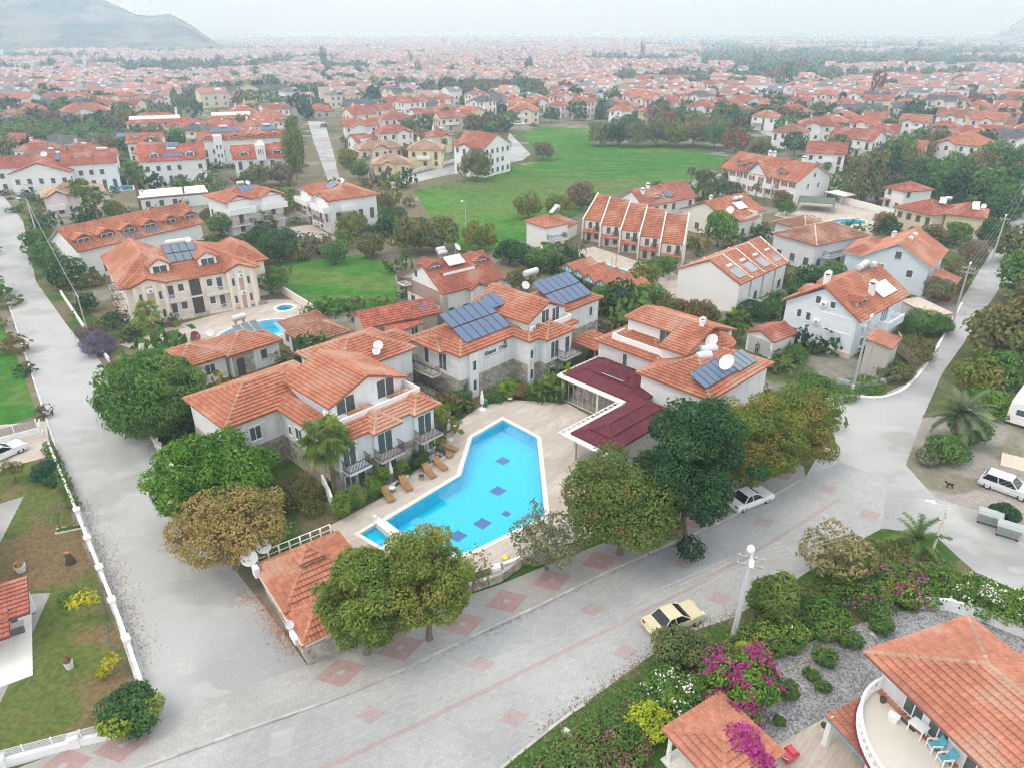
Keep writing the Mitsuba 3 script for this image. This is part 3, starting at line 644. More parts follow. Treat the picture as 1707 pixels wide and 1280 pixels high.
DECK = [(-15.72, 48.58),(-11.69, 52.93),(-7.87, 59.62),(-6.76, 65.19),(-3.63, 70.17),(-0.24, 71.77),(5.59, 71.03),(6.27, 71.03),(8.98, 67.41),(9.60, 61.55),(8.23, 50.08),(6.63, 47.21),(0.80, 44.57),(-4.35, 42.14),(-9.99, 42.47),(-13.37, 45.90)]
ground('pool_deck', DECK, .06, 'deck_tiles')
ground('beige_terrace', [(-53.10, 87.74),(-51.99, 90.89),(-38.27, 105.61),(-33.53, 105.61),(-29.37, 100.28),(-30.41, 90.89),(-35.22, 87.74),(-42.92, 82.87),(-51.39, 86.73)], .03, 'deck_tiles')
ground('terrace', [(8.71, 130.67),(16.11, 136.07),(28.10, 119.52),(36.91, 100.28),(31.46, 100.28),(26.23, 105.61),(18.96, 114.55)], .03, 'deck_tiles')
ground('terrace', [(60.22, 162.25),(71.55, 178.27),(82.06, 178.27),(89.19, 162.25),(78.67, 148.65),(71.61, 141.42),(66.91, 151.20)], .03, 'deck_tiles')
ground('terrace', [(-48.39, 151.20),(-43.87, 153.84),(-36.04, 142.35),(-41.38, 134.79),(-46.83, 141.42)], .03, 'deck_tiles')
structure('gravel_garden', sheet([(13.99, 31.83),(18.28, 34.77),(23.27, 36.93),(27.94, 38.66),(32.22, 39.26),(36.53, 36.37),(32.07, 29.62),(20.64, 26.45),(14.76, 26.45),(13.70, 28.78)], .016, 'gravel_stones'))
structure('flower_verge', sheet([*VERGE[1:], (35.70, 47.37),(36.07, 44.72),(36.43, 42.95),(38.71, 40.57),(41.12, 38.07),(38.38, 34.26),(18.19, 34.51),(13.99, 31.83),(13.16, 25.72),(-4.67, 20.92)], .014, 'weed_ground'))
structure('villa_court', sheet([(13.03, 26.45),(19.85, 30.04),(21.16, 26.08),(17.75, 23.67),(12.56, 23.67)], .03, 'deck_tiles'))
structure('drive', sheet([(-58.55, 65.19),(-55.29, 66.09),(-50.70, 66.88),(-46.18, 59.84),(-48.01, 58.53),(-49.48, 57.15),(-51.89, 55.62)], .03, 'deck_tiles'))
structure('path', sheet([(-47.46, 50.77),(-44.60, 53.02),(-42.52, 46.44),(-42.76, 44.57)], .03, 'walk_paver'))
structure('house_terrace', sheet([(-42.29, 39.88),(-36.40, 40.51),(-34.93, 40.63),(-33.07, 33.75),(-32.38, 30.83),(-32.13, 27.20)], .03, 'walk_paver'))
# kerbs, each stone a piece
def kerb(name, pts, label=None, w=.16, h=.15, col=(.40, .39, .37), l=1.0):
    p = smoothline(pts, 5); d = np.r_[0, np.cumsum(np.linalg.norm(np.diff(p, axis=0), axis=1))]
    th = Thing(name, label, 'kerb'); rg = random.Random(5)
    for i in range(min(290, int(d[-1] / l))):
        a, b = (np.array([np.interp(x, d, p[:, 0]), np.interp(x, d, p[:, 1])]) for x in (i * l + .01, (i + 1) * l - .015))
        t = math.degrees(math.atan2(*(b - a)[::-1])); c = (a + b) / 2; L = np.linalg.norm(b - a); k = rg.uniform(.85, 1.12)
        th.part('stone', MB().box(-L / 2, L / 2, -w / 2, w / 2, 0, h + rg.uniform(-.012, .012), tuple(x * k for x in col)).paint(), m=rotz(t, *c))
    return th
kerb('kerb', KERB, 'long grey stone kerb between the paved road and the pavement of red diamonds')
kerb('kerb', [(36.04, 71.62),(38.83, 72.66),(42.88, 72.36),(47.19, 75.13),(53.56, 82.31),(59.86, 90.46),(70.40, 104.23)], 'white painted kerb curving round the corner garden of the white gabled house', .3, .22, (.72, .72, .72))
kerb('kerb', [(-24.16, 32.06),(-33.76, 44.94),(-46.90, 61.90),(-56.86, 75.13),(-87.81, 116.17)], 'pale kerb along the left side of the wide empty street', .2, .12, (.5, .49, .47))
kerb('kerb', [(-0.81, 26.26),(3.21, 29.74),(5.01, 31.01)], 'broken pale kerb stones below the flowering bank by the road', .18, .10, (.40, .385, .36))
# red diamonds of pavers and the red centre line
for i, (c, s) in enumerate([((-8.83, 30.04),.62),((-2.04, 33.95),.62),((0.13, 29.79),.62),((5.89, 38.96),.62),((7.78, 34.93),.62),((15.58, 40.06),.62),((21.79, 49.24),.66),((31.45, 50.25),.75),((13.74, 44.00),.62),((29.32, 54.16),.66)]):
    a = math.radians(48); e = np.array([math.cos(a), math.sin(a)]) * s * .95; f = np.array([math.cos(a - 1.27), math.sin(a - 1.27)]) * s
    d = Polygon([np.array(c) - e - f, np.array(c) + e - f, np.array(c) + e + f, np.array(c) - e + f])
    structure('red_road_diamond', sheet(d, .0125, 'pale_red_paver'))
for i, (c, s) in enumerate([((-11.34, 33.16),1.05),((-7.67, 35.29),1.05),((-3.50, 37.44),1.0),((-0.38, 39.69),1.05),((3.08, 41.94),1.05),((7.04, 44.14),1.0),((11.10, 46.82),1.0),((15.44, 49.40),1.),((20.14, 52.20),1.0),((25.71, 56.64),1.0),((-23.14, 27.86),1.0),((-25.94, 26.52),1.0)]):
    a = math.radians(56); e = np.array([math.cos(a), math.sin(a)]) * s; f = np.array([math.cos(a - 1.3), math.sin(a - 1.3)]) * s; c = np.array(c)
    q = lambda k: [tuple(c - e * k - f * k), tuple(c + e * k - f * k), tuple(c + e * k + f * k), tuple(c - e * k + f * k)]
    structure('red_pavement_diamond', sheet(q(1), .1145, 'red_paver', [q(.2)]))
def ribbon(pts, w):
    return Polygon(LineString(smoothline(pts, 6)).buffer(w / 2, cap_style=2))
structure('red_centre_line', sheet(ribbon([(-17.74, 23.09),(-9.92, 26.97),(-3.90, 30.48),(6.21, 36.65),(13.05, 40.82),(19.95, 45.45),(29.77, 52.56)], .32), .0128, 'pale_red_paver'))
structure('drain_patch', sheet([(-14.58, 28.70),(-13.21, 29.28),(-13.12, 27.13),(-14.26, 27.20)], .0125, 'street_concrete'))
# ================================================================ the pool
def basin(name, pts, depth, rim, label, waterz=-.12, deckz=.06):
    th = Thing(name, label, 'pool')
    if Polygon(pts).exterior.is_ccw is False: pts = pts[::-1]
    wall = MB().prism(pts, -depth, deckz - .05, caps=False)
    v, f = trimesh.creation.triangulate_polygon(Polygon(pts), engine='earcut'); wall.add(np.c_[v, np.full(len(v), -depth)], f)
    th.part('basin', wall.ply('pool_tile'))
    o = Polygon(grow(pts, rim)); v, f = trimesh.creation.triangulate_polygon(Polygon(o.exterior.coords, [pts]), engine='earcut')
    r = MB().prism(grow(pts, rim), -.2, deckz + .03, (.62, .57, .52), caps=False); r.prism(pts, -.2, deckz + .03, (.62, .57, .52), caps=False); r.add(np.c_[v, np.full(len(v), deckz + .03)], f, (.66, .60, .54))
    th.part('coping', r.paint())
    b = Polygon(pts); x0, y0, x1, y1 = b.bounds; v, f = trimesh.creation.triangulate_polygon(b.buffer(-.004), engine='earcut')
    th.part('water', mikit.ply((np.c_[v, np.full(len(v), waterz)], f), 'water'))
    return th
pool = basin('swimming_pool', POOL, 1.45, .45, 'large angular bright blue swimming pool in the pale hotel deck')
for c, s in (((-0.95, 61.20),.8),((-1.35, 55.91),.85),((-2.66, 50.93),.85),((-0.52, 52.34),.5),((-4.75, 49.17),.85)):
    a = math.radians(4); c = np.array(c); e = np.array([math.cos(a), math.sin(a)]) * s; f = np.array([-e[1], e[0]])
    pool.part('dark_tile_square', MB().poly([(*(c - e), -1.44), (*(c - f), -1.44), (*(c + e), -1.44), (*(c + f), -1.44)], (.0, .085, .30)).paint())
kid = basin('paddling_pool', KID, .5, .35, 'small square blue paddling pool at the near corner of the big pool')
basin('swimming_pool', APT, 1.3, .4, 'oval turquoise pool in front of the beige apartment house')
basin('hot_tub', TUB, .6, .5, 'round green hot tub beside the oval turquoise pool')
basin('swimming_pool', LONG, 1.3, .3, 'narrow blue pool between the terraced houses and the small striped pavilions')
basin('swimming_pool', BLUE, 1.3, .35, 'kidney shaped blue pool beside the green canopy')
basin('swimming_pool', SMALL, 1.2, .3, 'small round blue pool beside two white houses with dark balconies')
basin('swimming_pool', STRIP, 1.2, .3, 'blue pool strip before the dark glass pavilion')
# ================================================================ the buildings one by one
WHITE = None
def walls(th, blocks, ov, z0=0., bsdf='white_plaster', col=None, stone=0., faces=('v-', 'u-', 'u+'), win=None, seed=1, h0=1.0, step=2.7, gap=2.7, wcol=(.78, .79, .8), w=1.0, hh=1.25, shutter=None, pane=True, prob=.8, stc='stone_wall'):
    """walls under roof blocks, with rows of windows on the faces the street sees"""
    rg = random.Random(seed)
    for bl in blocks:
        u0, u1, v0, v1, ze, rise, kind = bl[:7]; ax = bl[7] if len(bl) > 7 else 'u'
        U0, U1, V0, V1 = u0 + ov, u1 - ov, v0 + ov, v1 - ov
        zt = ze + .02
        if stone: wall_box(th, U0 - .03, U1 + .03, V0 - .03, V1 + .03, z0, stone, stc)
        wall_box(th, U0, U1, V0, V1, (stone or z0), zt, bsdf, col)
        if kind in ('gable', 'half'): gable_wall(th, U0, U1, V0, V1, zt - .01, rise * (1 - 2 * ov / ((v1 - v0) if ax == 'u' else (u1 - u0))), ax, bsdf, col)
        if kind == 'shed' :
            b = MB(); s = rise * (1 - ov / (v1 - v0)) - .1; q = np.array([[u, v, z] for u in (U0, U1) for v, z in ((V0, zt - .01), (V1, zt - .01), (V1, zt + s))])
            b.add(q, [[0, 2, 1], [3, 4, 5], [1, 2, 5], [1, 5, 4]], col); th.part('gable', b.paint() if col is not None else b.ply(bsdf))
        if win is None: continue
        for f in faces:
            a0, a1 = (U0, U1) if f[0] == 'v' else (V0, V1); h = {'u-': U0, 'u+': U1, 'v-': V0, 'v+': V1}[f]
            n = int((a1 - a0) / gap)
            for s in range(win):
                z = z0 + h0 + s * step
                if z + hh > ze - .05: continue
                for i in range(n):
                    if rg.random() > prob: continue
                    a = a0 + (a1 - a0) * (i + .5) / n; zz, h2, ww = (z, hh, w) if rg.random() < .75 else (z - .9, hh + .9, w * .95)
                    if any(o is not bl and o[0] + ov < (a if f[0] == 'v' else h) < o[1] - ov and o[2] + ov < (h if f[0] == 'v' else a) < o[3] - ov for o in blocks): continue
                    window(th, f, a, h, zz, ww, h2, 2, wcol, pane=pane, shutter=shutter)
# ---- hotel, the wing by the street (left)
A = Thing('hotel_building', 'white hotel wing nearest the street with gabled attic balcony over the pool loungers', 'building', -15.12, 58.74, 46)
ab = [(-4.9, 6.6, -4.4, 8.2, 5.8, 2.0, 'hip'), (-10.2, 2.0, 5.3, 14.1, 5.8, 1.75, 'hip'), (3.2, 13.6, 7.2, 15.8, 5.8, 1.8, 'hip'), (10.5, 15.6, 9.2, 13.6, 5.7, 1.0, 'hip')]
def skirt(u0, u1, v0, v1, z, d, r=.36, dr=.4, db=.4):
    """a strip of roof round an attic: d wide at the left and front, dr at the right, db at the back"""
    a, zi = r * d, z + r * d; A_ = [(u0, v0, z), (u1, v0, z), (u1, v1, z), (u0, v1, z)]; I = [(u0 + d, v0 + d, zi), (u1 - dr, v0 + d, zi), (u1 - dr, v1 - db, zi), (u0 + d, v1 - db, zi)]
    return {'P': [[A_[0], A_[1], (u1 - dr, v0 + d, zi), I[0]], [A_[3], A_[0], I[0], I[3]], [A_[1], A_[2], I[2], I[1]]], 'R': [(A_[0], I[0])]}
bays = [(-1.3, 2.0, -5.1, 0., 5.75, 1.0, 'hip', 'v'), (3.4, 6.75, -5.0, 0., 5.75, 1.0, 'hip', 'v')]
ga = (-2.9, 6.2, -.75, 7.6, 7.35, 1.8, 'gable', 'v')
add_roof(A, [skirt(-4.9, 6.6, -4.4, 8.2, 5.8, 1.9)] + ab[1:] + bays, TER, 'tile', caps=TAN); add_roof(A, [ga], TER, 'tile', caps=TER)
walls(A, ab, .45, stone=2.7)
for b in bays: wall_box(A, b[0] + .5, b[1] - .5, -4.35, -2, 2.7, 5.7); wall_box(A, b[0] + .5, b[1] - .5, -4.33, -2, 0, 2.7, 'stone_wall')
wall_box(A, -2.4, 5.7, -.3, 7.2, 5.9, 7.42, name='attic_wall'); gable_wall(A, -2.4, 5.7, -.3, 7.2, 7.4, 1.55, 'v')
wall_box(A, -2.9, 6.0, -2.45, -.31, 5.3, 6.0, col=(.70, .70, .70), name='attic_balcony')
p = MB(); p.box(-2.9, 6.0, -2.6, -2.45, 5.6, 6.95, (.76, .76, .77)); p.box(-3.05, -2.9, -2.6, .2, 5.6, 6.95, (.76, .76, .77)); p.box(6.0, 6.15, -2.6, .2, 5.6, 6.95, (.76, .76, .77)); A.part('parapet', p.paint())
for u in (-.9, 3.7): window(A, 'v-', u, -.3, 6.02, 2.1, 2.0 if u > 0 else 1.75, 2, door=True)
for u in (.35, 5.05):
    window(A, 'v-', u, -4.35, 2.95, 1.7, 2.2, 2, (.78, .79, .8), True); balcony(A, 'v-', u, -4.35, 2.9, 2.7, 1.2, col=(.50, .43, .39))
    window(A, 'v-', u - .6, -4.33, .1, .9, 2.1, 1, (.72, .76, .8), True); window(A, 'v-', u + .7, -4.33, .9, .9, 1.1, 1); balcony(A, 'v-', u, -4.33, .3, 2.9, 1.3, railcol=(.05, .045, .045))
window(A, 'v-', -3.3, -3.95, 2.95, 1.4, 2.2, 2, door=True); balcony(A, 'v-', -3.0, -3.95, 2.9, 2.4, 1.2)
window(A, 'v-', -3.5, -3.98, .8, 1.2, 1.3, 2); window(A, 'v-', -2.3, -3.98, .1, .9, 2.1, 1, (.72, .76, .8), True); balcony(A, 'v-', -2.8, -3.98, .3, 2.6, 1.3)
window(A, 'v-', -7.2, 5.75, 3.3, 1.2, 1.5, 2, shutter=(.55, .6, .65)); window(A, 'u-', 2.6, -4.45, 3.3, 1.2, 1.4, 2); window(A, 'u-', 4.2, -4.45, 3.3, .6, 1.0, 1)
wall_box(A, 8.2, 13.17, 7.62, 8.0, 2.7, 5.7)
dish(A, 9.2, 8.3, 7.1, -40, .55); dish(A, 8.6, 7.9, 6.7, -35, .45)
# ---- hotel, the middle block with the sign
B = Thing('hotel_building', 'white hotel block with black lettering and two large blue solar arrays on its orange roof', 'building', -4.42, 72.51, 46)
bb = [(-2.1, 9.0, -.2, 8.4, 5.8, 1.9, 'hip'), (6.3, 15.0, -2.9, 8.4, 5.8, 1.9, 'hip', 'v'), (13.5, 24.6, .4, 8.4, 5.8, 1.9, 'hip')]
bay = [(8.0, 13.2, -4.1, 0, 5.8, 1.1, 'hip', 'v'), (-2.8, .5, 2.3, 7.8, 5.75, .8, 'hip')]
add_roof(B, [bb[0], bb[2], skirt(6.3, 15.2, -2.9, 8.4, 5.8, 1.3)] + bay, TER, 'tile', caps=TAN); add_roof(B, [(7.7, 15.4, -1.35, 8.6, 7.2, 1.8, 'gable', 'v')], TER, 'tile')
walls(B, bb, .45, stone=2.6)
wall_box(B, 8.45, 12.8, -3.65, -2, 2.6, 5.7); wall_box(B, 8.5, 12.75, -3.6, -2, 0, 2.6, 'stone_wall')
wall_box(B, 8.2, 14.9, -.9, 8.2, 5.9, 7.27, name='attic_wall'); gable_wall(B, 8.2, 14.9, -.9, 8.2, 7.25, 1.58, 'v')
p = MB(); p.box(9.9, 14.7, -2.2, -2.05, 5.7, 6.75, (.76, .76, .77)); p.box(9.9, 10.05, -2.05, -.8, 5.7, 6.75, (.76, .76, .77)); p.box(14.55, 14.7, -2.05, -.8, 5.7, 6.75, (.76, .76, .77)); B.part('parapet', p.paint())
wall_box(B, 10.05, 14.55, -2.05, -.91, 5.5, 6.0, col=(.68, .68, .67), name='attic_balcony')
for u in (11.2, 13.1): window(B, 'v-', u, -.9, 6.02, 1.4, 2.0 if u < 13 else 1.8, 2, door=True)
# sign
m = face_m('v-', 0, .25, 0); 
def lettering(text, u, z, h, v, col=(.03, .03, .035), slant=.28, spread=1.0):
    t = meshkit.text_mesh(text, h, .03, True); q = np.array(t.vertices); q[:, 0] = q[:, 0] * spread + slant * q[:, 1]
    return mikit.ply((np.c_[u + q[:, 0], v - q[:, 2], z + q[:, 1]], np.array(t.faces)), 'paint', uv=coded(np.tile(col, (len(q), 1))))
B.part('lettering', lettering('Riana', 2.0, 4.45, .46, .24, spread=1.12), label='slanted black hotel name on the white wall'); B.part('lettering', lettering('Otel', 4.35, 4.45, .46, .24, spread=1.12))
B.part('lettering_line', MB().box(1.9, 5.6, .225, .24, 4.17, 4.21, (.25, .25, .26)).paint())
wall_box(B, -.6, .75, -.12, .3, 0, 5.6, name='window_bay'); window(B, 'v-', .1, -.12, 3.4, .6, 1.3, 1, (.62, .7, .7)); window(B, 'v-', .1, -.12, .9, .6, 1.4, 1, (.62, .7, .78))
for u in (7.0,): wall_box(B, u - .35, u + .45, -2.6, -2.3, 0, 5.6, name='window_bay'); window(B, 'v-', u, -2.6, 3.4, .6, 1.2, 1, (.62, .7, .7)); window(B, 'v-', u, -2.6, .7, .6, 1.4, 1, (.62, .7, .78))
window(B, 'v-', 5.4, .25, 4.9, .45, .5, 1, (.4, .4, .4))
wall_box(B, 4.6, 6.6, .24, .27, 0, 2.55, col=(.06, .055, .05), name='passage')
for f, a, h, z, w in (('v-', 11.9, -3.65, 2.9, 3.1), ('u-', 5.2, -2.35, 2.9, 4.6), ('u-', 5.2, -2.35, .3, 4.6)): balcony(B, f, a, h, z, w, 1.3, railcol=(.10, .085, .075), col=(.60, .57, .55))
window(B, 'v-', 9.9, -3.65, 2.95, 1.5, 2.2, 2, door=True); window(B, 'v-', 12.2, -3.65, 2.95, .9, 2.1, 1, door=True); window(B, 'v-', 9.5, -3.6, .7, 1.0, 1.2, 2); window(B, 'v-', 11.9, -3.6, .1, .8, 2.1, 1, door=True)
window(B, 'u-', 3.3, -2.35 + .7, 2.95, 1.4, 2.2, 2, door=True); window(B, 'u-', 6.2, -2.35 + .7, 2.95, .9, 2.1, 1, door=True); wall_box(B, -1.65, -1.5, 2.4, 7.8, 2.9, 5.7)
window(B, 'v-', -1.1, .22, .9, .7, 1.2, 1, (.25, .2, .17)); window(B, 'v-', 22.5, .85, 3.6, .6, 1.3, 1, (.55, .55, .53)); aircon(B, 'v-', 8.5, -1.1, 6.1)
solar_array(B, -.1, 1.0, 6.5, 0, 26, 2, 6, 1.16, 2.45, legs=.8); solar_array(B, 7.0, 3.95, 7.95, 0, 26, 1, 2, 1.16, 2.3)
solar_array(B, 15.8, 1.2, 6.5, 0, 26, 2, 6, 1.16, 2.35, legs=.5)
dish(B, 15.6, 6.5, 8.2, -20, .55); tank(B, 18.5, 8.2, 9.0, 0, 2.6, .42)
# ---- hotel, the block with the round tower
C = Thing('hotel_building', 'white hotel block with round stone tower and big roof dishes behind the maroon restaurant', 'building', 13.09, 68.49, -46)
cb = [(-8.3, 1.0, 3.2, 13.6, 5.4, 1.7, 'hip'), (.5, 9.6, -.3, 12.5, 5.4, 1.9, 'hip', 'v')]
add_roof(C, cb, TER, 'tile', caps=TAN)
walls(C, cb, .45)
P1 = [(-6.3, 6.2, 8.05), (.3, 6.2, 8.05), (.3, 8.9, 9.0), (-5.4, 8.9, 9.0)]; P2 = [(.3, 3.7, 7.15), (4.0, 3.7, 7.15), (4.0, 8.9, 9.0), (.3, 8.9, 9.0)]
P3 = [(4.0, 14, 7.2), (-6.3, 14, 7.2), (-5.4, 8.9, 9.0), (4.0, 8.9, 9.0)]; P4 = [(-6.3, 14, 7.2), (-6.3, 6.2, 8.05), (-5.4, 8.9, 9.0)]
add_roof(C, [{'P': [P1, P2, P3, P4], 'R': [((-5.4, 8.9, 9.), (4, 8.9, 9.)), ((-6.3, 6.2, 8.05), (-5.4, 8.9, 9.))]}], TER, 'tile', caps=TER)
wall_box(C, -6.0, 3.6, 6.6, 13.6, 5.6, 7.2, name='attic_wall'); wall_box(C, -6.0, .3, 6.6, 11.5, 7.2, 8.0, name='attic_wall'); wall_box(C, .5, 3.6, 4.2, 6.59, 5.6, 7.1, name='attic_wall')
wall_box(C, -6.4, 1.3, 4.4, 6.59, 5.2, 5.95, col=(.66, .66, .64), name='attic_balcony'); p = MB(); p.box(-6.5, .5, 4.3, 4.42, 5.6, 6.5, (.76, .76, .77)); p.box(-6.5, -6.38, 4.42, 6.6, 5.6, 6.5, (.76, .76, .77)); C.part('parapet', p.paint())
window(C, 'v-', -.7, 6.6, 5.96, 1.6, 1.9, 2, (.35, .37, .38), True)
g = np.linspace(-2.6, 1.6, 12); tw = MB(); tw.prism([(3.2 + 2.0 * math.cos(a), 10.2 + 2.0 * math.sin(a)) for a in np.linspace(0, 2 * math.pi, 16, endpoint=False)], 0, 6.9); C.part('tower', tw.ply('stone_wall'))
ring = [(3.2 + 2.5 * math.cos(a), 10.2 + 2.5 * math.sin(a), 6.75) for a in np.linspace(0, 2 * math.pi, 13)]
add_roof(C, [{'P': [[ring[i], ring[i + 1], (3.2, 10.2, 8.6)] for i in range(12)], 'R': [(ring[i], (3.2, 10.2, 8.6)) for i in range(0, 12, 2)]}], TER, 'tile', caps=TER, name='tower_roof')
window(C, 'v-', -3.9, 3.65, 3.4, .7, 1.5, 1, (.7, .71, .72)); chimney(C, 2.6, 8.5, 8.9, .5, .9)
solar_array(C, 8.5, .4, 6.1, 90, 23, 1, 6, .95, 2.3); solar_array(C, 8.7, 6.6, 6.0, 90, 20, 1, 4, .9, 2.2, col=(.12, .17, .2))
tank(C, 4.9, 6.5, 7.4, 60, 1.9, .45); tank(C, 5.3, 5.0, 7.2, 60, 1.7, .5); dish(C, 4.6, 7.6, 7.9, -10, .75); dish(C, 8.0, 5.2, 7.2, -15, .86)
# ---- restaurant
Rr = Thing('restaurant', 'glass walled poolside restaurant under low maroon metal roofs with white edge frame', 'restaurant', 13.09, 68.49, -46)
mb_ = [(-7.7, 2.6, -2.5, 4.4, 3.1, 1.2, 'hip'), (1.6, 6.6, -11.8, -.9, 3.0, 1.1, 'hip', 'v'), (-3.7, -.8, -.7, 1.3, 4.1, .45, 'hip')]
add_roof(Rr, mb_[:2], MAR, 'tile', fascia=(.17, .03, .04), caps=MAR, pitch=.3, row=1.6); add_roof(Rr, mb_[2:], MAR, 'tile', fascia=(.6, .6, .58), caps=MAR, pitch=.3, row=1.6, name='roof_lantern')
fr = MB()
for a, b, c, d in ((-8.3, 1.2, -3.3, -2.52), (1.0, 1.58, -12.5, -3.3), (1.58, 6.6, -12.5, -11.82)): fr.box(a, b, c, d, 2.86, 2.98, (.66, .65, .62))
for i in range(11): fr.box(-8.3, -7.75, -2.5 + i * .68, -2.42 + i * .68, 2.88, 3.0, (.76, .76, .75))
fr.box(-8.36, -8.28, -2.5, 4.5, 2.86, 3.02, (.76, .76, .75)); fr.box(.55, .63, -12.6, -3.3, 2.88, 3.02, (.74, .74, .73))
for i in range(13): fr.box(.62, 1.6, -12.4 + i * .72, -12.32 + i * .72, 2.99, 3.05, (.74, .74, .73))
Rr.part('eaves_frame', fr.paint())
fl = MB().box(-7.3, 6.2, -2.9, 4.2, .02, .12, (.40, .36, .32)); fl.box(2.0, 6.2, -11.5, -2.9, .02, .12, (.40, .36, .32)); fl.box(-7.3, 2.0, 4.1, 4.3, .12, 3.0, (.5, .48, .45)); fl.box(6.1, 6.3, -11.5, 4.2, .12, 3.0, (.5, .48, .45)); Rr.part('floor', fl.paint())
for i in range(13):
    u = -7.3 + i * .72
    Rr.part('glass_panel', MB().box(u + .02, u + .70, -2.92, -2.9, .14, 2.7).ply('clear_glass'))
post = MB()
for i in range(14): post.box(-7.32 + i * .72, -7.27 + i * .72, -2.95, -2.87, .1, 2.8, (.45, .45, .44))
for u in (-7.45, -2.3, 1.75): post.box(u - .14, u + .14, -3.05, -2.78, 0, 2.86, (.60, .56, .50))
post.box(-7.5, 1.9, -3.06, -2.8, 2.7, 2.86, (.68, .67, .64)); post.box(-7.5, 1.9, -3.0, -2.85, .06, .16, (.5, .47, .44))
for v in (-11.5, -8.5, -5.6): post.box(1.86, 2.14, v - .14, v + .14, 0, 2.86, (.60, .56, .50))
Rr.part('posts', post.paint())
for i in range(11): Rr.part('glass_panel', MB().box(1.98, 2.0, -11.3 + i * .75, -10.6 + i * .75, .14, 2.7).ply('clear_glass'))
tb = MB()
for i in range(6):
    for v in (-1.5, .8):
        u = -6.4 + i * 1.5; tb.box(u - .4, u + .4, v - .4, v + .4, .78, .82, (.5, .46, .4)); tb.box(u - .04, u + .04, v - .04, v + .04, .12, .78, (.1, .1, .1))
        for s in (-.62, .62): tb.box(u - .2, u + .2, v + s - .2, v + s + .2, .52, .56, (.12, .1, .09)); tb.box(u - .2, u + .2, v + s * 1.3 - .02, v + s * 1.3 + .02, .56, 1.0, (.12, .1, .09))
single('dining_tables', tb.move(C.m).paint(), 'rows of dining tables and chairs behind the restaurant glass', 'tables', stuff=True)
# ---- kiosk
K = Thing('kiosk', 'open kiosk with pyramid tile roof between two hotel blocks', 'kiosk', 13.09, 68.49, -46)
add_roof(K, [(-14.3, -9.7, 5.5, 10.0, 2.8, 1.35, 'pyramid')], TER, 'tile', caps=TER)
for u in (-13.9, -10.1):
    for v in (5.9, 9.6): K.part('post', MB().box(u - .12, u + .12, v - .12, v + .12, 0, 2.7, (.35, .26, .18)).paint())
K.part('counter', MB().box(-13.7, -10.3, 8.8, 9.4, 0, 1.1, (.2, .16, .13)).paint())
# ---- stone service house at the corner
S = Thing('stone_house', 'low rough stone house with stepped orange tile roofs at the street corner', 'building', -15.49, 35.9, 36.7)
sb = [(0, 6.6, 0, 6.0, 2.6, 1.5, 'pyramid'), (2.2, 4.1, 2.2, 4.0, 4.15, .65, 'pyramid')]
add_roof(S, sb[:1], TER, 'tile', caps=PNK); add_roof(S, sb[1:], TER, 'tile', caps=PNK, name='roof_lantern'); add_roof(S, [(-.1, 6.4, -3.2, .6, 2.25, 1.1, 'hip')], TER, 'tile', caps=PNK)
wall_box(S, .3, 6.3, .3, 5.7, 0, 2.6, 'stone_wall'); wall_box(S, .25, 6.2, -2.95, .3, 0, 2.3, 'stone_wall')
lf = MB().box(2.4, 3.9, 2.3, 2.37, 3.82, 4.0, (.75, .75, .74)); lf.box(2.45, 3.85, 2.42, 3.85, 3.2, 4.14, (.07, .06, .05)); S.part('lantern_frame', lf.paint())
S.part('wall_cap', MB().box(.1, 6.2, -3.25, -2.98, 2.12, 2.28, (.62, .58, .52)).box(-.12, .12, -3.2, 6, 2.3, 2.42, (.55, .5, .44)).paint())
rl = MB()
rl.box(.3, 6.2, 6.35, 6.41, 3.25, 3.31, (.76, .76, .76)); rl.box(.3, 6.2, 6.35, 6.41, 2.75, 2.79, (.76, .76, .76))
for i in range(8): rl.box(.3 + i * .83, .36 + i * .83, 6.1, 6.4, 2.5, 3.3, (.76, .76, .76))
S.part('railing', rl.paint())
dish(S, -.3, 6.1, 3.4, 5, .62, label='larger white dish by the corner'); dish(S, 1.0, 6.6, 3.5, 0, .55); dish(S, -.2, -1.5, 2.9, 10, .3)
S.part('electric_box', MB().box(-.35, .05, 4.9, 5.5, 2.3, 3.1, (.66, .68, .68)).paint()); S.part('electric_box', MB().box(-.32, -.02, -2.6, -1.6, 2.0, 2.5, (.6, .66, .68)).paint())
# ---- small house with two dishes
D1 = Thing('cottage', 'single storey white cottage with a brown dish and a white dish on its roof', 'house', -36.27, 75.64, 46.6)
db = [(-3.5, 3.1, .0, 6.8, 3.0, 1.4, 'hip'), (2.5, 9.9, -.6, 6.2, 3.0, 1.4, 'hip')]
add_roof(D1, db, TER, 'tile', caps=TAN); walls(D1, db, .45)
wall_box(D1, 3.2, 5.9, -.25, .3, 0, 2.9, 'stone_wall'); wall_box(D1, 3.6, 4.6, -.28, -.2, 0, 2.2, col=(.08, .075, .08), name='doorway')
window(D1, 'v-', .6, .45, 1.0, 1.3, 1.4, 2); window(D1, 'v-', 7.3, -.15, 1.1, .9, 1.3, 1, (.5, .45, .42))
dish(D1, .9, 3.8, 4.9, 20, .62, (.16, .035, .04), label='dark brown dish'); dish(D1, 2.6, 3.9, 4.9, 20, .62)
solar_array(D1, 5.6, 2.0, 3.95, 0, 24, 1, 3, 1.05, 2.1, col=(.09, .13, .17), frame=(.45, .42, .3)); tank(D1, 7.2, 4.9, 5.3, 0, 1.8, .4)
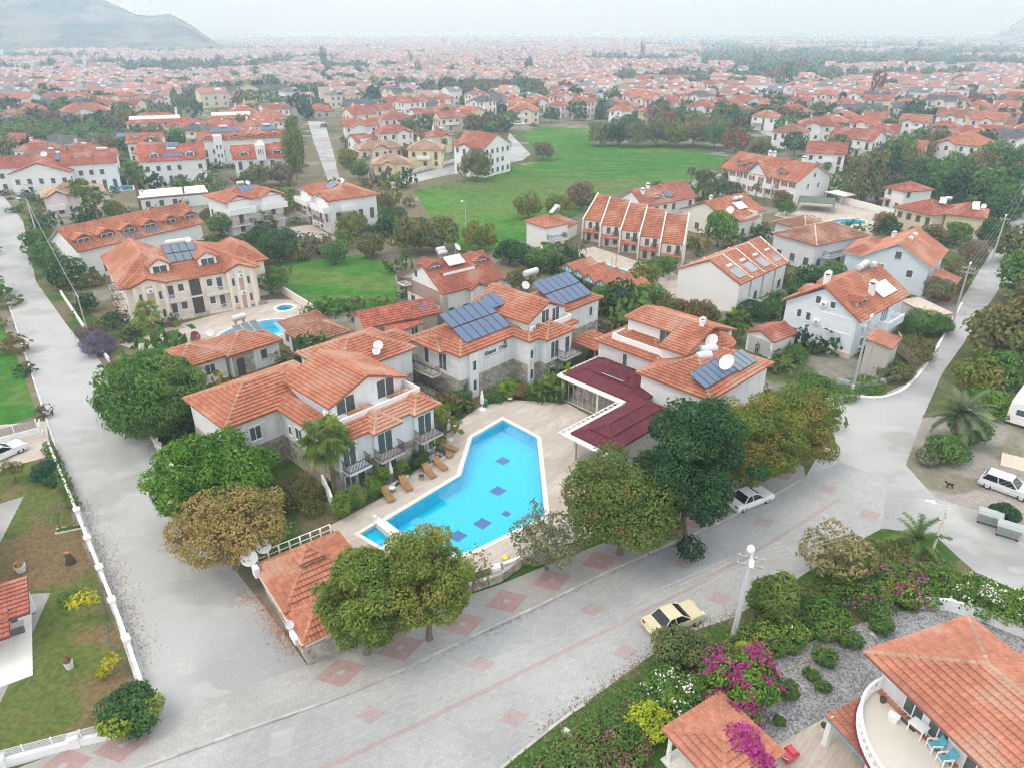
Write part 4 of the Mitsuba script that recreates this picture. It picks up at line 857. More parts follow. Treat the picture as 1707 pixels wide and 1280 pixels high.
# ================================================================ the houses around
CREAM, PINKW, YEL, BLUEW, GREYW, BEIGE, OFFW, BROWNW = (.66, .59, .46), (.70, .56, .55), (.68, .60, .38), (.60, .68, .74), (.55, .55, .56), (.64, .53, .43), (.72, .72, .71), (.34, .25, .21)
def villa(name, label, spec, blocks, kind=TER, col=OFFW, mode='course', ov=.45, win=2, seed=1, feats=(), cat='house', group=None, stone=0, z0=0, wcol=(.2, .19, .19), faces=('v-', 'u-', 'u+'), gap=2.5, h0=.9, step=2.7, caps=None, shutter=None, fascia=(.36, .14, .09), pane=True, prob=.8, w=1.0, hh=1.25, bsdf='white_plaster'):
    th = Thing(name, label, cat, spec[0], spec[1], spec[2], group)
    add_roof(th, blocks, kind, mode, fascia, caps=caps)
    walls(th, blocks, ov, z0, bsdf, None if col == 'plaster' else col, stone, faces, win, seed, h0, step, gap, wcol, shutter=shutter, pane=pane, prob=prob, w=w, hh=hh)
    for f in feats:
        t, a = f[0], f[1:]
        if t == 'dorm': dormer(th, *a[:8], kind, *a[8:], mode=mode, pane=pane)
        elif t == 'sol': solar_array(th, *a)
        elif t == 'solw': solar_array(th, *a, col=(.62, .62, .6), frame=(.55, .52, .46))
        elif t == 'tank': tank(th, *a)
        elif t == 'dish': dish(th, *a)
        elif t == 'chim': chimney(th, *a)
        elif t == 'balc': balcony(th, *a)
        elif t == 'win': window(th, *a)
        elif t == 'ac': aircon(th, *a)
        elif t == 'box': th.part(a[0], MB().box(*a[1:7], a[7]).paint())
        elif t == 'wall': wall_box(th, *a[:6], col=a[6])
    return th
# ---- beige apartment house (front towards the camera)
BA = (.74, .66, .57)
ap = villa('apartment_house', 'beige apartment house with slim pilasters, two white attic dormers and eight solar panels', (-54.3, 93.11, 34.7, 19.55),
      [(0, 19.3, 0, 15, 5.9, 3.4, 'hip'), (.0, 8.5, 1.5, 19.5, 5.9, 3.2, 'hip', 'v'), (15, 21.5, 3, 14.5, 5.9, 2.2, 'hip', 'v')], TER, BA, 'tile', .6, None, caps=PNK, cat='building',
      feats=[('dorm', 'v-', 5.8, 2.0, 6.5, 2.5, 3.5, 1.55, 1.0), ('dorm', 'v-', 12.4, 2.0, 6.5, 2.5, 3.5, 1.55, 1.0), ('sol', 7.4, 3.4, 7.6, 0, 26, 2, 4, 1.05, 1.9, (.10, .14, .18)), ('tank', 9.4, 7.6, 9.5, 0, 2.8, .45), ('dish', 11.2, 7.4, 9.6, 0, .5)])
for u0, u1 in ((1.5, 5.6), (14.2, 18.0)):
    q = Thing.__new__(Thing); q.key, q.m = ap.key, ap.m
    add_roof(q, [(u0 - .4, u1 + .4, -.7, 3.2, 6.0, .95, 'gable', 'v')], TER, 'tile', caps=TER)
    b = MB().box(u0, u1, -.3, .7, 0, 6.0, (.68, .58, .49)); b.add([(u0, -.3, 6.), (u1, -.3, 6.), ((u0 + u1) / 2, -.3, 6.75)], [[0, 2, 1]], BA); ap.part('bay', b.paint())
    for x in (u0 + .2, u0 + 1.35, u1 - 1.35, u1 - .2): ap.part('pilaster', MB().box(x - .22, x + .22, -.55, -.3, 0, 5.9, (.74, .65, .56)).paint())
    for x in (u0 + .78, u1 - .78):
        for z in (.9, 3.6): window(ap, 'v-', x, -.3, z, .55, 1.35, 1)
    ap.part('panel_strip', MB().box(u0 + 1.6, u1 - 1.6, -.34, -.3, .3, 5.8, (.50, .36, .27)).paint())
    for z in (2.2, 4.9): aircon(ap, 'v-', (u0 + u1) / 2, -.34, z)
for u in (7.0, 12.6):
    for z in (.35, 3.1):
        balcony(ap, 'v-', u, .6, z, 3.4, 1.15, 'iron', (.68, .60, .53), (.62, .60, .58)); window(ap, 'v-', u - .6 * (1 if u < 10 else -1), .6, z, .9, 2.1, 1, door=True); window(ap, 'v-', u + .8 * (1 if u < 10 else -1), .6, z + .9, .9, 1.2, 1)
wall_box(ap, 9.0, 10.5, .55, .65, 0, 5.5, col=(.08, .07, .06), name='stairwell'); ap.part('landing', MB().box(8.9, 10.6, .2, .6, 2.85, 3.05, BA).paint()); wall_box(ap, -.1, 19.4, -.5, .62, 0, .3, 'stone_wall', name='plinth')
for v in (3, 8, 12): balcony(ap, 'u-', v, .6, 3.1, 2.6, 1.0, 'iron', (.68, .60, .53), (.12, .11, .1)); balcony(ap, 'u-', v, .6, .4, 2.6, 1.0, 'iron', (.68, .60, .53), (.12, .11, .1)); window(ap, 'u-', v, .6, 3.15, 1.2, 2.0, 2, door=True); window(ap, 'u-', v, .6, .5, 1.2, 2.0, 2, door=True)
# ---- red roof with a row of attic dormers behind it
villa('guest_house', 'long red tiled guest house with a row of brown wooden attic dormers', (-72.01, 114.19, 56.5, 24.55), [(0, 24, 0, 10.5, 5.2, 3.2, 'gable')], TER, OFFW, 'course', .5, 1, 3, cat='building',
      feats=[('dorm', 'v-', 2.2 + 4.0 * i, 1.6, 5.6, 2.6, 4.2, 1.35, .8, (.24, .12, .08)) for i in range(6)] + [('sol', 8.6 + 3.9 * i, .5, 5.55, 0, 28, 1, 3, 1.0, 1.6) for i in range(2)] + [('dish', 13.5, 4, 7.2, 10, .5)])
# ---- brown gabled house behind the hotel
villa('house', 'house with brown timbered gable and silver solar panels behind the lettered hotel block', (-9.89, 94.82, 39.5, 11.01), [(0, 11.4, 0, 10.5, 4.6, 3.2, 'gable'), (1.8, 8.2, 2.8, 9, 6.6, 1.2, 'hip'), (4.6, 7.6, -.8, 3, 4.4, .9, 'gable', 'v')], RED, 'plaster', 'tile', .4, 1, 5, stone=1.2,
      feats=[('box', 'attic_wall', 2.2, 7.8, 2.6, 8.6, 4.4, 6.6, (.72, .72, .71)), ('solw', 3.6, 3.2, 7.3, 0, 30, 1, 3, .95, 1.9), ('tank', 4.4, 6.0, 8.6, 0, 1.5, .33), ('tank', 4.6, 6.8, 8.9, 0, 1.5, .33), ('dish', 7.0, 6.0, 8.9, 30, .6),
             ('dorm', 'v-', 1.6, 4.0, 6.6, 2.2, 3, 1.0, .8, BROWNW), ('dorm', 'v-', 9.6, 3.4, 6.2, 2.2, 3, 1.0, .8, (.3, .2, .14)), ('wall', .35, .42, .4, 10, 2.5, 4.6, BROWNW), ('win', 'u-', 7.2, .35, 5.3, .9, 1.2, 1), ('balc', 'u-', 9.6, .4, 4.0, 2.2, 1.3), ('win', 'v-', 5.2, .35, 3.0, .3, .9, 1), ('box', 'brick_pier', -.1, .8, -.2, .5, 0, 4.4, (.42, .38, .32)), ('box', 'porch_post', 4.7, 4.9, -.7, -.5, 0, 4.3, (.7, .7, .68)), ('box', 'porch_post', 7.3, 7.5, -.7, -.5, 0, 4.3, (.7, .7, .68))])
villa('shed', 'long low shed with dark red tiles and a dark solar panel at its end', (-19.62, 86.9, 31.6, 8.83), [(0, 11.2, 0, 5.0, 2.7, 1.5, 'gable')], DRD, (.45, .38, .33), 'course', .3, None, cat='shed', feats=[('sol', 8.4, .7, 3.1, 0, 30, 1, 2, 1.2, 1.8)])
villa('lean_to', 'low lean-to with faded pink roof below the long dark red shed', (-15.81, 86.69, 46.7, 5.94), [(0, 5.5, 0, 2.4, 2.1, .5, 'shed')], DRD, (.5, .45, .42), 'flat', .2, None, cat='shed', feats=[('win', 'v-', 1.5, .2, .6, 1.3, 1.3, 2), ('win', 'v-', 3.8, .2, .6, 1.3, 1.3, 2)])
villa('outbuilding', 'low pinkish hip roofed outbuilding between the oval pool and the hotel', (-25.85, 81.73, 44.9, 6.48), [(0, 6.4, 0, 5.6, 2.6, 1.5, 'hip'), (.5, 6.6, 4.8, 8.4, 2.5, .8, 'shed')], BRN, OFFW, 'course', .3, 1, cat='shed')
# ---- white gabled house at the corner (right)
villa('house', 'white gabled corner house with white chimneys and cream solar panels on its orange roof', (36.61, 90.4, -48.0, 11.19), [(-.2, 10.6, 0, 15.6, 5.3, 3.4, 'gable', 'v')], TER, (.66, .70, .76), 'tile', .55, None, 1, gap=2, bsdf='white_plaster', caps=TER, cat='house',
      feats=[('win', 'v-', 4.6, .55, 6.0, .8, 1.1, 1, (.74, .75, .76)), ('win', 'v-', 6.6, .55, 5.9, .75, .95, 1, (.74, .75, .76)), ('win', 'v-', 2.4, .55, 3.5, .7, 1.2, 1, (.76, .77, .78)), ('win', 'v-', 3.7, .55, 3.4, .7, 1.2, 1, (.76, .77, .78)),
             ('win', 'v-', 7.7, .5, 3.1, 3.6, 1.3, 4, (.76, .77, .78)), ('win', 'v-', 7.6, .5, .75, 3.6, 1.4, 4, (.76, .77, .78)), ('win', 'v-', 2.2, .55, .9, .75, 1.1, 1), ('win', 'v-', 3.6, .55, .9, .75, 1.1, 1), ('win', 'v-', .9, .55, .1, .8, 2, 1, (.7, .72, .74), True),
             ('wall', 5.6, 10.0, .45, .6, 0, 5.2, (.66, .70, .76)), ('box', 'plinth', 5.4, 10.2, .2, .44, 0, .7, (.60, .50, .40)), ('ac', 'v-', 5.4, .55, 5.9), ('ac', 'v-', 4.9, .55, 3.3), ('ac', 'u+', 3, 10.05, 3.3),
             ('chim', 4.4, 2.3, 8.5, .65, 1.3), ('chim', 2.2, 7.6, 7.0, .65, 1.3), ('chim', 8.4, 7.3, 7.0, .7, 1.5), ('solw', 9.6, 8.6, 6.2, 90, 30, 1, 5, .85, 2.3), ('tank', 5.4, 9.5, 9.3, 90, .9, .42), ('tank', 5.4, 10.5, 9.4, 90, .9, .42), ('tank', 5.2, 11.6, 9.4, 90, .9, .42), ('tank', 6.0, 12.4, 9.2, 90, .9, .42),
             ('dorm', 'u+', 3.6, 8.9, 5.6, 3.2, 4, 1.5, .35, (.6, .5, .42)), ('dorm', 'u-', 3.2, 1.5, 5.7, 3.2, 3.4, 1.2, .3, (.6, .5, .42)), ('dorm', 'u-', 8.2, 1.5, 5.7, 2.8, 3.4, 1.2, .3, (.6, .5, .42)), ('balc', 'u+', 9.5, 10.05, 2.7, 5, 1.6, 'wall', (.70, .72, .76)), ('balc', 'u-', 9, .35, 2.7, 6, 2.0, 'wall', (.72, .74, .77)), ('win', 'u+', 4, 10.05, .9, 2.4, 1.3, 3), ('win', 'u+', 9, 10.05, 2.8, 2.4, 2., 3), ('win', 'u+', 9, 10.05, .3, 2.4, 2., 3)])
villa('porch', 'small orange roofed porch on an ornate grey lattice beside the white corner house', (43.94, 77.76, 49.2, 10.08), [(0, 4.4, -1.6, 1.6, 4.2, .5, 'shed')], TER, (.45, .42, .4), 'course', .25, None, cat='porch', feats=[('dish', 4.2, -1.2, 4.6, 20, .4)])
villa('garage', 'white garage with red gable roof and grey roller door', (30.72, 86.14, -53.1, 4.74), [(0, 4.4, 0, 5.4, 2.5, .9, 'gable', 'v')], RED, OFFW, 'tile', .25, None, cat='garage', feats=[('box', 'roller_door', .6, 3.8, .2, .24, .02, 2.25, (.42, .44, .46))])
# ---- terraced row on the right with white fire walls
for i, lab in enumerate(['first terraced house of the solar panelled row, with the blank white end wall', 'second terraced house from the blank white end wall, grey panels on the eave', 'third terraced house from the blank white end wall, framed dark panels', 'fourth terraced house of the solar panelled row, farthest from the white end wall']):
    sp = (33.68, 99.3, 45.4, 16.07); t = math.radians(sp[2]); x, y = sp[0] + math.cos(t) * i * 3.95, sp[1] + math.sin(t) * i * 3.95
    villa('terraced_house', lab, (x, y, sp[2]), [(-.1, 3.7, 0, 11.0, 4.6, 2.6 + .15 * i, 'gable')], TER, OFFW, 'course', .25, 2, i, faces=('v-',), gap=1.7, group=None, caps=PNK,
          feats=[('box', 'fire_wall', 3.66, 3.9, .1, 10.9, 4.3, 4.9, (.72, .70, .67)), ('sol', .9, .9, 5.15, 0, 26, 1, 2, 1.05, 1.9, (.2, .24, .27), 0, (.4, .4, .4)), ('tank', 2.0, 3.3, 6.3, 0, 1.5, .3)])
    w2 = MB(); 
    for s in (0, 1):
        q = np.array([(u, v, z) for u in (3.68, 3.92) for v, z in (((.1, 4.7), (5.5, 7.4 + .15 * i), (5.5, 7.1), (.1, 4.4)) if not s else ((5.5, 7.4 + .15 * i), (10.9, 4.7), (10.9, 4.4), (5.5, 7.1)))]); w2.add(q, [[0, 1, 2, 3], [4, 7, 6, 5], [0, 4, 5, 1], [3, 2, 6, 7]], (.72, .70, .67))
    put(f'terraced_house{"" if i == 0 else f"_{i:03d}"}__parapet', {**w2.paint(), 'to_world': T(rotz(sp[2], x, y))})
single('yard_wall', MB().box(-6, 0, -.1, .1, 0, 1.7, OFFW).box(-6, -5.8, -3, -.1, 0, 1.7, OFFW).move(rotz(140, *(32.97, 104.23))).paint(), 'white garden wall with a flat porch roof before the blank terraced end wall', 'wall')
# ---- five terraced houses with steep sheds
U5 = [(14.46, 140.82, -31.4, 3.81), (17.44, 136.43, -21.1, 3.92), (20.71, 132.27, -22.0, 3.56), (23.53, 127.91, -19.7, 3.73), (26.53, 123.4, -16.8, 4.08)]
for i, (sp, o) in enumerate(zip(U5, ['leftmost', 'second from left', 'middle', 'second from right', 'rightmost'])):
    w = sp[3]
    th = villa('steep_terraced_house', f'pink white terraced house with one steep orange slope, {o} of the five', sp, [(0, w, 0, 6.2, 4.3, 3.9, 'shed')], TER, (.66, .60, .56), 'course', .12, None, i, caps=PNK,
          feats=[('win', 'v-', w * .36, .12, 2.75, .75, 1.1, 1, (.2, .1, .07)), ('win', 'v-', w * .74, .12, 2.2, .7, 1.8, 1, (.12, .07, .05), True), ('win', 'v-', w * .3, .12, .2, .8, 1.6, 1, (.12, .1, .1), True), ('win', 'v-', w * .72, .12, .7, .8, 1.0, 1, (.2, .1, .07)), ('balc', 'v-', w * .74, .12, 2.15, 1.1, .6)])
    for u in ((-.12, w - .12) if i == 4 else (-.12,)):
        b = MB(); q = np.array([(x, v, z) for x in (u - .1, u + .14) for v, z in ((-.5, 0), (6.3, 0), (6.3, 8.55), (-.1, 4.7), (-.5, 4.4))]); b.add(q, [[0, 1, 2], [0, 2, 3], [0, 3, 4], [5, 7, 6], [5, 8, 7], [5, 9, 8], [4, 3, 8], [4, 8, 9], [3, 2, 7], [3, 7, 8], [0, 4, 9], [0, 9, 5]], (.64, .58, .55)); th.part('fire_wall', b.paint())
    add_roof(th, [(.2, w - .3, -.9, .0, 2.0, .45, 'shed')], TER, 'course', name='porch_roof')
for i, p in enumerate([(8.31, 114.62, -44.0, 2.86), (10.1, 111.66, -49.9, 2.48), (11.64, 109.14, -54.5, 2.61), (13.28, 106.42, -51.1, 2.62), (15.07, 104.1, -53.3, 3.13)]):
    th = Thing('pavilion', ['first small orange roofed pool pavilion, by the tall bushes', 'second small pool pavilion with blue striped gable', 'third and middle small pool pavilion with blue striped gable', 'fourth small pool pavilion with blue striped gable', 'last small pool pavilion, half hidden by the yellow leaved tree'][i], 'pavilion', p[0], p[1], p[2]); w = p[3]
    add_roof(th, [(-.2, w + .2, -.4, 6, 2.5, .9, 'gable', 'v')], TER, 'course', fascia=(.2, .1, .06))
    q = MB()
    for j in range(8): q.add([(w * j / 8, -.1, 2.1), (w * (j + 1) / 8, -.1, 2.1), (w * (j + 1) / 8, -.1, 2.45 + .8 * (1 - abs((j + 1) / 4 - 1))), (w * j / 8, -.1, 2.45 + .8 * (1 - abs(j / 4 - 1)))], [[0, 1, 2, 3]], ((.1, .50, .66), (.75, .77, .78))[j % 2])
    th.part('striped_awning', q.paint())
    for u in (.1, w - .1):
        for v in (.1, 5.5): th.part('post', MB().box(u - .08, u + .08, v - .08, v + .08, 0, 2.4, (.3, .2, .13)).paint())
villa('house', 'small white cube house with orange hip roof and one silver tank at the field edge', (2.3, 138.09, -52.7, 8.23), [(0, 6.9, 0, 6.2, 4.6, 1.4, 'hip')], TER, OFFW, 'course', .4, 1, 2, faces=('u+',), feats=[('solw', 2.6, 4.2, 6.2, 0, 35, 1, 1, 1, 1.9), ('tank', 3, 6, 7.2, 0, 1.3, .35), ('balc', 'u+', 2.5, 6.5, 2.2, 4, 1.5, 'iron')])
villa('shed', 'brown tiled lean-to shed between the cube house and the steep terraces', (11.4, 140.86, 61.8, 8.02), [(0, 5, 0, 5, 2.6, 1.2, 'shed')], BRN, OFFW, 'course', .2, None, cat='shed')
# ---- houses behind the terraces
villa('house', 'white house with red gable roof, glazed balcony and two chimneys beside the green field', (22.17, 153.54, -53.3, 9.33), [(0, 8.5, 0, 17, 5.4, 2.8, 'gable', 'v')], RED, OFFW, 'course', .5, 2, 4, feats=[('chim', 4.5, 5, 7.8, .6, 1.2), ('chim', 5.5, 2.5, 7.2, .6, 1.2), ('balc', 'v-', 4.2, .5, 2.9, 5, 1.4, 'wall', (.74, .74, .74)), ('dorm', 'u+', 5, 7.2, 5.7, 2.4, 3, 1.1, .6), ('sol', 7.6, 8, 6.2, 90, 30, 1, 2)])
villa('house', 'white gabled house with one big white dish and silver tanks on its orange roof', (35.44, 150.29, -51.8, 12.8), [(0, 12.2, 0, 13.5, 4.2, 2.6, 'gable', 'v'), (9, 14, 2, 9, 3.9, 1.2, 'shed', 'v')], TER, (.70, .68, .63), 'course', .5, 1, 6, feats=[('dish', 10.6, 3, 5.2, 0, .95), ('solw', 10.6, 6, 5.1, 90, 28, 1, 3, 1, 2.2), ('tank', 8, 8, 6.7, 90, 1.3, .4), ('tank', 8, 9.5, 6.7, 90, 1.3, .4), ('chim', 4, 5, 6, .5, 1)])
villa('house', 'pale grey house with brown and orange hip roof and mortared ridges', (47.65, 128.13, -59.9, 10.26), [(0, 10, 0, 14.5, 4.8, 2.1, 'hip', 'v'), (-6, 2, 7, 15, 4.8, 1.7, 'hip')], BRN, (.60, .61, .64), 'course', .5, 2, 3, caps=PALE, feats=[('balc', 'u+', 6, 9.5, 2.5, 7, 1.4, 'iron')])
villa('long_house', 'long white house with red shutters and four pointed brown attic dormers', (55.74, 194.95, -57.8, 25.58), [(0, 24.8, 0, 14, 5.2, 3.6, 'gable'), (9, 16, -.6, 8, 5.3, 3.3, 'gable', 'v')], TER, OFFW, 'course', .6, 2, 9, wcol=(.7, .7, .7), shutter=(.30, .07, .05), faces=('v-',), gap=2.3, prob=.95, w=.75, cat='building',
      feats=[('dorm', 'v-', u, 1.6, 5.8, 2.0, 4, 1.2, 1.1, (.35, .22, .16)) for u in (5.2, 8.8, 13, 18.6)] + [('chim', 9.5, 7.5, 8.6, .7, 1.4), ('chim', 11, 7.5, 8.6, .7, 1.4), ('chim', 20, 7.5, 8.6, .7, 1.4), ('balc', 'v-', 5.5, .6, 2.7, 2.5, 1.2, 'wall', (.74, .74, .74)), ('balc', 'v-', 16.5, .6, 2.7, 2.8, 1.2, 'wall', (.74, .74, .74)), ('win', 'u+', 5, 24.2, 3, 1, 1.3), ('win', 'u+', 9, 24.2, 3, 1, 1.3), ('win', 'u+', 7, 24.2, 5.6, 1, 1.3)])
def canopy(label, p, d, z, col, rise=.35, name='canopy'):
    th = Thing(name, label, 'canopy', p[0], p[1], p[2]); w = p[3]
    b = MB(); b.flat(np.array([(0, 0, z), (w, 0, z), (w, d, z), (0, d, z), (w / 2, d / 2, z + rise)]), [[0, 1, 4], [1, 2, 4], [2, 3, 4], [3, 0, 4]], col); b.box(0, w, 0, d, z - .1, z - .02, tuple(c * .8 for c in col)); th.part('cover', b.paint())
    for u in (.15, w - .15):
        for v in (.15, d - .15): th.part('post', MB().box(u - .07, u + .07, v - .07, v + .07, 0, z - .1, (.2, .2, .2)).paint())
canopy('dark green canopy with posts beside the kidney shaped pool', (66.98, 166.83, -23.3, 8.07), 7, 2.3, (.07, .10, .085), .4)
canopy('white sheet canopy behind the dark green one', (77.75, 178.35, -64.8, 6.29), 4.5, 2.2, (.72, .71, .69), .3)
canopy('cream sunshade by the grey hip roofed house', (62.51, 132.37, -47.5, 4.55), 4, 2.2, (.62, .52, .40), .1)
villa('house', 'pale blue white house with big gable roof and two white solar units', (57.12, 113.12, -38.6, 11.48), [(0, 10.8, 0, 13.4, 4.8, 3.1, 'gable', 'v'), (-3, 2, 1.5, 12, 4.7, 1.3, 'hip', 'v')], TER, (.58, .65, .71), 'course', .5, None, 2, caps=TER, fascia=(.62, .62, .62),
      feats=[('win', 'v-', 3.2, .5, 2.7, 1.5, 1.4, 2), ('win', 'v-', 7.8, .5, 2.6, 1.0, 1.3, 1), ('win', 'v-', 5.6, .5, 5.4, .9, 1.1, 1, (.3, .2, .2)), ('solw', 8.6, 5.2, 6.0, 90, 30, 1, 1, 1.0, 2.4), ('solw', 8.6, 8.2, 6.0, 90, 30, 1, 1, 1.0, 2.4), ('tank', 5.9, 5.6, 7.6, 90, 1.2, .4), ('tank', 5.9, 8.7, 7.6, 90, 1.2, .4), ('balc', 'u+', 4, 10.3, 2.3, 5, 1.4, 'wall', (.62, .5, .48)), ('chim', 2.6, 10, 6.3, .6, 1)])
villa('porch', 'dark red roofed porch annex beside the pale blue white house', (66.84, 105.53, 50.0, 11.44), [(0, 4.5, -2.2, 1.2, 2.9, .9, 'shed')], RED, (.30, .07, .06), 'course', .25, None, cat='porch')
villa('store', 'long grey flat store by the side road pole', (58.09, 100.05, -79.2, 9.85), [(0, 7, 0, 3.2, 2.0, .25, 'shed')], PALE, (.58, .57, .55), 'flat', .2, None, cat='shed')
villa('house', 'yellow house with hip roof, left half of the pair by the dense trees', (81.36, 151.67, -61.9, 9.89), [(0, 9.6, 0, 10.5, 4.4, 2.0, 'hip')], RED, (.66, .58, .42), 'course', .6, 1, 3, h0=2.4, faces=('v-', 'u-'), gap=2.0, prob=1, feats=[('solw', 7, 4.5, 6.0, 30, 25, 1, 1, 1.3, 2.2), ('tank', 7.4, 6.8, 6.9, 30, 1.3, .35)])
villa('house', 'yellow house with hip roof, right half of the pair by the dense trees', (88.51, 145.04, -33.5, 6.57), [(0, 7.8, 0, 9.5, 4.4, 1.9, 'hip')], RED, (.70, .62, .42), 'course', .6, 1, 8, gap=3, prob=.5, feats=[('solw', 4.8, 2, 5.5, 10, 25, 1, 1, 1.3, 2.2), ('tank', 5.2, 5, 6.3, 10, 1.3, .35), ('dish', 6.6, 4, 6.0, 0, .5)])
villa('house', 'white house with reddish hip roof half hidden behind a tall round tree', (87.78, 169.97, -72.2, 7.25), [(0, 6.6, 0, 9, 5.0, 1.6, 'hip')], RED, OFFW, 'course', .5, 2, 4, feats=[('box', 'porch_roof', .8, 2.8, -1.2, .5, 2.4, 2.6, (.40, .13, .09))])
# ---- left and middle distance
def twin(label, sp, d, seed, col=OFFW):
    w = sp[3]
    return villa('house', label, sp, [(0, w, 0, d, 6.9, 1.7, 'hip'), (.3, w * .45, -.6, d * .6, 6.8, 1.3, 'gable', 'v'), (w * .55, w - .3, -.6, d * .6, 6.8, 1.3, 'gable', 'v')], TER, col, 'course', .6, 2, seed, h0=.6, step=2.4,
          feats=[('balc', 'v-', w * .24, .1, 4.6, w * .42, 1.5, 'wall', (.75, .75, .75)), ('balc', 'v-', w * .76, .1, 4.6, w * .42, 1.5, 'wall', (.75, .75, .75)), ('win', 'v-', w * .24, .1, 4.7, w * .25, 1.9, 3, (.2, .1, .07), True), ('win', 'v-', w * .76, .1, 4.7, w * .25, 1.9, 3, (.2, .1, .07), True), ('balc', 'v-', w * .76, .1, 2.2, w * .34, 1.4, 'iron', (.72, .72, .72), (.18, .09, .06)), ('balc', 'v-', w * .2, .1, 2.2, w * .34, 1.4, 'iron', (.72, .72, .72), (.18, .09, .06)),
                 ('sol', w * .4, d * .3, 7.9, 0, 25, 1, 3, 1.0, 2.0), ('tank', w * .5, d * .6, 9.2, 0, 1.6, .35), ('dish', w * .6, d * .55, 9.1, 0, .5), ('balc', 'u+', d * .35, w - .6, 4.6, 3, 1.3, 'wall', (.75, .75, .75))])
twin('white three storey house with dark wooden balconies, left of the small round pool', (-58.35, 143.65, 43.9, 13.56), 10, 1)
twin('white three storey house with dark wooden balconies, right of the small round pool', (-47.14, 158.18, -52.5, 16.19), 11.5, 2)
villa('carport', 'dark grey carport roof in front of the white balcony house', (-47.72, 133.86, 38.5, 5.8), [(0, 6, 0, 3, 2.5, .5, 'shed')], GRY, (.2, .15, .12), 'flat', .2, None, cat='carport')
villa('house', 'pale pink house with weathered tan roof and two wavy gables', (-105.15, 159.17, 32.3, 13.52), [(0, 13, 0, 10, 4.6, 2.0, 'hip'), (1.0, 5.5, -.8, 5, 4.7, 1.3, 'gable', 'v'), (6.8, 12.4, -.8, 5, 4.7, 1.4, 'gable', 'v')], TAN, (.70, .60, .60), 'course', .5, 2, 3, feats=[('dish', 13, 1, 3, 0, .6), ('dish', 13.2, .4, 1, 0, .6), ('balc', 'v-', 2.6, -.3, 2.0, 3.4, 1.0, 'wall', (.74, .7, .7))])
villa('guest_house', 'long white guest house with red roof and blue solar panels by the street end', (-118.34, 190.53, 23.2, 9.5), [(0, 13.5, 0, 12, 6.4, 3.0, 'gable'), (-16, 2, 3, 12, 6.2, 2.4, 'gable')], RED, OFFW, 'course', .5, 2, 6, cat='building', feats=[('sol', 8.8, 1.8, 7.1, 0, 28, 2, 3, 1.2, 1.9), ('tank', 10, 5.8, 9.4, 0, 2.6, .4), ('sol', -1.5, 4, 7.4, 0, 28, 1, 5, 1.2, 2.4), ('tank', 0, 7, 8.8, 0, 2.4, .4), ('dorm', 'v-', 4, 3, 7.0, 2.2, 3, 1.1, .6), ('dorm', 'v-', 6.5, 3, 7.0, 2.2, 3, 1.1, .6), ('dish', -4, 7, 8.5, 0, .8)])
villa('house', 'white house with a wide low gable beside the street end', (-128.75, 184.38, 15.3, 12.88), [(0, 14.5, 0, 9, 5.2, 2.6, 'gable', 'v')], RED, OFFW, 'course', .5, 1, 7, h0=2.6)
villa('building', 'white building with red mansard roof, two white dormers and stacked solar panels', (-101.08, 197.43, 21.0, 16.8), [(0, 17, 0, 10, 6.2, 3.6, 'gable')], DRD, OFFW, 'course', .5, 2, 5, cat='building', feats=[('dorm', 'v-', 4, 1.3, 6.8, 2.4, 3.5, 1.3, .8, (.74, .74, .74)), ('dorm', 'v-', 13, 1.3, 6.8, 2.4, 3.5, 1.3, .8, (.74, .74, .74)), ('sol', 6.4, .9, 7.0, 0, 33, 1, 5, .9, 1.5), ('sol', 7.0, 4, 9.2, 0, 33, 1, 3, 1.1, 1.8), ('tank', 8.5, 3.6, 8.8, 0, 2.4, .35)])
villa('building', 'white building with dark red roof and little tower with slit windows', (-78.61, 205.2, 20.4, 15.12), [(0, 15.5, 0, 9, 5.6, 3.2, 'gable')], DRD, OFFW, 'course', .5, 2, 6, cat='building', feats=[('wall', 6.6, 9.2, -.2, 3, 5, 9.2, (.74, .74, .74)), ('win', 'v-', 7.3, -.2, 6.6, .4, 1.5, 1), ('win', 'v-', 7.9, -.2, 6.6, .4, 1.5, 1), ('win', 'v-', 8.5, -.2, 6.6, .4, 1.5, 1), ('dorm', 'v-', 3.4, 1.2, 6.2, 2.6, 3, 1.2, .6), ('dorm', 'v-', 12.4, 1.2, 6.2, 2.6, 3, 1.2, .6), ('dish', 8, 1, 9.6, 0, .9)])
villa('building', 'white building with a row of brown dormers and roof tanks behind the little tower', (-96.72, 227.53, 21.0, 26.76), [(0, 26, 0, 9, 7.6, 2.0, 'gable')], TER, OFFW, 'course', .5, 2, 8, cat='building', feats=[('dorm', 'v-', 3 + 4.0 * i, .8, 7.4, 2.4, 3, 1.2, .7, (.3, .14, .1)) for i in range(6)] + [('wall', 4.4, 7, -.5, 3, 0, 9, (.75, .75, .75)), ('win', 'v-', 5.2, -.5, 5, .6, 1.3, 1), ('win', 'v-', 6.2, -.5, 5, .6, 1.3, 1), ('win', 'v-', 5.2, -.5, 2.4, .6, 1.3, 1), ('win', 'v-', 6.2, -.5, 2.4, .6, 1.3, 1), ('sol', 4, 4, 9.5, 0, 30, 1, 8, 1.0, 2.2), ('tank', 8, 6, 11, 0, 2.6, .4), ('sol', 19, 4, 9.5, 0, 30, 1, 5, 1.0, 2.2), ('tank', 21, 6, 11, 0, 2.6, .4)])
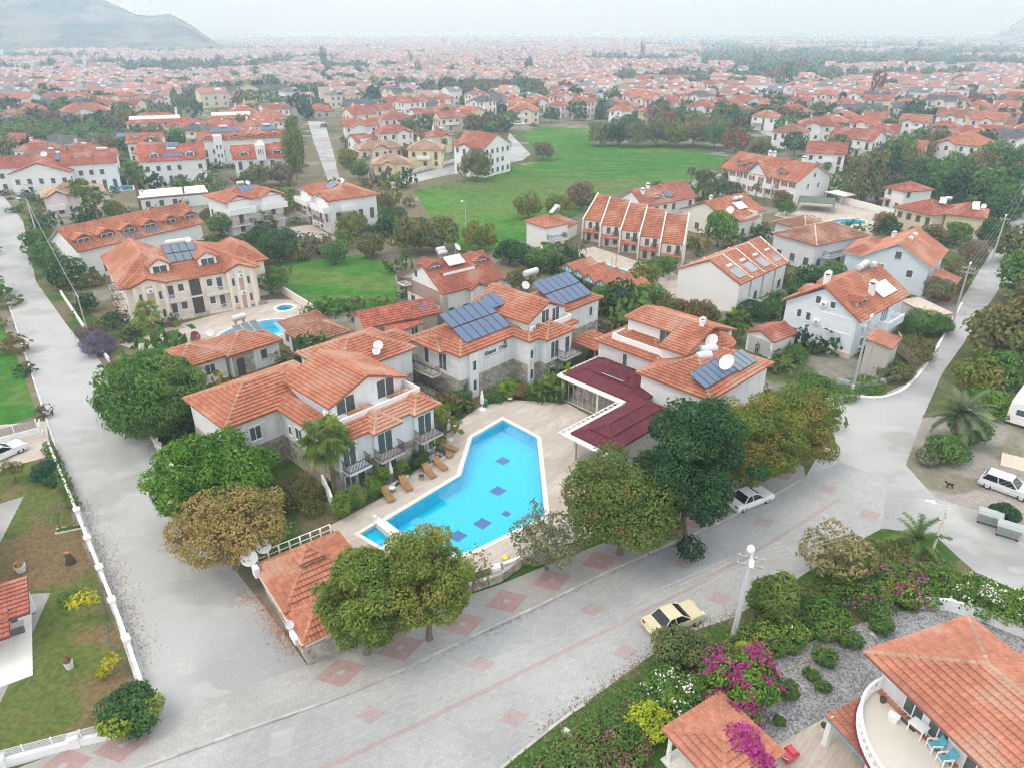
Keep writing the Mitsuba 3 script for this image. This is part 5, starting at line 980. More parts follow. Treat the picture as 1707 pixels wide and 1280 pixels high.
villa('building', 'white building with orange roof behind, arched dormers facing the palms', (-122.86, 234.07, 14.7, 10.57), [(0, 11, 0, 9, 6.0, 2.6, 'gable')], TER, OFFW, 'course', .5, 2, 9, cat='building', feats=[('dorm', 'v-', 3, 2, 6.6, 2.4, 3, 1.1, .6), ('dorm', 'v-', 8, 2, 6.6, 2.4, 3, 1.1, .6), ('sol', -3, 4, 7.5, 0, 30, 1, 4, 1.2, 2.2)])
villa('flat_house', 'low white flat roofed house between palms', (-87.06, 166.43, 27.6, 17.74), [(0, 15, 0, 9, 2.8, .25, 'shed')], PALE, OFFW, 'flat', .2, 1, 4, feats=[('box', 'roof_deck', -.2, 15.2, -.2, 9.2, 3.06, 3.2, (.76, .76, .76)), ('dish', 1, 4, 3.9, 0, .5)])
pv = villa('pavilion', 'dark glazed pavilion with slate roof behind a blue pool strip', (-111.31, 197.21, 15.3, 10.23), [(0, 10, 0, 6, 2.6, 1.4, 'hip')], GRY, (.04, .045, .045), 'flat', .3, None, cat='pavilion', feats=[('box', 'white_post', u - .1, u + .1, .1, .28, 0, 2.5, (.7, .7, .7)) for u in (.8, 3.2, 5.4, 7.2, 9.3)])
villa('hotel_hall', 'long low building with a full width row of pale solar panels on an orange roof', (-152.98, 294.5, 17.7, 27.11), [(0, 22, 0, 12, 5.2, 3.2, 'hip')], TER, CREAM, 'course', .6, 2, 5, cat='building', feats=[('solw', 1.6, 2.2, 6.4, 0, 28, 1, 17, 1.05, 2.4), ('chim', 19, 6, 8.0, .8, 1.8)])
villa('hotel_hall', 'second long low building with pale solar panels, nearer the tall poplar', (-126.02, 309.2, 16.6, 31.69), [(0, 24, 0, 12, 5.2, 3.0, 'hip')], TER, OFFW, 'course', .6, 2, 6, cat='building', feats=[('solw', 1.6, 2.2, 6.4, 0, 28, 1, 14, 1.05, 2.4)])
# ---- the villa at the lower right with the curved balcony
V = Thing('villa', 'large white villa with pale orange hip roof and curved balustraded balcony', 'house', 20.52, 29.82, -70)
add_roof(V, [(0, 16, 0, 8.2, 5.6, 1.75, 'hip')], PNK, 'tile', fascia=(.25, .12, .10), caps=TAN); add_roof(V, [(3.2, 14, 7.2, 12.5, 5.4, 1.3, 'hip')], PNK, 'tile', fascia=(.25, .12, .10), caps=TAN)
wall_box(V, .6, 15.5, 1.3, 7.7, 0, 5.7); wall_box(V, 3.7, 13.5, 7.7, 12.0, 0, 5.5)
for u in (3.0, 4.6, 6.9, 9.0): window(V, 'v-', u, 1.3, 3.05, 1.3, 2.1, 2, (.7, .71, .72), True)
t = np.linspace(0, math.pi, 26); arc = [(6.5 - 5.7 * math.cos(a), 1.28 - 4.7 * math.sin(a)) for a in t]
bal = MB().prism(arc, 2.75, 3.0, (.55, .51, .46)); V.part('balcony', bal.paint())
rim = MB(); pts = np.array([(*p, 0) for p in arc])
rim.tube(pts + [0, 0, 3.86], .1, (.76, .76, .77), 6); rim.tube(pts + [0, 0, 3.08], .11, (.76, .76, .77), 6); V.part('handrail', rim.paint())
bp = MB().lathe([(.05, 0), (.085, .12), (.10, .25), (.06, .42), (.04, .52), (.07, .62), (.05, .7)], c=(.76, .76, .77), k=8).paint()
ln = LineString(arc)
for i in range(36): q = ln.interpolate((i + .5) / 36, True); V.part('baluster', bp, m=rotz(0, q.x, q.y, 3.14))
add_roof(V, [(.8, 13, -2.7, 1.25, 2.3, .68, 'shed')], PNK, 'tile', fascia=(.08, .42, .62), name='porch_roof')
V.part('red_edge', MB().tube(np.array([(6.5 - 5.82 * math.cos(a), 1.28 - 4.82 * math.sin(a), 2.95) for a in t]), .09, (.17, .03, .05), 5).paint())
for u, v in ((1.1, .8), (1.1, -2.4), (4, -2.4), (7, -2.4), (10, -2.4)): V.part('porch_post', MB().box(u - .16, u + .16, v - .16, v + .16, 0, 2.4, (.74, .74, .74)).paint())
dd = V.m
def chair(label, u, v, rot, z=3.0, col=(.10, .36, .46)):
    th = Thing('deck_chair', label, 'chair', 0, 0, 0, None); th.m = dd @ rotz(rot, u, v, z)
    b = MB()
    for x in (-.26, .26):
        for y in (-.26, .26): b.box(x - .025, x + .025, y - .025, y + .025, 0, .62 if y > 0 else .60, (.75, .75, .75))
        b.box(x - .04, x + .04, -.3, .3, .58, .63, (.75, .75, .75))
    b.box(-.28, .28, -.27, -.24, .30, .35, (.75, .75, .75)); b.box(-.28, .28, .24, .27, .30, .35, (.75, .75, .75))
    th.part('frame', b.paint()); th.part('seat', MB().box(-.24, .24, -.24, .28, .38, .43, col).paint())
    q = MB().box(-.24, .24, -.03, .03, 0, .55, col); a = np.eye(4); c = math.radians(-18); a[1:3, 1:3] = [[math.cos(c), -math.sin(c)], [math.sin(c), math.cos(c)]]; a[:3, 3] = 0, .28, .42; th.part('backrest', q.move(a).paint())
chair('white deck chair with blue fabric on the curved balcony, nearer the door', 4.95, .75, -20); chair('white deck chair with blue fabric on the curved balcony, farther along', 5.75, .6, -15)
st = Thing('table', 'white plastic table with two legs showing by the balcony doors', 'table'); st.m = dd @ rotz(10, 3.85, .75, 3.0); b = MB().box(-.45, .45, -.35, .35, .66, .71, (.72, .75, .78)); 
st.part('top', b.paint())
for x, y in ((-.38, -.28), (.38, -.28), (-.38, .28), (.38, .28)): st.part('leg', MB().box(x - .03, x + .03, y - .03, y + .03, 0, .66, (.74, .75, .76)).paint())
st = Thing('stool', 'low white stool in the middle of the curved balcony', 'stool'); st.m = dd @ rotz(25, 2.75, .2, 3.0); st.part('top', MB().box(-.3, .3, -.22, .22, .36, .41, (.76, .77, .78)).paint()); st.part('base', MB().box(-.24, .24, -.16, .16, 0, .36, (.68, .69, .7)).paint())
single('door_mat', MB().box(-.55, .55, -.3, .3, 0, .015, (.07, .07, .075)).move(dd @ rotz(0, 3.2, .95, 3.002)).paint(), 'dark mat before the first balcony door', 'mat')
single('flower_pot', MB().lathe([(.001, 0), (.14, 0), (.2, .3), (.17, .3), (.15, .24), (.001, .24)], c=(.09, .07, .06)).move(dd @ rotz(0, 1.6, .6, 3.0)).paint(), 'small dark pot in the corner of the curved balcony', 'pot')
# ---- gazebo
Gz = Thing('gazebo', 'gazebo with pale orange pyramid roof half covered by bougainvillea', 'gazebo', 8.5, 27.0, -58)
add_roof(Gz, [(0, 4.7, 0, 4.7, 2.6, .6, 'pyramid')], PNK, 'tile', fascia=(.4, .2, .15), caps=PNK)
for u in (.4, 4.3):
    for v in (.4, 4.3): Gz.part('post', MB().lathe([(.19, 0), (.16, .2), (.13, 1.2), (.14, 2.3), (.2, 2.55)], u, v, c=(.74, .74, .75), k=10).paint())
Gz.part('floor', MB().box(.1, 4.6, .1, 4.6, .02, .1, (.6, .58, .55)).paint())
# ---- edge of the house at the lower left
W = Thing('house', 'edge of a white house with maroon tiled porch roof on the lawn', 'house', *(-34.87, 39.17), 32)
add_roof(W, [(-8, .0, -3.6, 0, 2.5, .5, 'shed')], RED, 'tile', fascia=(.2, .04, .05)); add_roof(W, [(-8, -1.2, -5.0, -2.6, 2.2, .5, 'shed')], RED, 'tile', fascia=(.2, .04, .05))
wall_box(W, -8, -2.6, -4, 3, 0, 2.6); W.part('post', MB().box(-.5, -.2, -.5, -.2, .1, 2.9, (.74, .74, .74)).paint()); W.part('floor', MB().box(-8, -.5, -7, .3, .035, .1, (.66, .63, .59)).paint())
wall_box(W, -8, -3.6, 3, 12, 0, 4.8)
single('plant_tub', MB().lathe([(.001, 0), (.2, 0), (.24, .4), (.001, .36)], c=(.1, .15, .3)).move(W.m @ rotz(0, -1.5, -1.0, .1)).paint(), 'blue tub under the maroon porch roof', 'tub')
st = Thing('side_table', 'small table with dark things under the maroon porch', 'table'); st.m = W.m @ rotz(0, -1.3, -2.2, .1); st.part('top', MB().box(-.5, .5, -.3, .3, .7, .75, (.5, .45, .4)).paint()); st.part('base', MB().box(-.4, .4, -.2, .2, 0, .7, (.12, .12, .13)).paint())
# ================================================================ plants near by
GRN = [(.055, .115, .028), (.075, .145, .035), (.045, .095, .025), (.09, .15, .04)]
PINE = [(.055, .125, .018), (.085, .165, .025), (.04, .095, .018), (.10, .18, .03)]
DRK = [(.025, .062, .026), (.035, .08, .03), (.02, .05, .022), (.045, .085, .035)]
OLV = [(.10, .115, .04), (.13, .13, .05), (.08, .10, .035), (.12, .10, .045)]
YLW = [(.20, .16, .035), (.16, .15, .04), (.24, .17, .04), (.12, .13, .035)]
MIX = [(.09, .13, .028), (.135, .14, .03), (.10, .14, .03), (.16, .13, .035), (.075, .12, .027)]
ORB = [(.22, .165, .065), (.19, .145, .055), (.25, .185, .07), (.16, .15, .05)]
REDL = [(.20, .06, .04), (.16, .08, .04), (.10, .09, .035)]
GRY_L = [(.12, .13, .075), (.15, .15, .09), (.10, .115, .06)]
BRN_L = [(.13, .10, .065), (.10, .085, .055), (.15, .12, .075)]
LIME = [(.20, .25, .025), (.26, .29, .03), (.15, .20, .03)]
MAG = [(.27, .03, .16), (.22, .025, .12), (.31, .055, .20)]
tree('pepper_tree', 'broad green tree with drooping feathery foliage leaning over the wide street', *(-37.13, 64.31), 1, 5.2, 7.6, 1.2, 16000, .20, GRN, tr=.3, aspect=3.2, droop=1.6, blobs=60, lump=.30, skirt=.6)
tree('pine_tree', 'bright green bushy pine between the street and the left hotel wing', *(-25.59, 49.40), 2, 4.7, 7.0, 1.3, 15000, .19, PINE, tr=.28, blobs=75, lump=.24, aspect=2.2, hole=.16)
tree('pine_tree', 'small bright green pine beside the big bushy pine', *(-23.48, 53.49), 12, 2.3, 3.6, .8, 4000, .18, PINE, tr=.15, blobs=30, lump=.3, aspect=2.2)
tree('autumn_tree', 'round orange brown autumn tree beside the stone corner house', *(-21.75, 43.44), 3, 4.1, 4.8, 1.9, 15000, .17, ORB, tr=.26, blobs=70, lump=.26, hole=.2)
tree('street_tree', 'dense green street tree on the pavement, nearest the stone corner house', *(-9.89, 34.77), 4, 2.9, 7.6, 1.0, 15500, .16, [(.09, .145, .032), (.12, .165, .034), (.075, .12, .03), (.145, .16, .04)], tr=.2, blobs=60, lump=.27, hole=.14)
tree('street_tree', 'dense olive green street tree, second from the stone corner house', *(-5.76, 36.04), 5, 3.1, 8.6, 1.1, 15500, .16, [(.11, .15, .032), (.15, .165, .034), (.095, .13, .03), (.17, .165, .04)], tr=.2, blobs=60, lump=.27, hole=.14)
tree('sparse_tree', 'thin grey green tree with loose foliage beside the pool end', *(2.77, 43.16), 6, 2.7, 4.0, 1.0, 4200, .15, GRY_L, tr=.12, blobs=40, lump=.3, hole=.35)
tree('street_tree', 'large green tree with rusty red patches over the pavement', *(8.75, 45.01), 7, 4.5, 8.0, 1.5, 17000, .18, [(.08, .125, .032), (.10, .135, .036), (.13, .10, .04), (.09, .13, .032), (.065, .105, .03)], tr=.24, blobs=75, lump=.25, hole=.15)
tree('evergreen_tree', 'tall dark green dense evergreen tree over the parked white car', *(14.41, 47.06), 8, 4.5, 12.6, 1.0, 21000, .2, DRK, tr=.28, blobs=80, lump=.25, hole=.1)
tree('autumn_tree', 'yellowing orange green tree between the dark evergreen and the roof dish', *(18.21, 51.66), 9, 3.9, 9.0, 1.2, 11000, .18, MIX, tr=.22, blobs=60, lump=.27, hole=.16)
tree('autumn_tree', 'yellowing tree in the middle of the row at the road junction', *(22.19, 54.16), 10, 3.9, 8.6, 1.2, 11000, .18, MIX, tr=.22, blobs=60, lump=.27, hole=.16)
tree('autumn_tree', 'yellowing tree at the end of the row, nearest the road junction', *(26.99, 57.99), 11, 3.8, 7.6, 1.0, 11000, .18, MIX[::-1], tr=.22, blobs=60, lump=.27, hole=.18)
tree('small_tree', 'small fresh green tree at the foot of the yellowing row', *(23.21, 55.62), 13, 1.7, 3.0, .6, 3500, .17, [(.08, .16, .025), (.11, .19, .03)], tr=.1, blobs=26, lump=.36)
tree('bare_shrub', 'nearly bare purplish shrub at the pool wall', *(-2.89, 40.82), 14, 1.9, 3.0, .5, 650, .13, BRN_L, tr=.07, blobs=24, lump=.35, hole=.4, trunk=(.14, .11, .11))
palm('fan_palm', 'tall fan palm in front of the left hotel wing', *(-16.08, 52.47), 3, 6.6, 2.5, 'fan', 32, ((.11, .155, .045), (.13, .17, .05), (.09, .13, .04)), r=.2, dead=3, leaflets=20)
palm('fan_palm', 'fan palm on the terrace before the beige apartment house', *(-48.74, 88.35), 5, 4.6, 2.0, 'fan', 26, ((.12, .16, .045), (.14, .17, .05)), r=.17, leaflets=18)
palm('date_palm', 'young date palm with arching fronds at the tip of the flower bank', *(32.80, 45.45), 7, .9, 2.6, 'feather', 16, r=.2, leaflets=26)
palm('date_palm', 'large date palm with long grey green fronds beside the side road', *(45.50, 62.37), 8, 3.0, 3.5, 'feather', 32, ((.09, .12, .06), (.07, .10, .05)), r=.3, leaflets=30)
palm('fan_palm', 'shaggy fan palm behind the round stone tower', *(30.11, 88.35), 9, 3.2, 2.2, 'fan', 34, r=.25, dead=14)
HED = [(.05, .10, .03), (.065, .12, .035), (.04, .085, .025)]
YH = [(.13, .19, .03), (.18, .23, .035), (.10, .16, .03)]
for i, (p, s) in enumerate([((-14.82, 49.91), 1.0), ((-13.74, 51.39), .95), ((-12.73, 52.93), .9), ((-12.05, 54.45), .95)]):
    shrub('column_shrub', ['column shaped clipped green shrub nearest the paddling pool', 'second clipped column shrub from the paddling pool', 'third clipped column shrub from the paddling pool', 'last clipped column shrub, behind the closed parasol'][i], *p, 20, .78, 2.7, 2200, .1, [(.10, .17, .03), (.13, .19, .03), (.08, .14, .03)], s=s, rot=i * 70, cache='col', lump=.5, squash=1.4, blobs=22)
for i, (p, R, H_, c, l) in enumerate([((-10.61, 56.13), .8, 1.8, YH, 'slim yellow green shrub behind the middle loungers'), ((-9.02, 58.21), 1.0, 1.7, HED, 'round green shrub behind the loungers'), ((-8.16, 60.74), 1.0, 1.9, YH, 'yellow green shrub behind the two nearest sun loungers to the parasol'), ((-7.92, 63.94), 1.1, 2.0, YH, 'yellow green hedge shrub below the hotel balcony'), ((-7.73, 66.75), 1.2, 2.0, YH, 'bright yellow green hedge end by the closed parasol'), ((-6.76, 68.49), 1.3, 1.4, HED, 'low round dark hedge left of the parasol'), ((-5.50, 69.61), 1.3, 1.3, HED, 'low round hedge behind the parasol foot'), ((-2.17, 71.62), 1.3, 1.2, HED, 'low clipped hedge right of the parasol'),
        ((-0.59, 72.51), 1.2, 2.3, YH, 'tall yellow green shrub before the stone wall'), ((1.01, 72.51), 1.0, 1.9, [(.18, .09, .05), (.14, .10, .04)], 'reddish shrub before the stone wall'), ((2.54, 72.51), 1.5, 1.5, HED, 'wide clipped hedge before the stone wall'), ((3.84, 73.57), 1.0, 2.2, YH, 'upright light green shrub by the stone bay'), ((5.03, 72.21), 1.5, 1.3, HED, 'rounded clipped hedge at the deck end'), ((6.25, 75.94), 1.6, 1.3, HED, 'dark hedge beside the restaurant frame'), ((-6.07, 71.03), 1.5, 1.5, GRN, 'loose shrub at the hotel corner'), ((-7.57, 70.17), 1.5, 1.6, OLV, 'rusty green shrub by the hotel corner balcony'), ((-19.18, 52.29), 1.9, 1.8, OLV, 'dark tangled shrub beside the fan palm'), ((-20.42, 50.95), 1.7, 1.4, DRK, 'dark low shrub behind the autumn tree'), ((-17.65, 50.51), 1.1, 1.1, OLV, 'low olive shrub at the fan palm foot'), ((-11.51, 57.15), .9, 1.1, REDL + HED, 'low reddish shrub behind the loungers'), ((-16.96, 53.21), .9, 1.2, HED, 'green shrub by the palm trunk')]):
    shrub('garden_shrub', l, *p, 30 + i, R, H_, int(900 * R * max(1, H_)), .11, c)
CYP = shrub('cypress_shrub', 'small dark green cone shrub on the beige terrace edge', *(-45.11, 86.73), 60, .95, 2.6, 1800, .1, DRK + GRN, lump=.45, squash=1.3)
shrub('fig_shrub', 'light green leafy shrub by the fan palm of the beige house', *(-52.30, 91.54), 61, 1.5, 2.0, 600, .3, [(.10, .16, .04), (.13, .19, .05)], lump=.5)
shrub('bougainvillea', 'purple bougainvillea bush at the street beside the leaning pole', *(-54.14, 84.76), 62, 2.0, 3.0, 4200, .13, [(.13, .095, .17), (.11, .085, .14), (.15, .11, .19), (.08, .09, .07)])
shrub('bougainvillea', 'darker plum coloured bush behind the purple one', *(-57.30, 88.77), 63, 1.8, 2.6, 2500, .13, [(.16, .08, .13), (.12, .07, .10), (.07, .09, .04)])
shrub('citrus_bush', 'round dark green citrus bush at the end of the white fence', *(-23.13, 29.11), 64, 1.75, 2.6, 6500, .14, [(.03, .075, .03), (.04, .09, .035), (.05, .10, .03), (.16, .20, .03)], blobs=30, lump=.4)
# lawn at the lower left
for i, (p, s, l) in enumerate([((-30.50, 37.95), 1.25, 'bigger bright yellow leaved sapling by the white wall'), ((-26.27, 33.16), .8, 'smaller bright yellow leaved sapling near the citrus bush'), ((-26.70, 32.68), .4, 'tiny yellow seedling on the lawn')]):
    tree('yellow_sapling', l, *p, 70 + i, .75 * s, 1.0 * s, .9 * s, int(130 * s), .17, [(.27, .25, .02), (.22, .22, .02), (.30, .26, .025)], tr=.03, blobs=8, lump=.5)
shrub('hedge', 'low dark bluish hedge on the lawn by the drive', *(-44.35, 56.13), 75, 1.25, 1.5, 2400, .11, [(.02, .06, .04), (.03, .075, .045)]); shrub('hedge', 'dark hedge end by the white wall', *(-42.92, 55.03), 76, .8, 1.0, 1200, .11, [(.03, .07, .04), (.04, .09, .04)])
tree('small_tree', 'small pruned olive tree beside the white car in the drive', *(-46.82, 55.33), 77, 1.0, 1.2, .9, 800, .12, OLV, tr=.07, blobs=14, lump=.4); tree('bare_tree', 'small nearly bare tree on the brown lawn', *(-38.47, 48.25), 78, 1.5, 1.2, 1.3, 160, .12, GRY_L, tr=.06, blobs=12, lump=.4)
shrub('garden_shrub', 'low green plants on the lawn beside the maroon porch', *(-32.97, 39.88), 79, .9, .5, 500, .1, [(.05, .13, .03), (.07, .16, .03)])
ORD = 'first second third fourth fifth sixth seventh eighth ninth tenth eleventh twelfth thirteenth fourteenth'.split()
for i in range(13):
    a = np.array((-46.71, 60.74)) * (1 - i / 12) + np.array((-38.84, 50.95)) * i / 12
    shrub('climber', f'climbing vine on the white street wall, {ORD[i]} of the row from the gate', *a, 80, .55, 1.25, 420, .11, OLV + GRN, rot=i * 77, cache='climb', group='climbing vines on the white street wall', lump=.5)
# dry leaf piles along the wall
rg = np.random.default_rng(9)
def litter(name, label, pts, n, w, cols, size=.1):
    ln = LineString(pts); q = np.array([[*ln.interpolate(t, True).coords[0]] for t in rg.random(n)]); q += rg.normal(0, 1, (n, 2)) * w * (.35 + rg.random((n, 1)))
    c = np.c_[q, .03 + rg.random(n) * .03]; v, f, k = leaves(rg, c, np.tile([0, 0, 3.], (n, 1)), size * .62, palette(rg, cols, n)); 
    return single(name, MB().add(v, f, k).paint('leaf'), label, 'leaves', stuff=True)
BRL = [(.20, .125, .085), (.25, .155, .105), (.17, .11, .08)]
litter('fallen_leaves', 'brown fallen leaves piled along the white street wall', [(-42.12, 55.62), (-37.99, 50.95), (-32.13, 43.86), (-27.74, 38.07), (-24.72, 33.75)], 1700, .7, BRL)
litter('fallen_leaves', 'orange leaves scattered along the stone corner house', [(-20.88, 40.82), (-18.98, 39.88), (-16.17, 36.37), (-14.75, 35.03)], 900, .5, [(.36, .17, .09), (.30, .14, .08)])
litter('fallen_leaves', 'fallen leaves along the kerb and under the street trees', [(-8.45, 33.02), (-0.15, 37.78), (6.87, 42.61), (14.98, 47.37)], 900, .25, BRL)
litter('fallen_leaves', 'dry leaves at the foot of the pepper tree wall', [(-38.71, 64.56), (-33.77, 57.68), (-27.53, 50.08)], 900, .5, BRL)
litter('fallen_leaves', 'dark weed and leaf strip along the flower bank', [(1.68, 28.46), (5.01, 31.01), (8.28, 33.66), (11.95, 36.37), (15.89, 37.95), (21.36, 41.54)], 2200, .5, BRL + OLV)
# flower bank at the right
def ribbon_plants(name, label, pts, n, w, h, size, cols, cat='plants', seed=1):
    r = np.random.default_rng(seed); ln = LineString(pts); t = r.random(n); q = np.array([[*ln.interpolate(x, True).coords[0]] for x in t]) + r.normal(0, w / 2.2, (n, 2))
    hh = h * (.25 + .9 * meshkit.fbm(np.c_[q * .55, q[:, :1] * 0 + seed], 3)); z = hh * np.sqrt(r.random(n)); k = (meshkit.noise(np.c_[q * .9, z * .4 + seed * 5]) * len(cols) * 1.4).astype(int)
    v, f, c = leaves(r, np.c_[q, z + .03], np.tile([0, 0, .9], (n, 1)), size, palette(r, cols, n, k), 1.8); return MB().add(v, f, c)
bank = ribbon_plants('', '', [(0.56, 25.36), (4.15, 27.78), (8.88, 31.37), (13.54, 33.85), (17.14, 36.10), (22.25, 39.88), (27.28, 43.16), (30.49, 44.94), (34.00, 44.21)], 11000, 1.15, .6, .14, [(.07, .13, .035), (.055, .11, .035), (.10, .13, .045), (.15, .12, .06), (.08, .15, .035)], seed=2)
bank.merge(ribbon_plants('', '', [(3.66, 26.08), (8.16, 29.41), (12.11, 32.06)], 4200, 1.3, .8, .14, [(.055, .12, .035), (.065, .11, .035), (.10, .13, .045)], seed=3))
single('bank_plants', bank.paint('leaf'), 'wild green plants covering the bank beside the road', 'plants', stuff=True)
def bush(label, p, R, H_, seed, fl=0, flc=None, cols=None, name='bougainvillea', n=None):
    cols = cols or [(.07, .14, .03), (.10, .17, .03), (.05, .10, .03)]
    b = shrub_mb(seed, R, H_, n or int(1300 * R * H_), .13, cols, blobs=26, lump=.36, hole=.15)
    if fl:
        r = np.random.default_rng(seed + 500); v, f, c = crown(seed, R * 1.03, H_ * 1.05, fl * 3, .12, flc, blobs=26, lump=.37, base=-.05 * H_, skirt=.1, hole=.05)
        ctr = v.reshape(-1, 4, 3).mean(1); keep = np.nonzero(meshkit.noise(ctr * 1.5 + seed * 7) > .58)[0][:fl]
        vv = v.reshape(-1, 4, 3)[keep].reshape(-1, 3); cc = c.reshape(-1, 4, 3)[keep].reshape(-1, 3); i = np.arange(len(keep))[:, None] * 4
        b.add(vv, np.vstack([i + [[0, 1, 2]], i + [[0, 2, 3]]]), cc)
    return single(name, b.paint('leaf'), label, 'bush', m=rotz(0, *p))
WHF = [(.62, .56, .42), (.7, .64, .5)]; PKF = [(.27, .05, .09), (.30, .08, .13)]
bush('big magenta bougainvillea spilling over the gazebo roof', (13.97, 30.39), 2.5, 4.1, 101, 5200, MAG)
v_ = shrub_mb(140, 1.0, .5, 900, .11, MAG, blobs=14, lump=.4); v_.merge(shrub_mb(141, .7, .5, 300, .11, MAG, blobs=10), rotz(0, .7, -1.2, -.25)); single('hanging_bougainvillea', v_.paint('leaf'), 'magenta bougainvillea trailing down the middle of the gazebo roof', 'bush', m=rotz(0, *(12.82, 26.03), 2.85))
bush('magenta and green bougainvillea mound above the gravel', (13.79, 32.54), 1.8, 2.2, 102, 900, MAG)
bush('white flowering shrub behind the gazebo roof', (11.50, 30.26), 1.5, 2.1, 103, 700, WHF)
bush('green shrub with pale flowers between the gazebo and the bank', (10.22, 31.37), 1.6, 1.6, 104, 260, WHF)
bush('bright lime yellow shrub left of the gazebo', (8.46, 28.99), 1.3, 1.5, 105, 0, None, LIME, 'lime_shrub'); bush('small lime yellow shrub among the bougainvillea', (15.70, 34.36), .7, 1.4, 106, 0, None, LIME, 'lime_shrub')
bush('loose shrub with crimson flowers at the bottom edge', (6.53, 27.01), 1.6, 1.5, 107, 330, MAG, OLV + GRN)
bush('pink flowering patch above the bank, by the lime shrub', (12.77, 34.01), 1.5, 1.2, 108, 300, PKF)
bush('green vine mound with yellowish tips beside the big lamp pole', (17.30, 35.56), 1.6, 1.5, 109, 60, PKF, YH + GRN)
bush('green vine mound with white flowers above the gravel edge', (19.15, 36.10), 1.5, 1.4, 110, 150, WHF, YH + GRN)
bush('dense vine mound with red flowers in the middle of the bank', (22.21, 37.49), 1.9, 1.4, 111, 120, PKF)
bush('dense green vine mound with pink flowers, right of the middle', (25.71, 39.57), 2.2, 1.6, 112, 260, MAG)
bush('long magenta flowered vine along the garden wall', (29.90, 40.82), 2.4, 1.6, 113, 900, MAG, YH + GRN)
bush('dark green vine above the white wall', (32.46, 40.51), 2.2, 1.6, 114, 200, PKF)
bush('cream flowered oleander over the white wall', (34.44, 39.26), 2.0, 2.0, 115, 700, WHF)
bush('cream and pink flowered hedge at the right edge', (36.34, 38.07), 2.2, 2.2, 116, 500, WHF)
bush('green hedge beyond the right edge of the flower wall', (38.21, 36.37), 2.4, 2.2, 117, 200, PKF)
bush('tall feathery olive green shrub in front of the beige car', (11.08, 34.01), 1.7, 2.6, 118, 0, None, [(.09, .12, .05), (.12, .14, .06), (.07, .10, .045)], 'feathery_shrub')
tree('conifer', 'upright feathery conifer beside the big lamp pole', *(18.52, 37.78), 119, 1.7, 3.6, .3, 5500, .14, [(.09, .13, .035), (.11, .15, .04), (.07, .11, .03)], tr=.12, blobs=40, lump=.34, aspect=3, droop=.6, hole=.2)
tree('tamarisk', 'thin spreading brownish green tree leaning over the road', *(24.74, 42.14), 120, 2.7, 2.8, 1.4, 2600, .14, [(.17, .155, .07), (.14, .13, .06), (.20, .17, .08)], tr=.1, blobs=36, lump=.3, aspect=3, hole=.35)
bush('dry spreading shrub below the young date palm', (30.15, 44.21), 1.9, 1.4, 121, 0, None, OLV, 'dry_shrub', 1500)
for i, (p, R, H_, l) in enumerate([((25.98, 36.82), .8, 1.3, 'upright green shrub on the gravel nearest the roof corner'), ((23.32, 35.56), .75, 1.2, 'dark green shrub on the gravel beside the vine edge'), ((21.04, 34.01), .8, 1.1, 'green shrub with white flowers on the gravel'), ((19.61, 32.87), .5, .6, 'small dark shrub on the gravel'), ((20.12, 31.97), .45, .5, 'smallest round plant on the gravel'), ((17.59, 31.60), .7, .9, 'olive shrub at the gravel edge by the hose'), ((29.12, 39.26), .9, 1.1, 'grey green shrub by the white wall'), ((16.38, 29.41), .4, .5, 'little dry plant by the stones')]):
    shrub('gravel_shrub', l, *p, 130 + i, R, H_, int(1100 * R), .14, [(.05, .11, .03), (.07, .13, .035), (.09, .12, .04)])
for i, (p, R, H_, c, l) in enumerate([((42.70, 59.29), 2.1, 2.4, GRN, 'round green bush on the junction island'), ((40.92, 58.74), 1.3, 1.5, GRY_L, 'grey green bush at the left of the junction island'), ((47.07, 62.73), 2.2, 2.6, GRN, 'green bush behind the island bush'), ((52.72, 68.49), 2.4, 2.8, PINE, 'bright green bush behind the date palm'), ((42.41, 49.40), 1.1, 1.9, DRK, 'dark bush with rusty tips before the silver car'), ((49.94, 67.14), 2.2, 2.2, MIX, 'yellowish bush beside the date palm'), ((35.28, 74.35), 2.1, 1.8, GRN, 'wide green bush before the white corner house'), ((36.56, 82.87), 1.6, 1.9, GRN, 'round green bush by the garage'), ((38.19, 72.81), 1.8, 1.2, GRN, 'low green plants behind the white kerb'), ((42.39, 74.35), 2.0, 1.1, YH + GRN, 'bright green plants in the corner garden'), ((46.79, 77.58), 2.2, 1.9, OLV, 'olive bush in the corner garden'), ((51.68, 82.87), 2.6, 2.8, OLV + REDL, 'rusty olive bush beside the porch lattice'), ((48.58, 82.87), 1.8, 1.4, GRN, 'green bush under the porch lattice'), ((39.63, 100.28), 2.6, 2.6, DRK + GRN, 'dark bush between the terraces and the garage'), ((35.69, 97.79), 2.3, 2.4, DRK, 'dark bush below the terraced windows'),
        ((57.15, 91.98), 2.7, 3.0, GRN, 'large green bush in front of the flat grey store'), ((60.11, 91.98), 2.0, 2.4, GRN, 'green bush at the road end of the flat grey store')]):
    shrub('roadside_bush', l, *p, 150 + i, R, H_, int(750 * R * H_), .16, c)
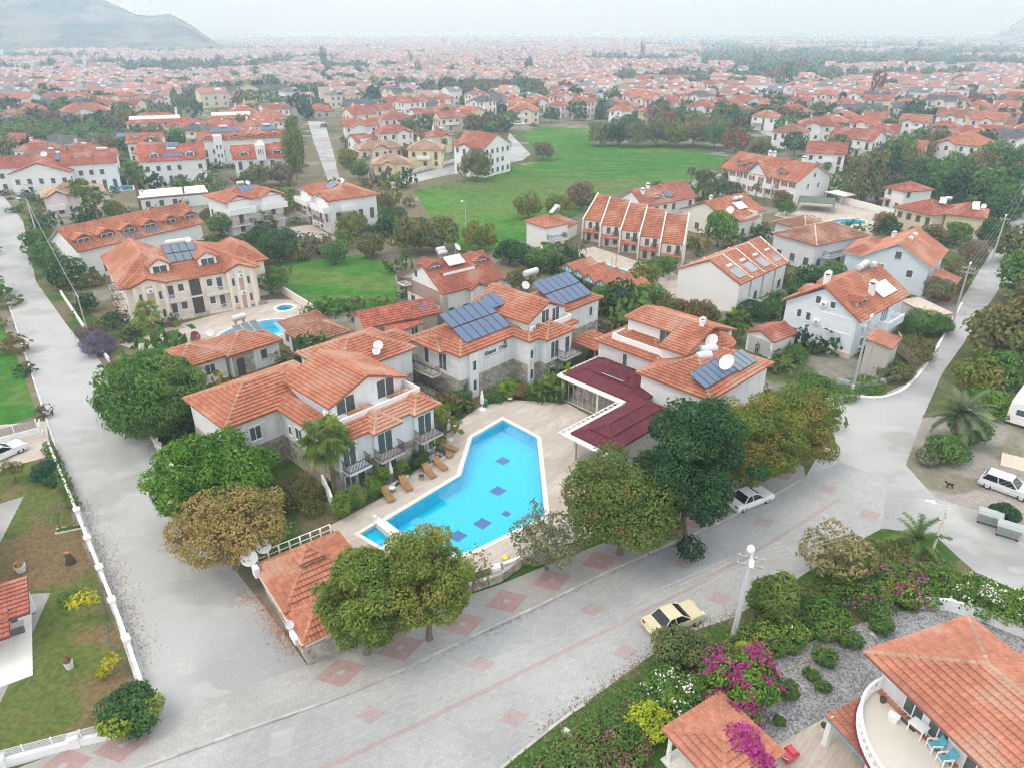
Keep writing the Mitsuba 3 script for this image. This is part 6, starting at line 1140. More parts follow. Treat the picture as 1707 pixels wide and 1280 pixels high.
# ================================================================ trees in the middle distance
MID = {}
KINDS = {'g': ('green tree', GRN), 'd': ('dark green tree', DRK + GRN[:1]), 'o': ('olive green tree', OLV), 'y': ('yellowing tree', MIX + YLW[:2]), 'r': ('reddish tree', REDL + OLV[:1]), 'b': ('brown half bare tree', BRN_L), 'p': ('bright green pine', PINE)}
def midtree(k, x, y, R, H_=None, label='', group=None, v=0, name=None, far=False):
    H_ = H_ or 1.25 * R; key = f'{k}{v}{far}'
    n, leaf = (2600, .34) if not far else (700, .62)
    if key not in MID:
        MID[key] = (trunk_mb(300 + v, 1.5, .22, 2.2, 4, forks=False).paint(), leafmb([crown(310 + v * 7 + ord(k), 4., 5.0, n, leaf, KINDS[k][1], base=.9, blobs=44, lump=.3, hole=.2, skirt=.5)]).paint('leaf'))
    th = Thing(name or {'b': 'bare_tree', 'p': 'pine_tree', 'y': 'autumn_tree', 'r': 'red_tree'}.get(k, 'tree'), label, 'tree', x, y, (x * 7 + y * 13) % 360, group); th.m = th.m @ np.diag([R / 4, R / 4, H_ / 5.0, 1])
    th.part('trunk', MID[key][0]); th.part('crown', MID[key][1])
    return th
for i, (p, R, k, where) in enumerate([
    ((-42.44, 125.63), 3.6, 'd', 'at the left end of the small meadow'), ((-47.11, 130.67), 3.0, 'd', 'behind the beige apartment house'), ((-38.66, 108.45), 2.4, 'g', 'beside the balcony end of the beige apartment house'), ((-32.64, 143.76), 3.0, 'y', 'right of the small round pool'), ((-32.94, 156.55), 3.2, 'y', 'behind the tree right of the small round pool'), ((-29.94, 165.25), 2.6, 'o', 'at the lane below the yellow houses'), ((-24.59, 143.76), 3.4, 'd', 'between the meadow and the green field'),
    ((-18.63, 130.67), 3.8, 'o', 'large, between the meadow and the green field'), ((-13.76, 133.53), 3.6, 'o', 'at the near tip of the green field'), ((-6.18, 132.70), 3.4, 'y', 'behind the brown gabled house'), ((-9.94, 204.31), 4.6, 'o', 'standing alone at the lane beside the green field'), ((3.60, 159.36), 3.2, 'y', 'left of three at the field edge behind the cube house'), ((10.49, 161.09), 3.0, 'y', 'middle of three at the field edge behind the cube house'), ((16.33, 168.34), 3.6, 'b', 'right of three at the field edge behind the cube house'),
    ((4.73, 120.56), 2.2, 'g', 'bright, in front of the cube house'), ((1.57, 123.05), 2.4, 'd', 'left of the cube house'), ((-0.60, 124.88), 2.4, 'd', 'right behind the brown gabled house'), ((7.54, 119.52), 1.7, 'd', 'bluish, beside the first pool pavilion'), ((1.41, 109.04), 2.3, 'o', 'white flowering, above the hotel solar array'), ((16.75, 99.02), 3.0, 'd', 'behind the hotel block with solar panels'), ((14.21, 100.28), 2.5, 'g', 'behind the last solar panels of the hotel'), ((21.02, 100.28), 2.4, 'g', 'below the narrow terrace pool'), ((21.89, 110.82), 2.6, 'y', 'yellow leaved, at the end of the pool pavilions'), ((23.45, 96.58), 2.2, 'o', 'behind the round tower'), ((26.42, 94.23), 2.3, 'r', 'rusty red, behind the round stone tower'), ((28.43, 95.39), 1.6, 'g', 'beside the rusty red one'),
    ((26.07, 117.16), 2.2, 'g', 'potted round one on the narrow terrace'), ((40.31, 136.07), 3.2, 'p', 'tall, between the steep terraces and the dish house'), ((48.23, 109.92), 2.4, 'd', 'at the far end of the panelled terrace row'), ((44.70, 104.23), 2.0, 'd', 'below the far end of the panelled terrace row'), ((53.39, 112.97), 2.2, 'g', 'behind the white corner house'),
    ((85.94, 174.84), 5.2, 'o', 'tall round, beside the kidney shaped pool'), ((103.54, 201.66), 4.4, 'd', 'behind the tall round tree'), ((98.11, 171.54), 4.6, 'd', 'first of the dense wood behind the yellow houses'), ((108.75, 181.82), 5.2, 'g', 'in the dense wood left of the yellow gable'), ((110.14, 174.84), 5.0, 'd', 'in the dense wood above the yellow houses'), ((114.06, 171.54), 5.2, 'g', 'in the dense wood right of the yellow houses'), ((119.86, 171.54), 5.0, 'd', 'in the dense wood at the side road'), ((132.54, 185.49), 5.2, 'o', 'at the right edge of the dense wood'), ((110.46, 190.88), 4.8, 'd', 'at the back left of the dense wood'), ((120.48, 197.39), 5.0, 'g', 'at the back of the dense wood'), ((126.09, 195.72), 5.2, 'o', 'olive, in the back of the dense wood'), ((135.20, 199.08), 5.2, 'd', 'dark, in the back of the dense wood'), ((148.02, 210.74), 5.0, 'g', 'at the far right of the dense wood'), ((135.50, 181.82), 5.0, 'd', 'beyond the right edge of the dense wood'), ((105.38, 152.25), 4.2, 'd', 'at the foot of the dense wood beside the yellow house'), ((114.66, 161.09), 4.6, 'g', 'at the foot of the dense wood near the road'), ((112.83, 206.11), 4.8, 'o', 'at the upper left end of the dense wood'), ((145.26, 220.60), 5.0, 'g', 'highest up in the dense wood'), ((116.99, 220.60), 4.4, 'g', 'behind the tall round tree, upper left of the wood'),
    ((61.80, 80.68), 5.0, 'o', 'big olive, right of the side road'), ((65.07, 81.04), 5.0, 'o', 'big, at the right edge beside the side road'), ((56.83, 73.57), 3.0, 'g', 'below the big olive one'), ((53.92, 72.81), 2.6, 'y', 'left of the date palm'), ((79.59, 104.23), 4.6, 'g', 'green, right of the side road'), ((74.11, 93.10), 4.6, 'o', 'olive, right of the side road'), ((92.27, 124.88), 4.2, 'o', 'round, where the side road narrows'), ((66.27, 104.23), 2.2, 'o', 'beside the dark red porch'), ((73.12, 111.43), 2.4, 'o', 'by the side road pole'), ((83.94, 124.88), 2.4, 'b', 'feathery, along the side road'), ((81.53, 134.79), 2.6, 'o', 'wide flat, behind the pale blue house'), ((87.91, 137.81), 2.6, 'g', 'under the side road wires'), ((94.54, 136.94), 2.8, 'd', 'where the side road meets the wood'), ((87.60, 148.65), 2.0, 'd', 'in front of the yellow house'),
    ((-61.43, 206.11), 3.0, 'y', 'very tall slender poplar like, by the back road'), ((-80.29, 119.52), 3.2, 'g', 'at the street, left of the apartment house'), ((-73.02, 111.43), 3.0, 'd', 'dark, at the street before the apartment house'), ((-88.54, 129.47), 3.0, 'g', 'along the wide street, farther on'), ((-64.06, 100.28), 1.6, 'd', 'small, on the apartment lawn'), ((-59.90, 143.76), 2.6, 'g', 'in front of the white balcony house'), ((-89.80, 159.36), 2.2, 'y', 'right of the pale pink house'), ((-67.12, 155.46), 1.8, 'o', 'left of the white balcony house'), ((-68.40, 195.72), 3.4, 'o', 'round olive, behind the white balcony houses'), ((-63.16, 197.39), 3.4, 'b', 'bare brown, behind the white balcony houses'), ((-32.14, 124.88), 2.4, 'g', 'at the back of the meadow'), ((-26.25, 128.69), 2.6, 'o', 'at the back right of the meadow'), ((-36.04, 171.54), 2.8, 'y', 'yellow, beside the back road wall'), ((-50.97, 225.86), 3.2, 'y', 'yellow, beside the back road'), ((-43.43, 206.11), 3.0, 'g', 'green, beside the back road'), ((-35.11, 246.85), 2.2, 'y', 'beside the yellow houses'), ((10.13, 239.46), 3.4, 'b', 'low brown, at the bend of the lane'), ((18.47, 345.90), 4.0, 'd', 'at the far left corner of the green field'), ((32.42, 271.77), 4.6, 'o', 'left end of the copse in the green field'), ((39.06, 271.77), 5.2, 'd', 'second in the copse of the green field'), ((45.67, 268.78), 5.0, 'o', 'third in the copse of the green field'), ((53.45, 271.77), 5.2, 'o', 'fourth in the copse of the green field'), ((59.47, 268.78), 5.0, 'y', 'yellowish, in the copse of the green field'), ((66.73, 271.77), 5.2, 'b', 'brownish, in the copse of the green field'), ((72.95, 265.84), 5.0, 'g', 'greener, in the copse of the green field'), ((77.38, 254.67), 4.8, 'r', 'reddish, right end of the copse in the green field'), ((48.26, 303.71), 4.6, 'd', 'dark, at the back of the copse'), ((64.11, 309.40), 5.0, 'r', 'red leaved, at the back of the copse'), ((75.28, 303.71), 5.0, 'y', 'yellow, at the back of the copse'), ((83.66, 298.21), 4.6, 'o', 'olive, at the back right of the copse'), ((52.95, 197.39), 2.6, 'b', 'behind the long house with red shutters'), ((67.08, 206.11), 2.0, 'g', 'in front of the red shutters'), ((64.75, 171.54), 2.2, 'o', 'between the red shutters and the green canopy'), ((62.98, 162.25), 2.0, 'g', 'before the green canopy'), ((48.59, 146.17), 2.2, 'o', 'beside the grey hip roof'), ((78.67, 148.65), 2.2, 'r', 'purple flowering bougainvillea, by the kidney shaped pool'), ((78.55, 145.19), 2.0, 'd', 'under the purple bougainvillea by the pool')]):
    H_ = 13 if 'poplar' in where else R * 1.9 if 'tall' in where else R * 1.45
    midtree(k, *p, R, H_, f'{KINDS[k][0]} {where}', v=i % 3)
PG = [((-93.68, 155.46), 8.2, 'left of two tall fan palms before the pale pink house'), ((-87.47, 148.65), 8.0, 'right of two tall fan palms before the pale pink house'), ((-88.05, 168.34), 9.5, 'tall fan palm leaning beside the low flat house'), ((-78.53, 171.54), 6.5, 'fan palm between the white buildings'), ((-119.43, 262.96), 6, 'palm beside the red mansard roof'), ((-23.00, 252.01), 4.5, 'palm in front of the large white lane house'), ((48.46, 195.72), 4.5, 'left palm at the field road by the long house'), ((50.01, 193.27), 4.2, 'right palm at the field road by the long house'), ((56.79, 193.27), 3.6, 'low palm before the red shutters'), ((93.46, 243.10), 5.5, 'palm behind the long house, left'), ((93.66, 231.35), 5.0, 'palm behind the long house, right'), ((89.35, 206.11), 4.2, 'palm beside the white canopy'), ((60.74, 178.27), 3.6, 'slim palm in front of the red shutters'), ((-115.44, 371.41), 6, 'palm near the long solar hall')]
for i, (p, h, l) in enumerate(PG):
    palm('fan_palm', l, *p, 40, 6, 2.1, 'fan', 30, s=h / 6.5, rot=i * 61, cache='midpalm', leaflets=14)
for i, p in enumerate([(-193.62, 281.15),(-195.68, 289.45),(-185.23, 277.96),(-188.06, 287.75),(-177.95, 276.39),(-180.54, 286.07),(-170.75, 274.83),(-173.09, 284.42),(-164.49, 274.83),(-166.62, 284.42),(-157.40, 273.30),(-159.29, 282.78),(-151.97, 274.83),(-145.02, 267.30),(-183.66, 268.78),(-176.18, 267.30),(-168.78, 265.84),(-160.37, 264.39),(-153.90, 264.39)]):
    palm('grove_palm', 'fan palm in the dense palm grove behind the long guest house', *p, 41, 5, 2.6, 'fan', 26, s=.9 + .1 * (i % 4), rot=i * 47, cache='grove', group='palms of the grove', leaflets=10)
# ================================================================ the town
R7 = np.random.default_rng(77)
NOHOUSE = [Polygon(q).buffer(4) for q in ([(-26.12, 190.88),(-15.89, 204.31),(-4.23, 217.56),(10.13, 239.46),(1.62, 309.40),(11.30, 338.88),(39.90, 338.88),(66.87, 323.51),(99.85, 303.71),(76.18, 246.85),(52.52, 206.11),(28.51, 181.82),(14.69, 162.25),(-8.26, 128.69)],
    [(-139.63, 181.82),(-248.76, 313.31),(-249.64, 321.42),(-134.32, 187.77)], [(-95.82, 350.73),(-87.94, 350.73),(-47.19, 197.39),(-50.81, 197.39)], [(-28.01, 206.11),(-15.70, 228.03),(7.39, 246.85),(-1.85, 305.59),(-3.13, 286.07),(-28.61, 225.86)], [(-209.64, 303.71),(-160.51, 303.71),(-137.78, 260.14),(-178.66, 256.02)])]
def hits(c, r): return any(q.distance(Point(*c)) < r for q in NOHOUSE)
HC = [OFFW, OFFW, OFFW, (.76, .76, .75), CREAM, PINKW, YEL, (.66, .62, .56)]
CN = ['white', 'white', 'white', 'bright white', 'cream', 'pink', 'yellow', 'pale stone']
def town_house(name, label, x, y, th, w, d, st, roof, col, kind, seed, group=None, near=True):
    ze = st * 2.55 + .5; r = random.Random(seed); bl = [(0, w, 0, d, ze, .26 * min(w, d) if roof == 'hip' else .24 * d, roof)]
    if r.random() < .6: a = r.uniform(.1, .45) * w; bl.append((a, a + w * .42, -1.2, d * .6, ze - .15, .2 * w * .42 + .3, 'gable', 'v'))
    f = []
    if r.random() < .6: f += [('sol', w * .55, d * .16, ze + .6, 0, 26, 1, r.choice([2, 3]), 1.0, 1.9), ('tank', w * .62, d * .42, ze + 2.0, 0, 1.6, .35)]
    if r.random() < .5: f.append(('chim', w * .3, d * .55, ze + 1.8, .6, 1.1))
    if r.random() < .6: f.append(('balc', 'v-', w * r.uniform(.3, .7), .4, 3.1, w * .35, 1.2, 'wall', (.74, .74, .74)))
    return villa(name, label, (x, y, th), bl, kind, col, 'course' if near else 'flat', .5, st, seed, f if near else f[:2], group=group, gap=2.6 if near else 3.4, pane=False, wcol=(.13, .12, .12), faces=('v-', 'u-', 'u+') if near else ('v-',))
placed = []
def spot(c, r): placed.append((c[0], c[1], r))
# houses one can point at beyond the field
for i, (sp, d, st, roof, col, kind, l) in enumerate([
    ((-40.83, 212.52, 10.9, 11.12), 9, 1, 'hip', YEL, TAN, 'yellow house with tan hip roof nearest the lane'), ((-50.14, 240.65, 25.8, 15.54), 8, 1, 'hip', CREAM, TAN, 'cream house with long tan roof behind the nearest yellow house'), ((-32.24, 223.51, 0.0, 11.14), 10, 2, 'hip', YEL, TAN, 'yellow house with columned porch beside the large white lane house'), ((-17.64, 214.96, -34.2, 11.96), 14, 3, 'gable', (.76, .76, .76), RED, 'large white three storey house at the bend of the lane'),
    ((-54.91, 258.98, 33.5, 11.37), 9, 1, 'gable', OFFW, RED, 'red roofed white house left of the yellow houses'), ((-46.3, 260.54, 29.4, 13.13), 9, 2, 'hip', OFFW, RED, 'white house with red hip roof and blue panels above the yellow houses'), ((-63.73, 281.06, 16.0, 13.48), 10, 2, 'gable', OFFW, TER, 'white gabled house beside the back road'), ((-53.26, 306.72, 19.3, 13.24), 10, 2, 'hip', PINKW, RED, 'pinkish house with broad red roof'), ((-41.97, 324.93, 30.3, 9.68), 9, 2, 'gable', OFFW, RED, 'white house with dark gabled dormers'), ((-29.86, 309.2, 25.2, 15.81), 10, 2, 'gable', CREAM, RED, 'long house with two arched white dormers'), ((-27.89, 254.26, 22.3, 8.2), 9, 2, 'hip', CREAM, RED, 'cream tower like house behind the large white lane house'),
    ((-22.94, 382.83, 0.0, 12.76), 9, 2, 'hip', PINKW, RED, 'pink house with red roof near the field lane'), ((-1.5, 341.13, 0.0, 14.15), 11, 2, 'hip', CREAM, TER, 'cream house with orange roof at the far corner of the field'), ((33.04, 399.03, 0.0, 12.02), 10, 2, 'gable', PINKW, RED, 'pink gabled house behind the field'), ((43.54, 342.06, -13.6, 11.11), 9, 2, 'hip', (.76, .76, .76), TER, 'bright white house with orange hip roof behind the copse'), ((57.44, 336.86, 0.0, 10.49), 9, 2, 'hip', YEL, TER, 'yellow house with orange roof behind the copse'), ((23.66, 465.5, 0.0, 12.47), 9, 2, 'gable', PINKW, RED, 'pink house with pale gable far behind the field'),
    ((118.06, 334.83, 0.0, 16.85), 11, 2, 'hip', CREAM, RED, 'cream house with balcony to the right of the copse'), ((110.4, 286.84, -14.6, 15.05), 11, 2, 'hip', OFFW, RED, 'white house with red roof, first of the cluster right of the copse'), ((107.97, 254.26, -47.8, 15.88), 12, 2, 'gable', OFFW, RED, 'white house with dark gables, biggest of the cluster right of the copse'), ((127.91, 265.44, -19.8, 9.68), 11, 2, 'gable', OFFW, RED, 'white gabled house at the right of the cluster'), ((87.29, 218.48, -23.1, 11.51), 11, 2, 'gable', OFFW, RED, 'white house with balcony nearest the long house with red shutters'), ((138.07, 241.2, -52.3, 13.42), 15, 2, 'hip', (.74, .75, .76), TER, 'large white house with broad orange hip roof above the dense wood'), ((132.77, 216.97, -36.5, 10.9), 12, 1, 'hip', OFFW, RED, 'low house with red roof just above the dense wood'),
    ((150.25, 336.86, 14.0, 21.41), 11, 2, 'gable', (.66, .69, .72), GRY, 'white house with dark grey roof right of the copse'), ((179.02, 354.29, -33.8, 10.11), 10, 2, 'gable', (.66, .69, .72), GRY, 'pale house with dark grey gabled roof'), ((113.93, 387.53, 18.8, 21.21), 10, 2, 'hip', OFFW, RED, 'white house with long balcony behind the copse, right'), ((129.8, 519.05, 0.0, 20.38), 10, 2, 'gable', OFFW, RED, 'white house with red roof far behind the copse'), ((127.78, 456.97, 13.4, 20.0), 10, 2, 'hip', CREAM, TER, 'cream house with orange roof behind the copse'), ((179.15, 504.83, 15.2, 21.56), 10, 2, 'hip', (.6, .62, .64), GRY, 'house with slate roof in the right middle distance'), ((218.39, 401.46, -18.4, 22.46), 12, 2, 'hip', CREAM, RED, 'long house with broad red roof in the right distance'), ((185.62, 327.81, -30.5, 9.56), 10, 2, 'gable', OFFW, RED, 'white house with red gables above the large hip roof'), ((201.58, 321.59, -46.6, 6.14), 7, 1, 'hip', OFFW, RED, 'small kiosk like house with red roof at the right'),
    ((-199.84, 330.77, 29.6, 20.98), 13, 2, 'hip', OFFW, TER, 'long white house with orange hip roof in the left middle distance'), ((-196.05, 287.75, 36.7, 9.56), 9, 1, 'gable', OFFW, DRD, 'white house with crimson metal roof at the left'), ((-245.2, 399.03, 45.0, 20.97), 11, 2, 'gable', CREAM, RED, 'cream house with arched dormers at the left'), ((-265.29, 391.99, 47.3, 19.49), 12, 2, 'gable', OFFW, RED, 'white house with red roof at the left edge of the town'), ((-342.72, 511.78, 65.5, 27.61), 14, 2, 'gable', OFFW, TER, 'large white block with sloping orange roof at the far left'), ((-181.45, 448.47, 23.7, 48.04), 12, 2, 'gable', CREAM, GRY, 'long hall with dark roof and ochre end wall in the distance'), ((-98.94, 361.43, 24.0, 14.34), 12, 1, 'hip', (.5, .45, .42), DRD, 'low hall with dark crimson roof at the far end of the back road'), ((-110.14, 437.67, 22.4, 22.52), 12, 2, 'shed', OFFW, PALE, 'long white building with a pale flat roof'), ((-81.81, 360.08, 0.0, 17.19), 12, 2, 'gable', (.66, .69, .72), GRY, 'house with dark grey solar covered roof beside the back road'), ((301.95, 613.92, 0.0, 27.34), 12, 2, 'gable', OFFW, RED, 'white terrace with red roofs in the far right distance'), ((92.37, 571.69, 0.0, 44.73), 12, 2, 'gable', (.76, .76, .76), TER, 'long bright white terrace with orange roof behind the field')]):
    t = math.radians(sp[2]); c = (sp[0] + math.cos(t) * sp[3] / 2 - math.sin(t) * d / 2, sp[1] + math.sin(t) * sp[3] / 2 + math.cos(t) * d / 2)
    town_house('house', l, sp[0], sp[1], sp[2], sp[3], d, st, roof, col, kind, 400 + i); spot(c, max(sp[3], d) * .7)
for k in list(labels):
    part = next((scene[f'{k}__{w}'] for w in ('wall', 'crown') if f'{k}__{w}' in scene), None)
    if '__' in k or part is None: continue
    q = np.array(part['to_world'].matrix)
    if f'{k}__wall' in scene: spot((q[:2, :2] @ [5, 5]) + q[:2, 3], 11)
    elif q[1, 3] > 150: spot(q[:2, 3], 3)
# streets of the town: cells with their own direction
cells = R7.uniform(-1, 1, (230, 2)) * [1700, 1500] + [0, 1650]; cang = R7.choice([-52, -38, 38, 25, -20, 52, 12, -5, -60], len(cells))
pts = []
for ci, (cc, a) in enumerate(zip(cells, cang)):
    t = math.radians(a); g = np.array([(i * 13.6 + (j % 2) * 3, j * 13.5 + (j // 2) * 5) for i in range(-16, 17) for j in range(-15, 16)], float); g += R7.normal(0, 1.3, g.shape)
    g = g @ np.array([[math.cos(t), math.sin(t)], [-math.sin(t), math.cos(t)]]) + cc
    own = ((g[:, None] - cells[None]) ** 2).sum(2).argmin(1) == ci
    pts += [(x, y, a) for x, y in g[own]]
pts = np.array(pts); px = pts[:, 0] / np.maximum(pts[:, 1], 1)
dens = meshkit.fbm(np.c_[pts[:, :2] / 160, pts[:, :1] * 0], 3)
ok = (np.abs(px) < .92) & (pts[:, 1] > 205) & (dens > np.where(pts[:, 1] < 450, .26, .43)) & (R7.random(len(pts)) > .14)
ok &= ~((px > .24) & (pts[:, 1] > 820)) | (dens > .70); ok &= (pts[:, 1] < 2100) | (dens > .55); ok &= ~((px < -.34) & (pts[:, 1] > 1500))
pts = pts[ok]; pts = pts[np.argsort(pts[:, 1])]
houses, PL = [], np.array(placed)
for x, y, a in pts:
    if (np.hypot(PL[:, 0] - x, PL[:, 1] - y) < PL[:, 2] + 6.5).any() or (y < 480 and hits((x, y), 7)): continue
    if y < 300 and abs(x / y - .02) < .24: continue
    houses.append((x, y, a))
NI = 215
ZX = lambda x, y: 'far left' if x / y < -.45 else 'left' if x / y < -.15 else 'middle' if x / y < .15 else 'right' if x / y < .45 else 'far right'
for i, (x, y, a) in enumerate(houses[:NI]):
    r = random.Random(900 + i); ci = r.randrange(8); roof = r.choice(['hip', 'hip', 'gable']); kind = r.choice([TER, RED, RED, TER, BRN, DRD, PNK, GRY]); st = r.choice([2, 2, 2, 3]); w, d = r.uniform(9, 13.5), r.uniform(8.5, 11)
    rn = {TER: 'orange', RED: 'red', BRN: 'brownish', DRD: 'dark red', PNK: 'pale orange', GRY: 'slate grey'}[kind]; z = ZX(x, y); dist = 'nearer' if y < 380 else 'middle' if y < 520 else 'farther'
    town_house('town_house', f'{CN[ci]} {["", "", "two", "three"][st]} storey house, {rn} {roof} roof, {dist} rows, {z} of town', x - w / 2, y - d / 2, a if abs(a) < 46 else a / 2, w, d, st, roof, HC[ci], kind, 900 + i, f'{CN[ci]} {st} storey {rn} {roof} roofed houses, {dist} rows, {z} of the town', near=y < 420)
# the rest of the town reads as one mass
def template(w, d, h, kind, rise):
    b = MB(); b.box(-w / 2 + .5, w / 2 - .5, -d / 2 + .5, d / 2 - .5, 0, h, (1, 1, 1)); P, _, Gb = roof_block(-w / 2, w / 2, -d / 2, d / 2, h, rise, kind)
    for p in P: b.poly(p, (2, 2, 2))
    for p in Gb: b.poly([(x * .95, y * .92, z) for x, y, z in p], (1, 1, 1))
    for i in range(3):
        for z in (1.0, 3.7):
            x = -w / 2 + w * (i + .6) / 3.2; b.add([(x, -d / 2 + .44, z), (x + 1.1, -d / 2 + .44, z), (x + 1.1, -d / 2 + .44, z + 1.4), (x, -d / 2 + .44, z + 1.4)], [[0, 1, 2, 3]], (3, 3, 3))
    b.add([(w * .1, -d * .3, h + rise * .45), (w * .32, -d * .3, h + rise * .45), (w * .32, -d * .12, h + rise * .9), (w * .1, -d * .12, h + rise * .9)], [[0, 1, 2, 3]], (4, 4, 4))
    if kind == 'hip':
        P, _, Gb = roof_block(-d * .55, .5, -w * .05, w * .35, h - .1, rise * .8, 'gable')
        for p in P: b.poly([(y, x, z) for x, y, z in p], (2, 2, 2))
    return b.arrays()
TM = [template(10.5, 8.5, 6.6, 'hip', 1.9), template(11, 8, 6.6, 'gable', 2.1), template(9, 8, 6.2, 'hip', 1.6), template(14, 8.5, 6.8, 'gable', 2.2), template(9, 9, 7.6, 'gable', 2.0)]
far = MB(); rc = np.array([(.31, .14, .095), (.28, .12, .09), (.31, .16, .115), (.25, .11, .085), (.27, .16, .12), (.12, .125, .13), (.32, .14, .10)]); wc = np.array([(.74, .74, .74), (.70, .69, .66), (.62, .56, .45), (.68, .56, .55), (.72, .72, .73), (.66, .66, .66)])
rest = houses[NI:]
for x, y, a in rest:
    v, f, c, _ = TM[R7.integers(5)]; q = np.rint(c[:, 0]).astype(int); col = np.zeros((len(v), 3)); col[q == 1] = wc[R7.integers(6)]; col[q == 2] = rc[R7.integers(7)] * R7.uniform(.8, 1.2); col[q == 3] = (.12, .11, .11); col[q == 4] = (.4, .45, .5)
    s = R7.uniform(.85, 1.15); m = rotz(a, x, y, 0, s); far.add(v @ m[:3, :3].T + m[:3, 3], f, col)
single('far_houses', far.paint(), 'densely packed far houses of the town with red roofs and white walls', 'houses', stuff=True)
# trees of the town
tp = np.c_[(R7.random(26000) * 2 - 1) * 1, R7.random(26000)]
ty = 150 + (2750 * tp[:, 1] ** 1.25 + 2100 * tp[:, 1] ** 8); tx = tp[:, 0] * .90 * ty; dn = meshkit.fbm(np.c_[tx / 120, ty / 120, ty * 0], 3)
keep = (dn > np.where(ty > 420, .36, .52)) | (R7.random(len(tx)) > np.where(ty > 420, .70, .86)) | ((tx / ty > .24) & (np.abs(ty - 1150) < 180)); keep &= ~((tx / ty < -.34) & (ty > 1500)); tx, ty = tx[keep], ty[keep]
HA = np.array([(h[0], h[1], 5.2) for h in houses] + [(a, b, c * .8) for a, b, c in placed])
from scipy.spatial import cKDTree
tr_ = cKDTree(HA[:, :2]); dd_, ii_ = tr_.query(np.c_[tx, ty]); good = dd_ > HA[ii_, 2] + 1.5; tx, ty = tx[good], ty[good]
o_ = np.argsort(ty); tx, ty = tx[o_], ty[o_]; 
nearT, farT = [], []
SZ = lambda R: 'small' if R < 3 else 'medium' if R < 3.7 else 'large'
for x, y in zip(tx, ty):
    if y < 480 and (hits((x, y), 1.5) or (y < 300 and abs(x / y - .02) < .3)): continue
    if y < 225: continue
    (nearT if len(nearT) < 140 else farT).append((x, y))
for i, (x, y) in enumerate(nearT):
    k = R7.choice(list('gggddoooybr')); R = R7.uniform(2.4, 4.4)
    midtree(k, x, y, R, R * R7.uniform(1.2, 1.9), f'{SZ(R)} {KINDS[k][0]} among the {"nearer" if y < 300 else "middle"} houses, {ZX(x, y)} of the town', f'{SZ(R)} {KINDS[k][0]}s, {"nearer" if y < 300 else "middle"} rows, {ZX(x, y)} of the town', v=i % 2, far=True)
ft = MB(); pal = {k: np.array(v[1]) for k, v in KINDS.items()}; LODS = [[crown(600 + i, 3.4, 4.6, n, l, [(1, 1, 1)] * 3, base=.5, blobs=20, lump=.42, hole=.1, skirt=.5) for i in range(4)] for n, l in ((120, 1.1), (40, 1.9), (17, 3.0))]
for x, y in farT:
    v, f, c = LODS[0 if y < 620 else 1 if y < 1200 else 2][R7.integers(4)]; p = pal[R7.choice(list('gggddddoooybr'))]; s = R7.uniform(.6, 1.35); hz = s * R7.uniform(.8, 1.5)
    if R7.random() < .008: s, hz = s * .8, hz * 2.4
    m = rotz(R7.uniform(0, 360), x, y, 0, (s, s, hz)); ft.add(v @ m[:3, :3].T + m[:3, 3], f, c * p[R7.integers(len(p))] * 1.5)
single('far_trees', ft.paint('leaf'), 'dark trees scattered between the far houses and out to the hazy fields', 'trees', stuff=True)
# low greenery between the houses near by
gb = MB(); BU = [crown(700 + i, 1.2, 1.5, 90, .3, [(1, 1, 1)] * 3, base=-.1, blobs=14, lump=.45, hole=.1, skirt=.2) for i in range(4)]
ROOFS = shapely.union_all([Polygon(np.array([(w @ [*q, 1])[:2] for q in meshkit.WRITTEN[scene[k]['filename']][0][:, :3]])).convex_hull for k in scene if k.endswith('__roof') or k.endswith('__roof_001') for w in [np.array(scene[k]['to_world'].matrix)] if w[1, 3] < 330])
NG = shapely.union_all([ROOFS.buffer(.3), Polygon([(-42.33, 123.05),(-28.50, 128.69),(-22.00, 123.05),(-18.91, 106.17),(-23.27, 101.57),(-30.15, 101.57),(-36.76, 112.04)]), *NOHOUSE[:4]] + [Polygon(meshkit.WRITTEN[scene[k]['filename']][0][:, :2]).convex_hull.buffer(-.5) for k in scene if k.split('_0')[0] in ('beige_terrace', 'junction', 'back_road', 'lane', 'pool_deck', 'drive')] + [Polygon([(-23.74, 31.83),(-34.15, 45.68),(-57.34, 75.94),(-88.89, 117.83),(-153.75, 197.39),(-143.87, 197.39),(-89.89, 132.70),(-53.39, 82.87),(-35.52, 60.97),(-21.22, 42.47),(-13.74, 33.85)]), Polygon([(-33.21, 22.40),(-69.08, 67.14),(-50.72, 67.14),(-23.74, 31.83),(-12.13, 35.29),(7.30, 46.44),(28.40, 57.68),(42.39, 67.14),(62.07, 67.14),(32.99, 22.40)])] + [Polygon(q).buffer(1.5) for q in (POOL, APT, LONG, BLUE, SMALL)] + [Polygon([(8.71, 130.67),(16.11, 136.07),(28.10, 119.52),(36.91, 100.28),(31.46, 100.28),(26.23, 105.61),(18.96, 114.55)]), Polygon([(60.22, 162.25),(71.55, 178.27),(82.06, 178.27),(89.19, 162.25),(78.67, 148.65),(66.91, 151.20)]), Polygon([(37.50, 72.81),(46.72, 75.94),(70.02, 104.23),(132.85, 185.49),(128.57, 171.54),(61.06, 87.74),(38.58, 58.21)])])
pg = prep(NG)
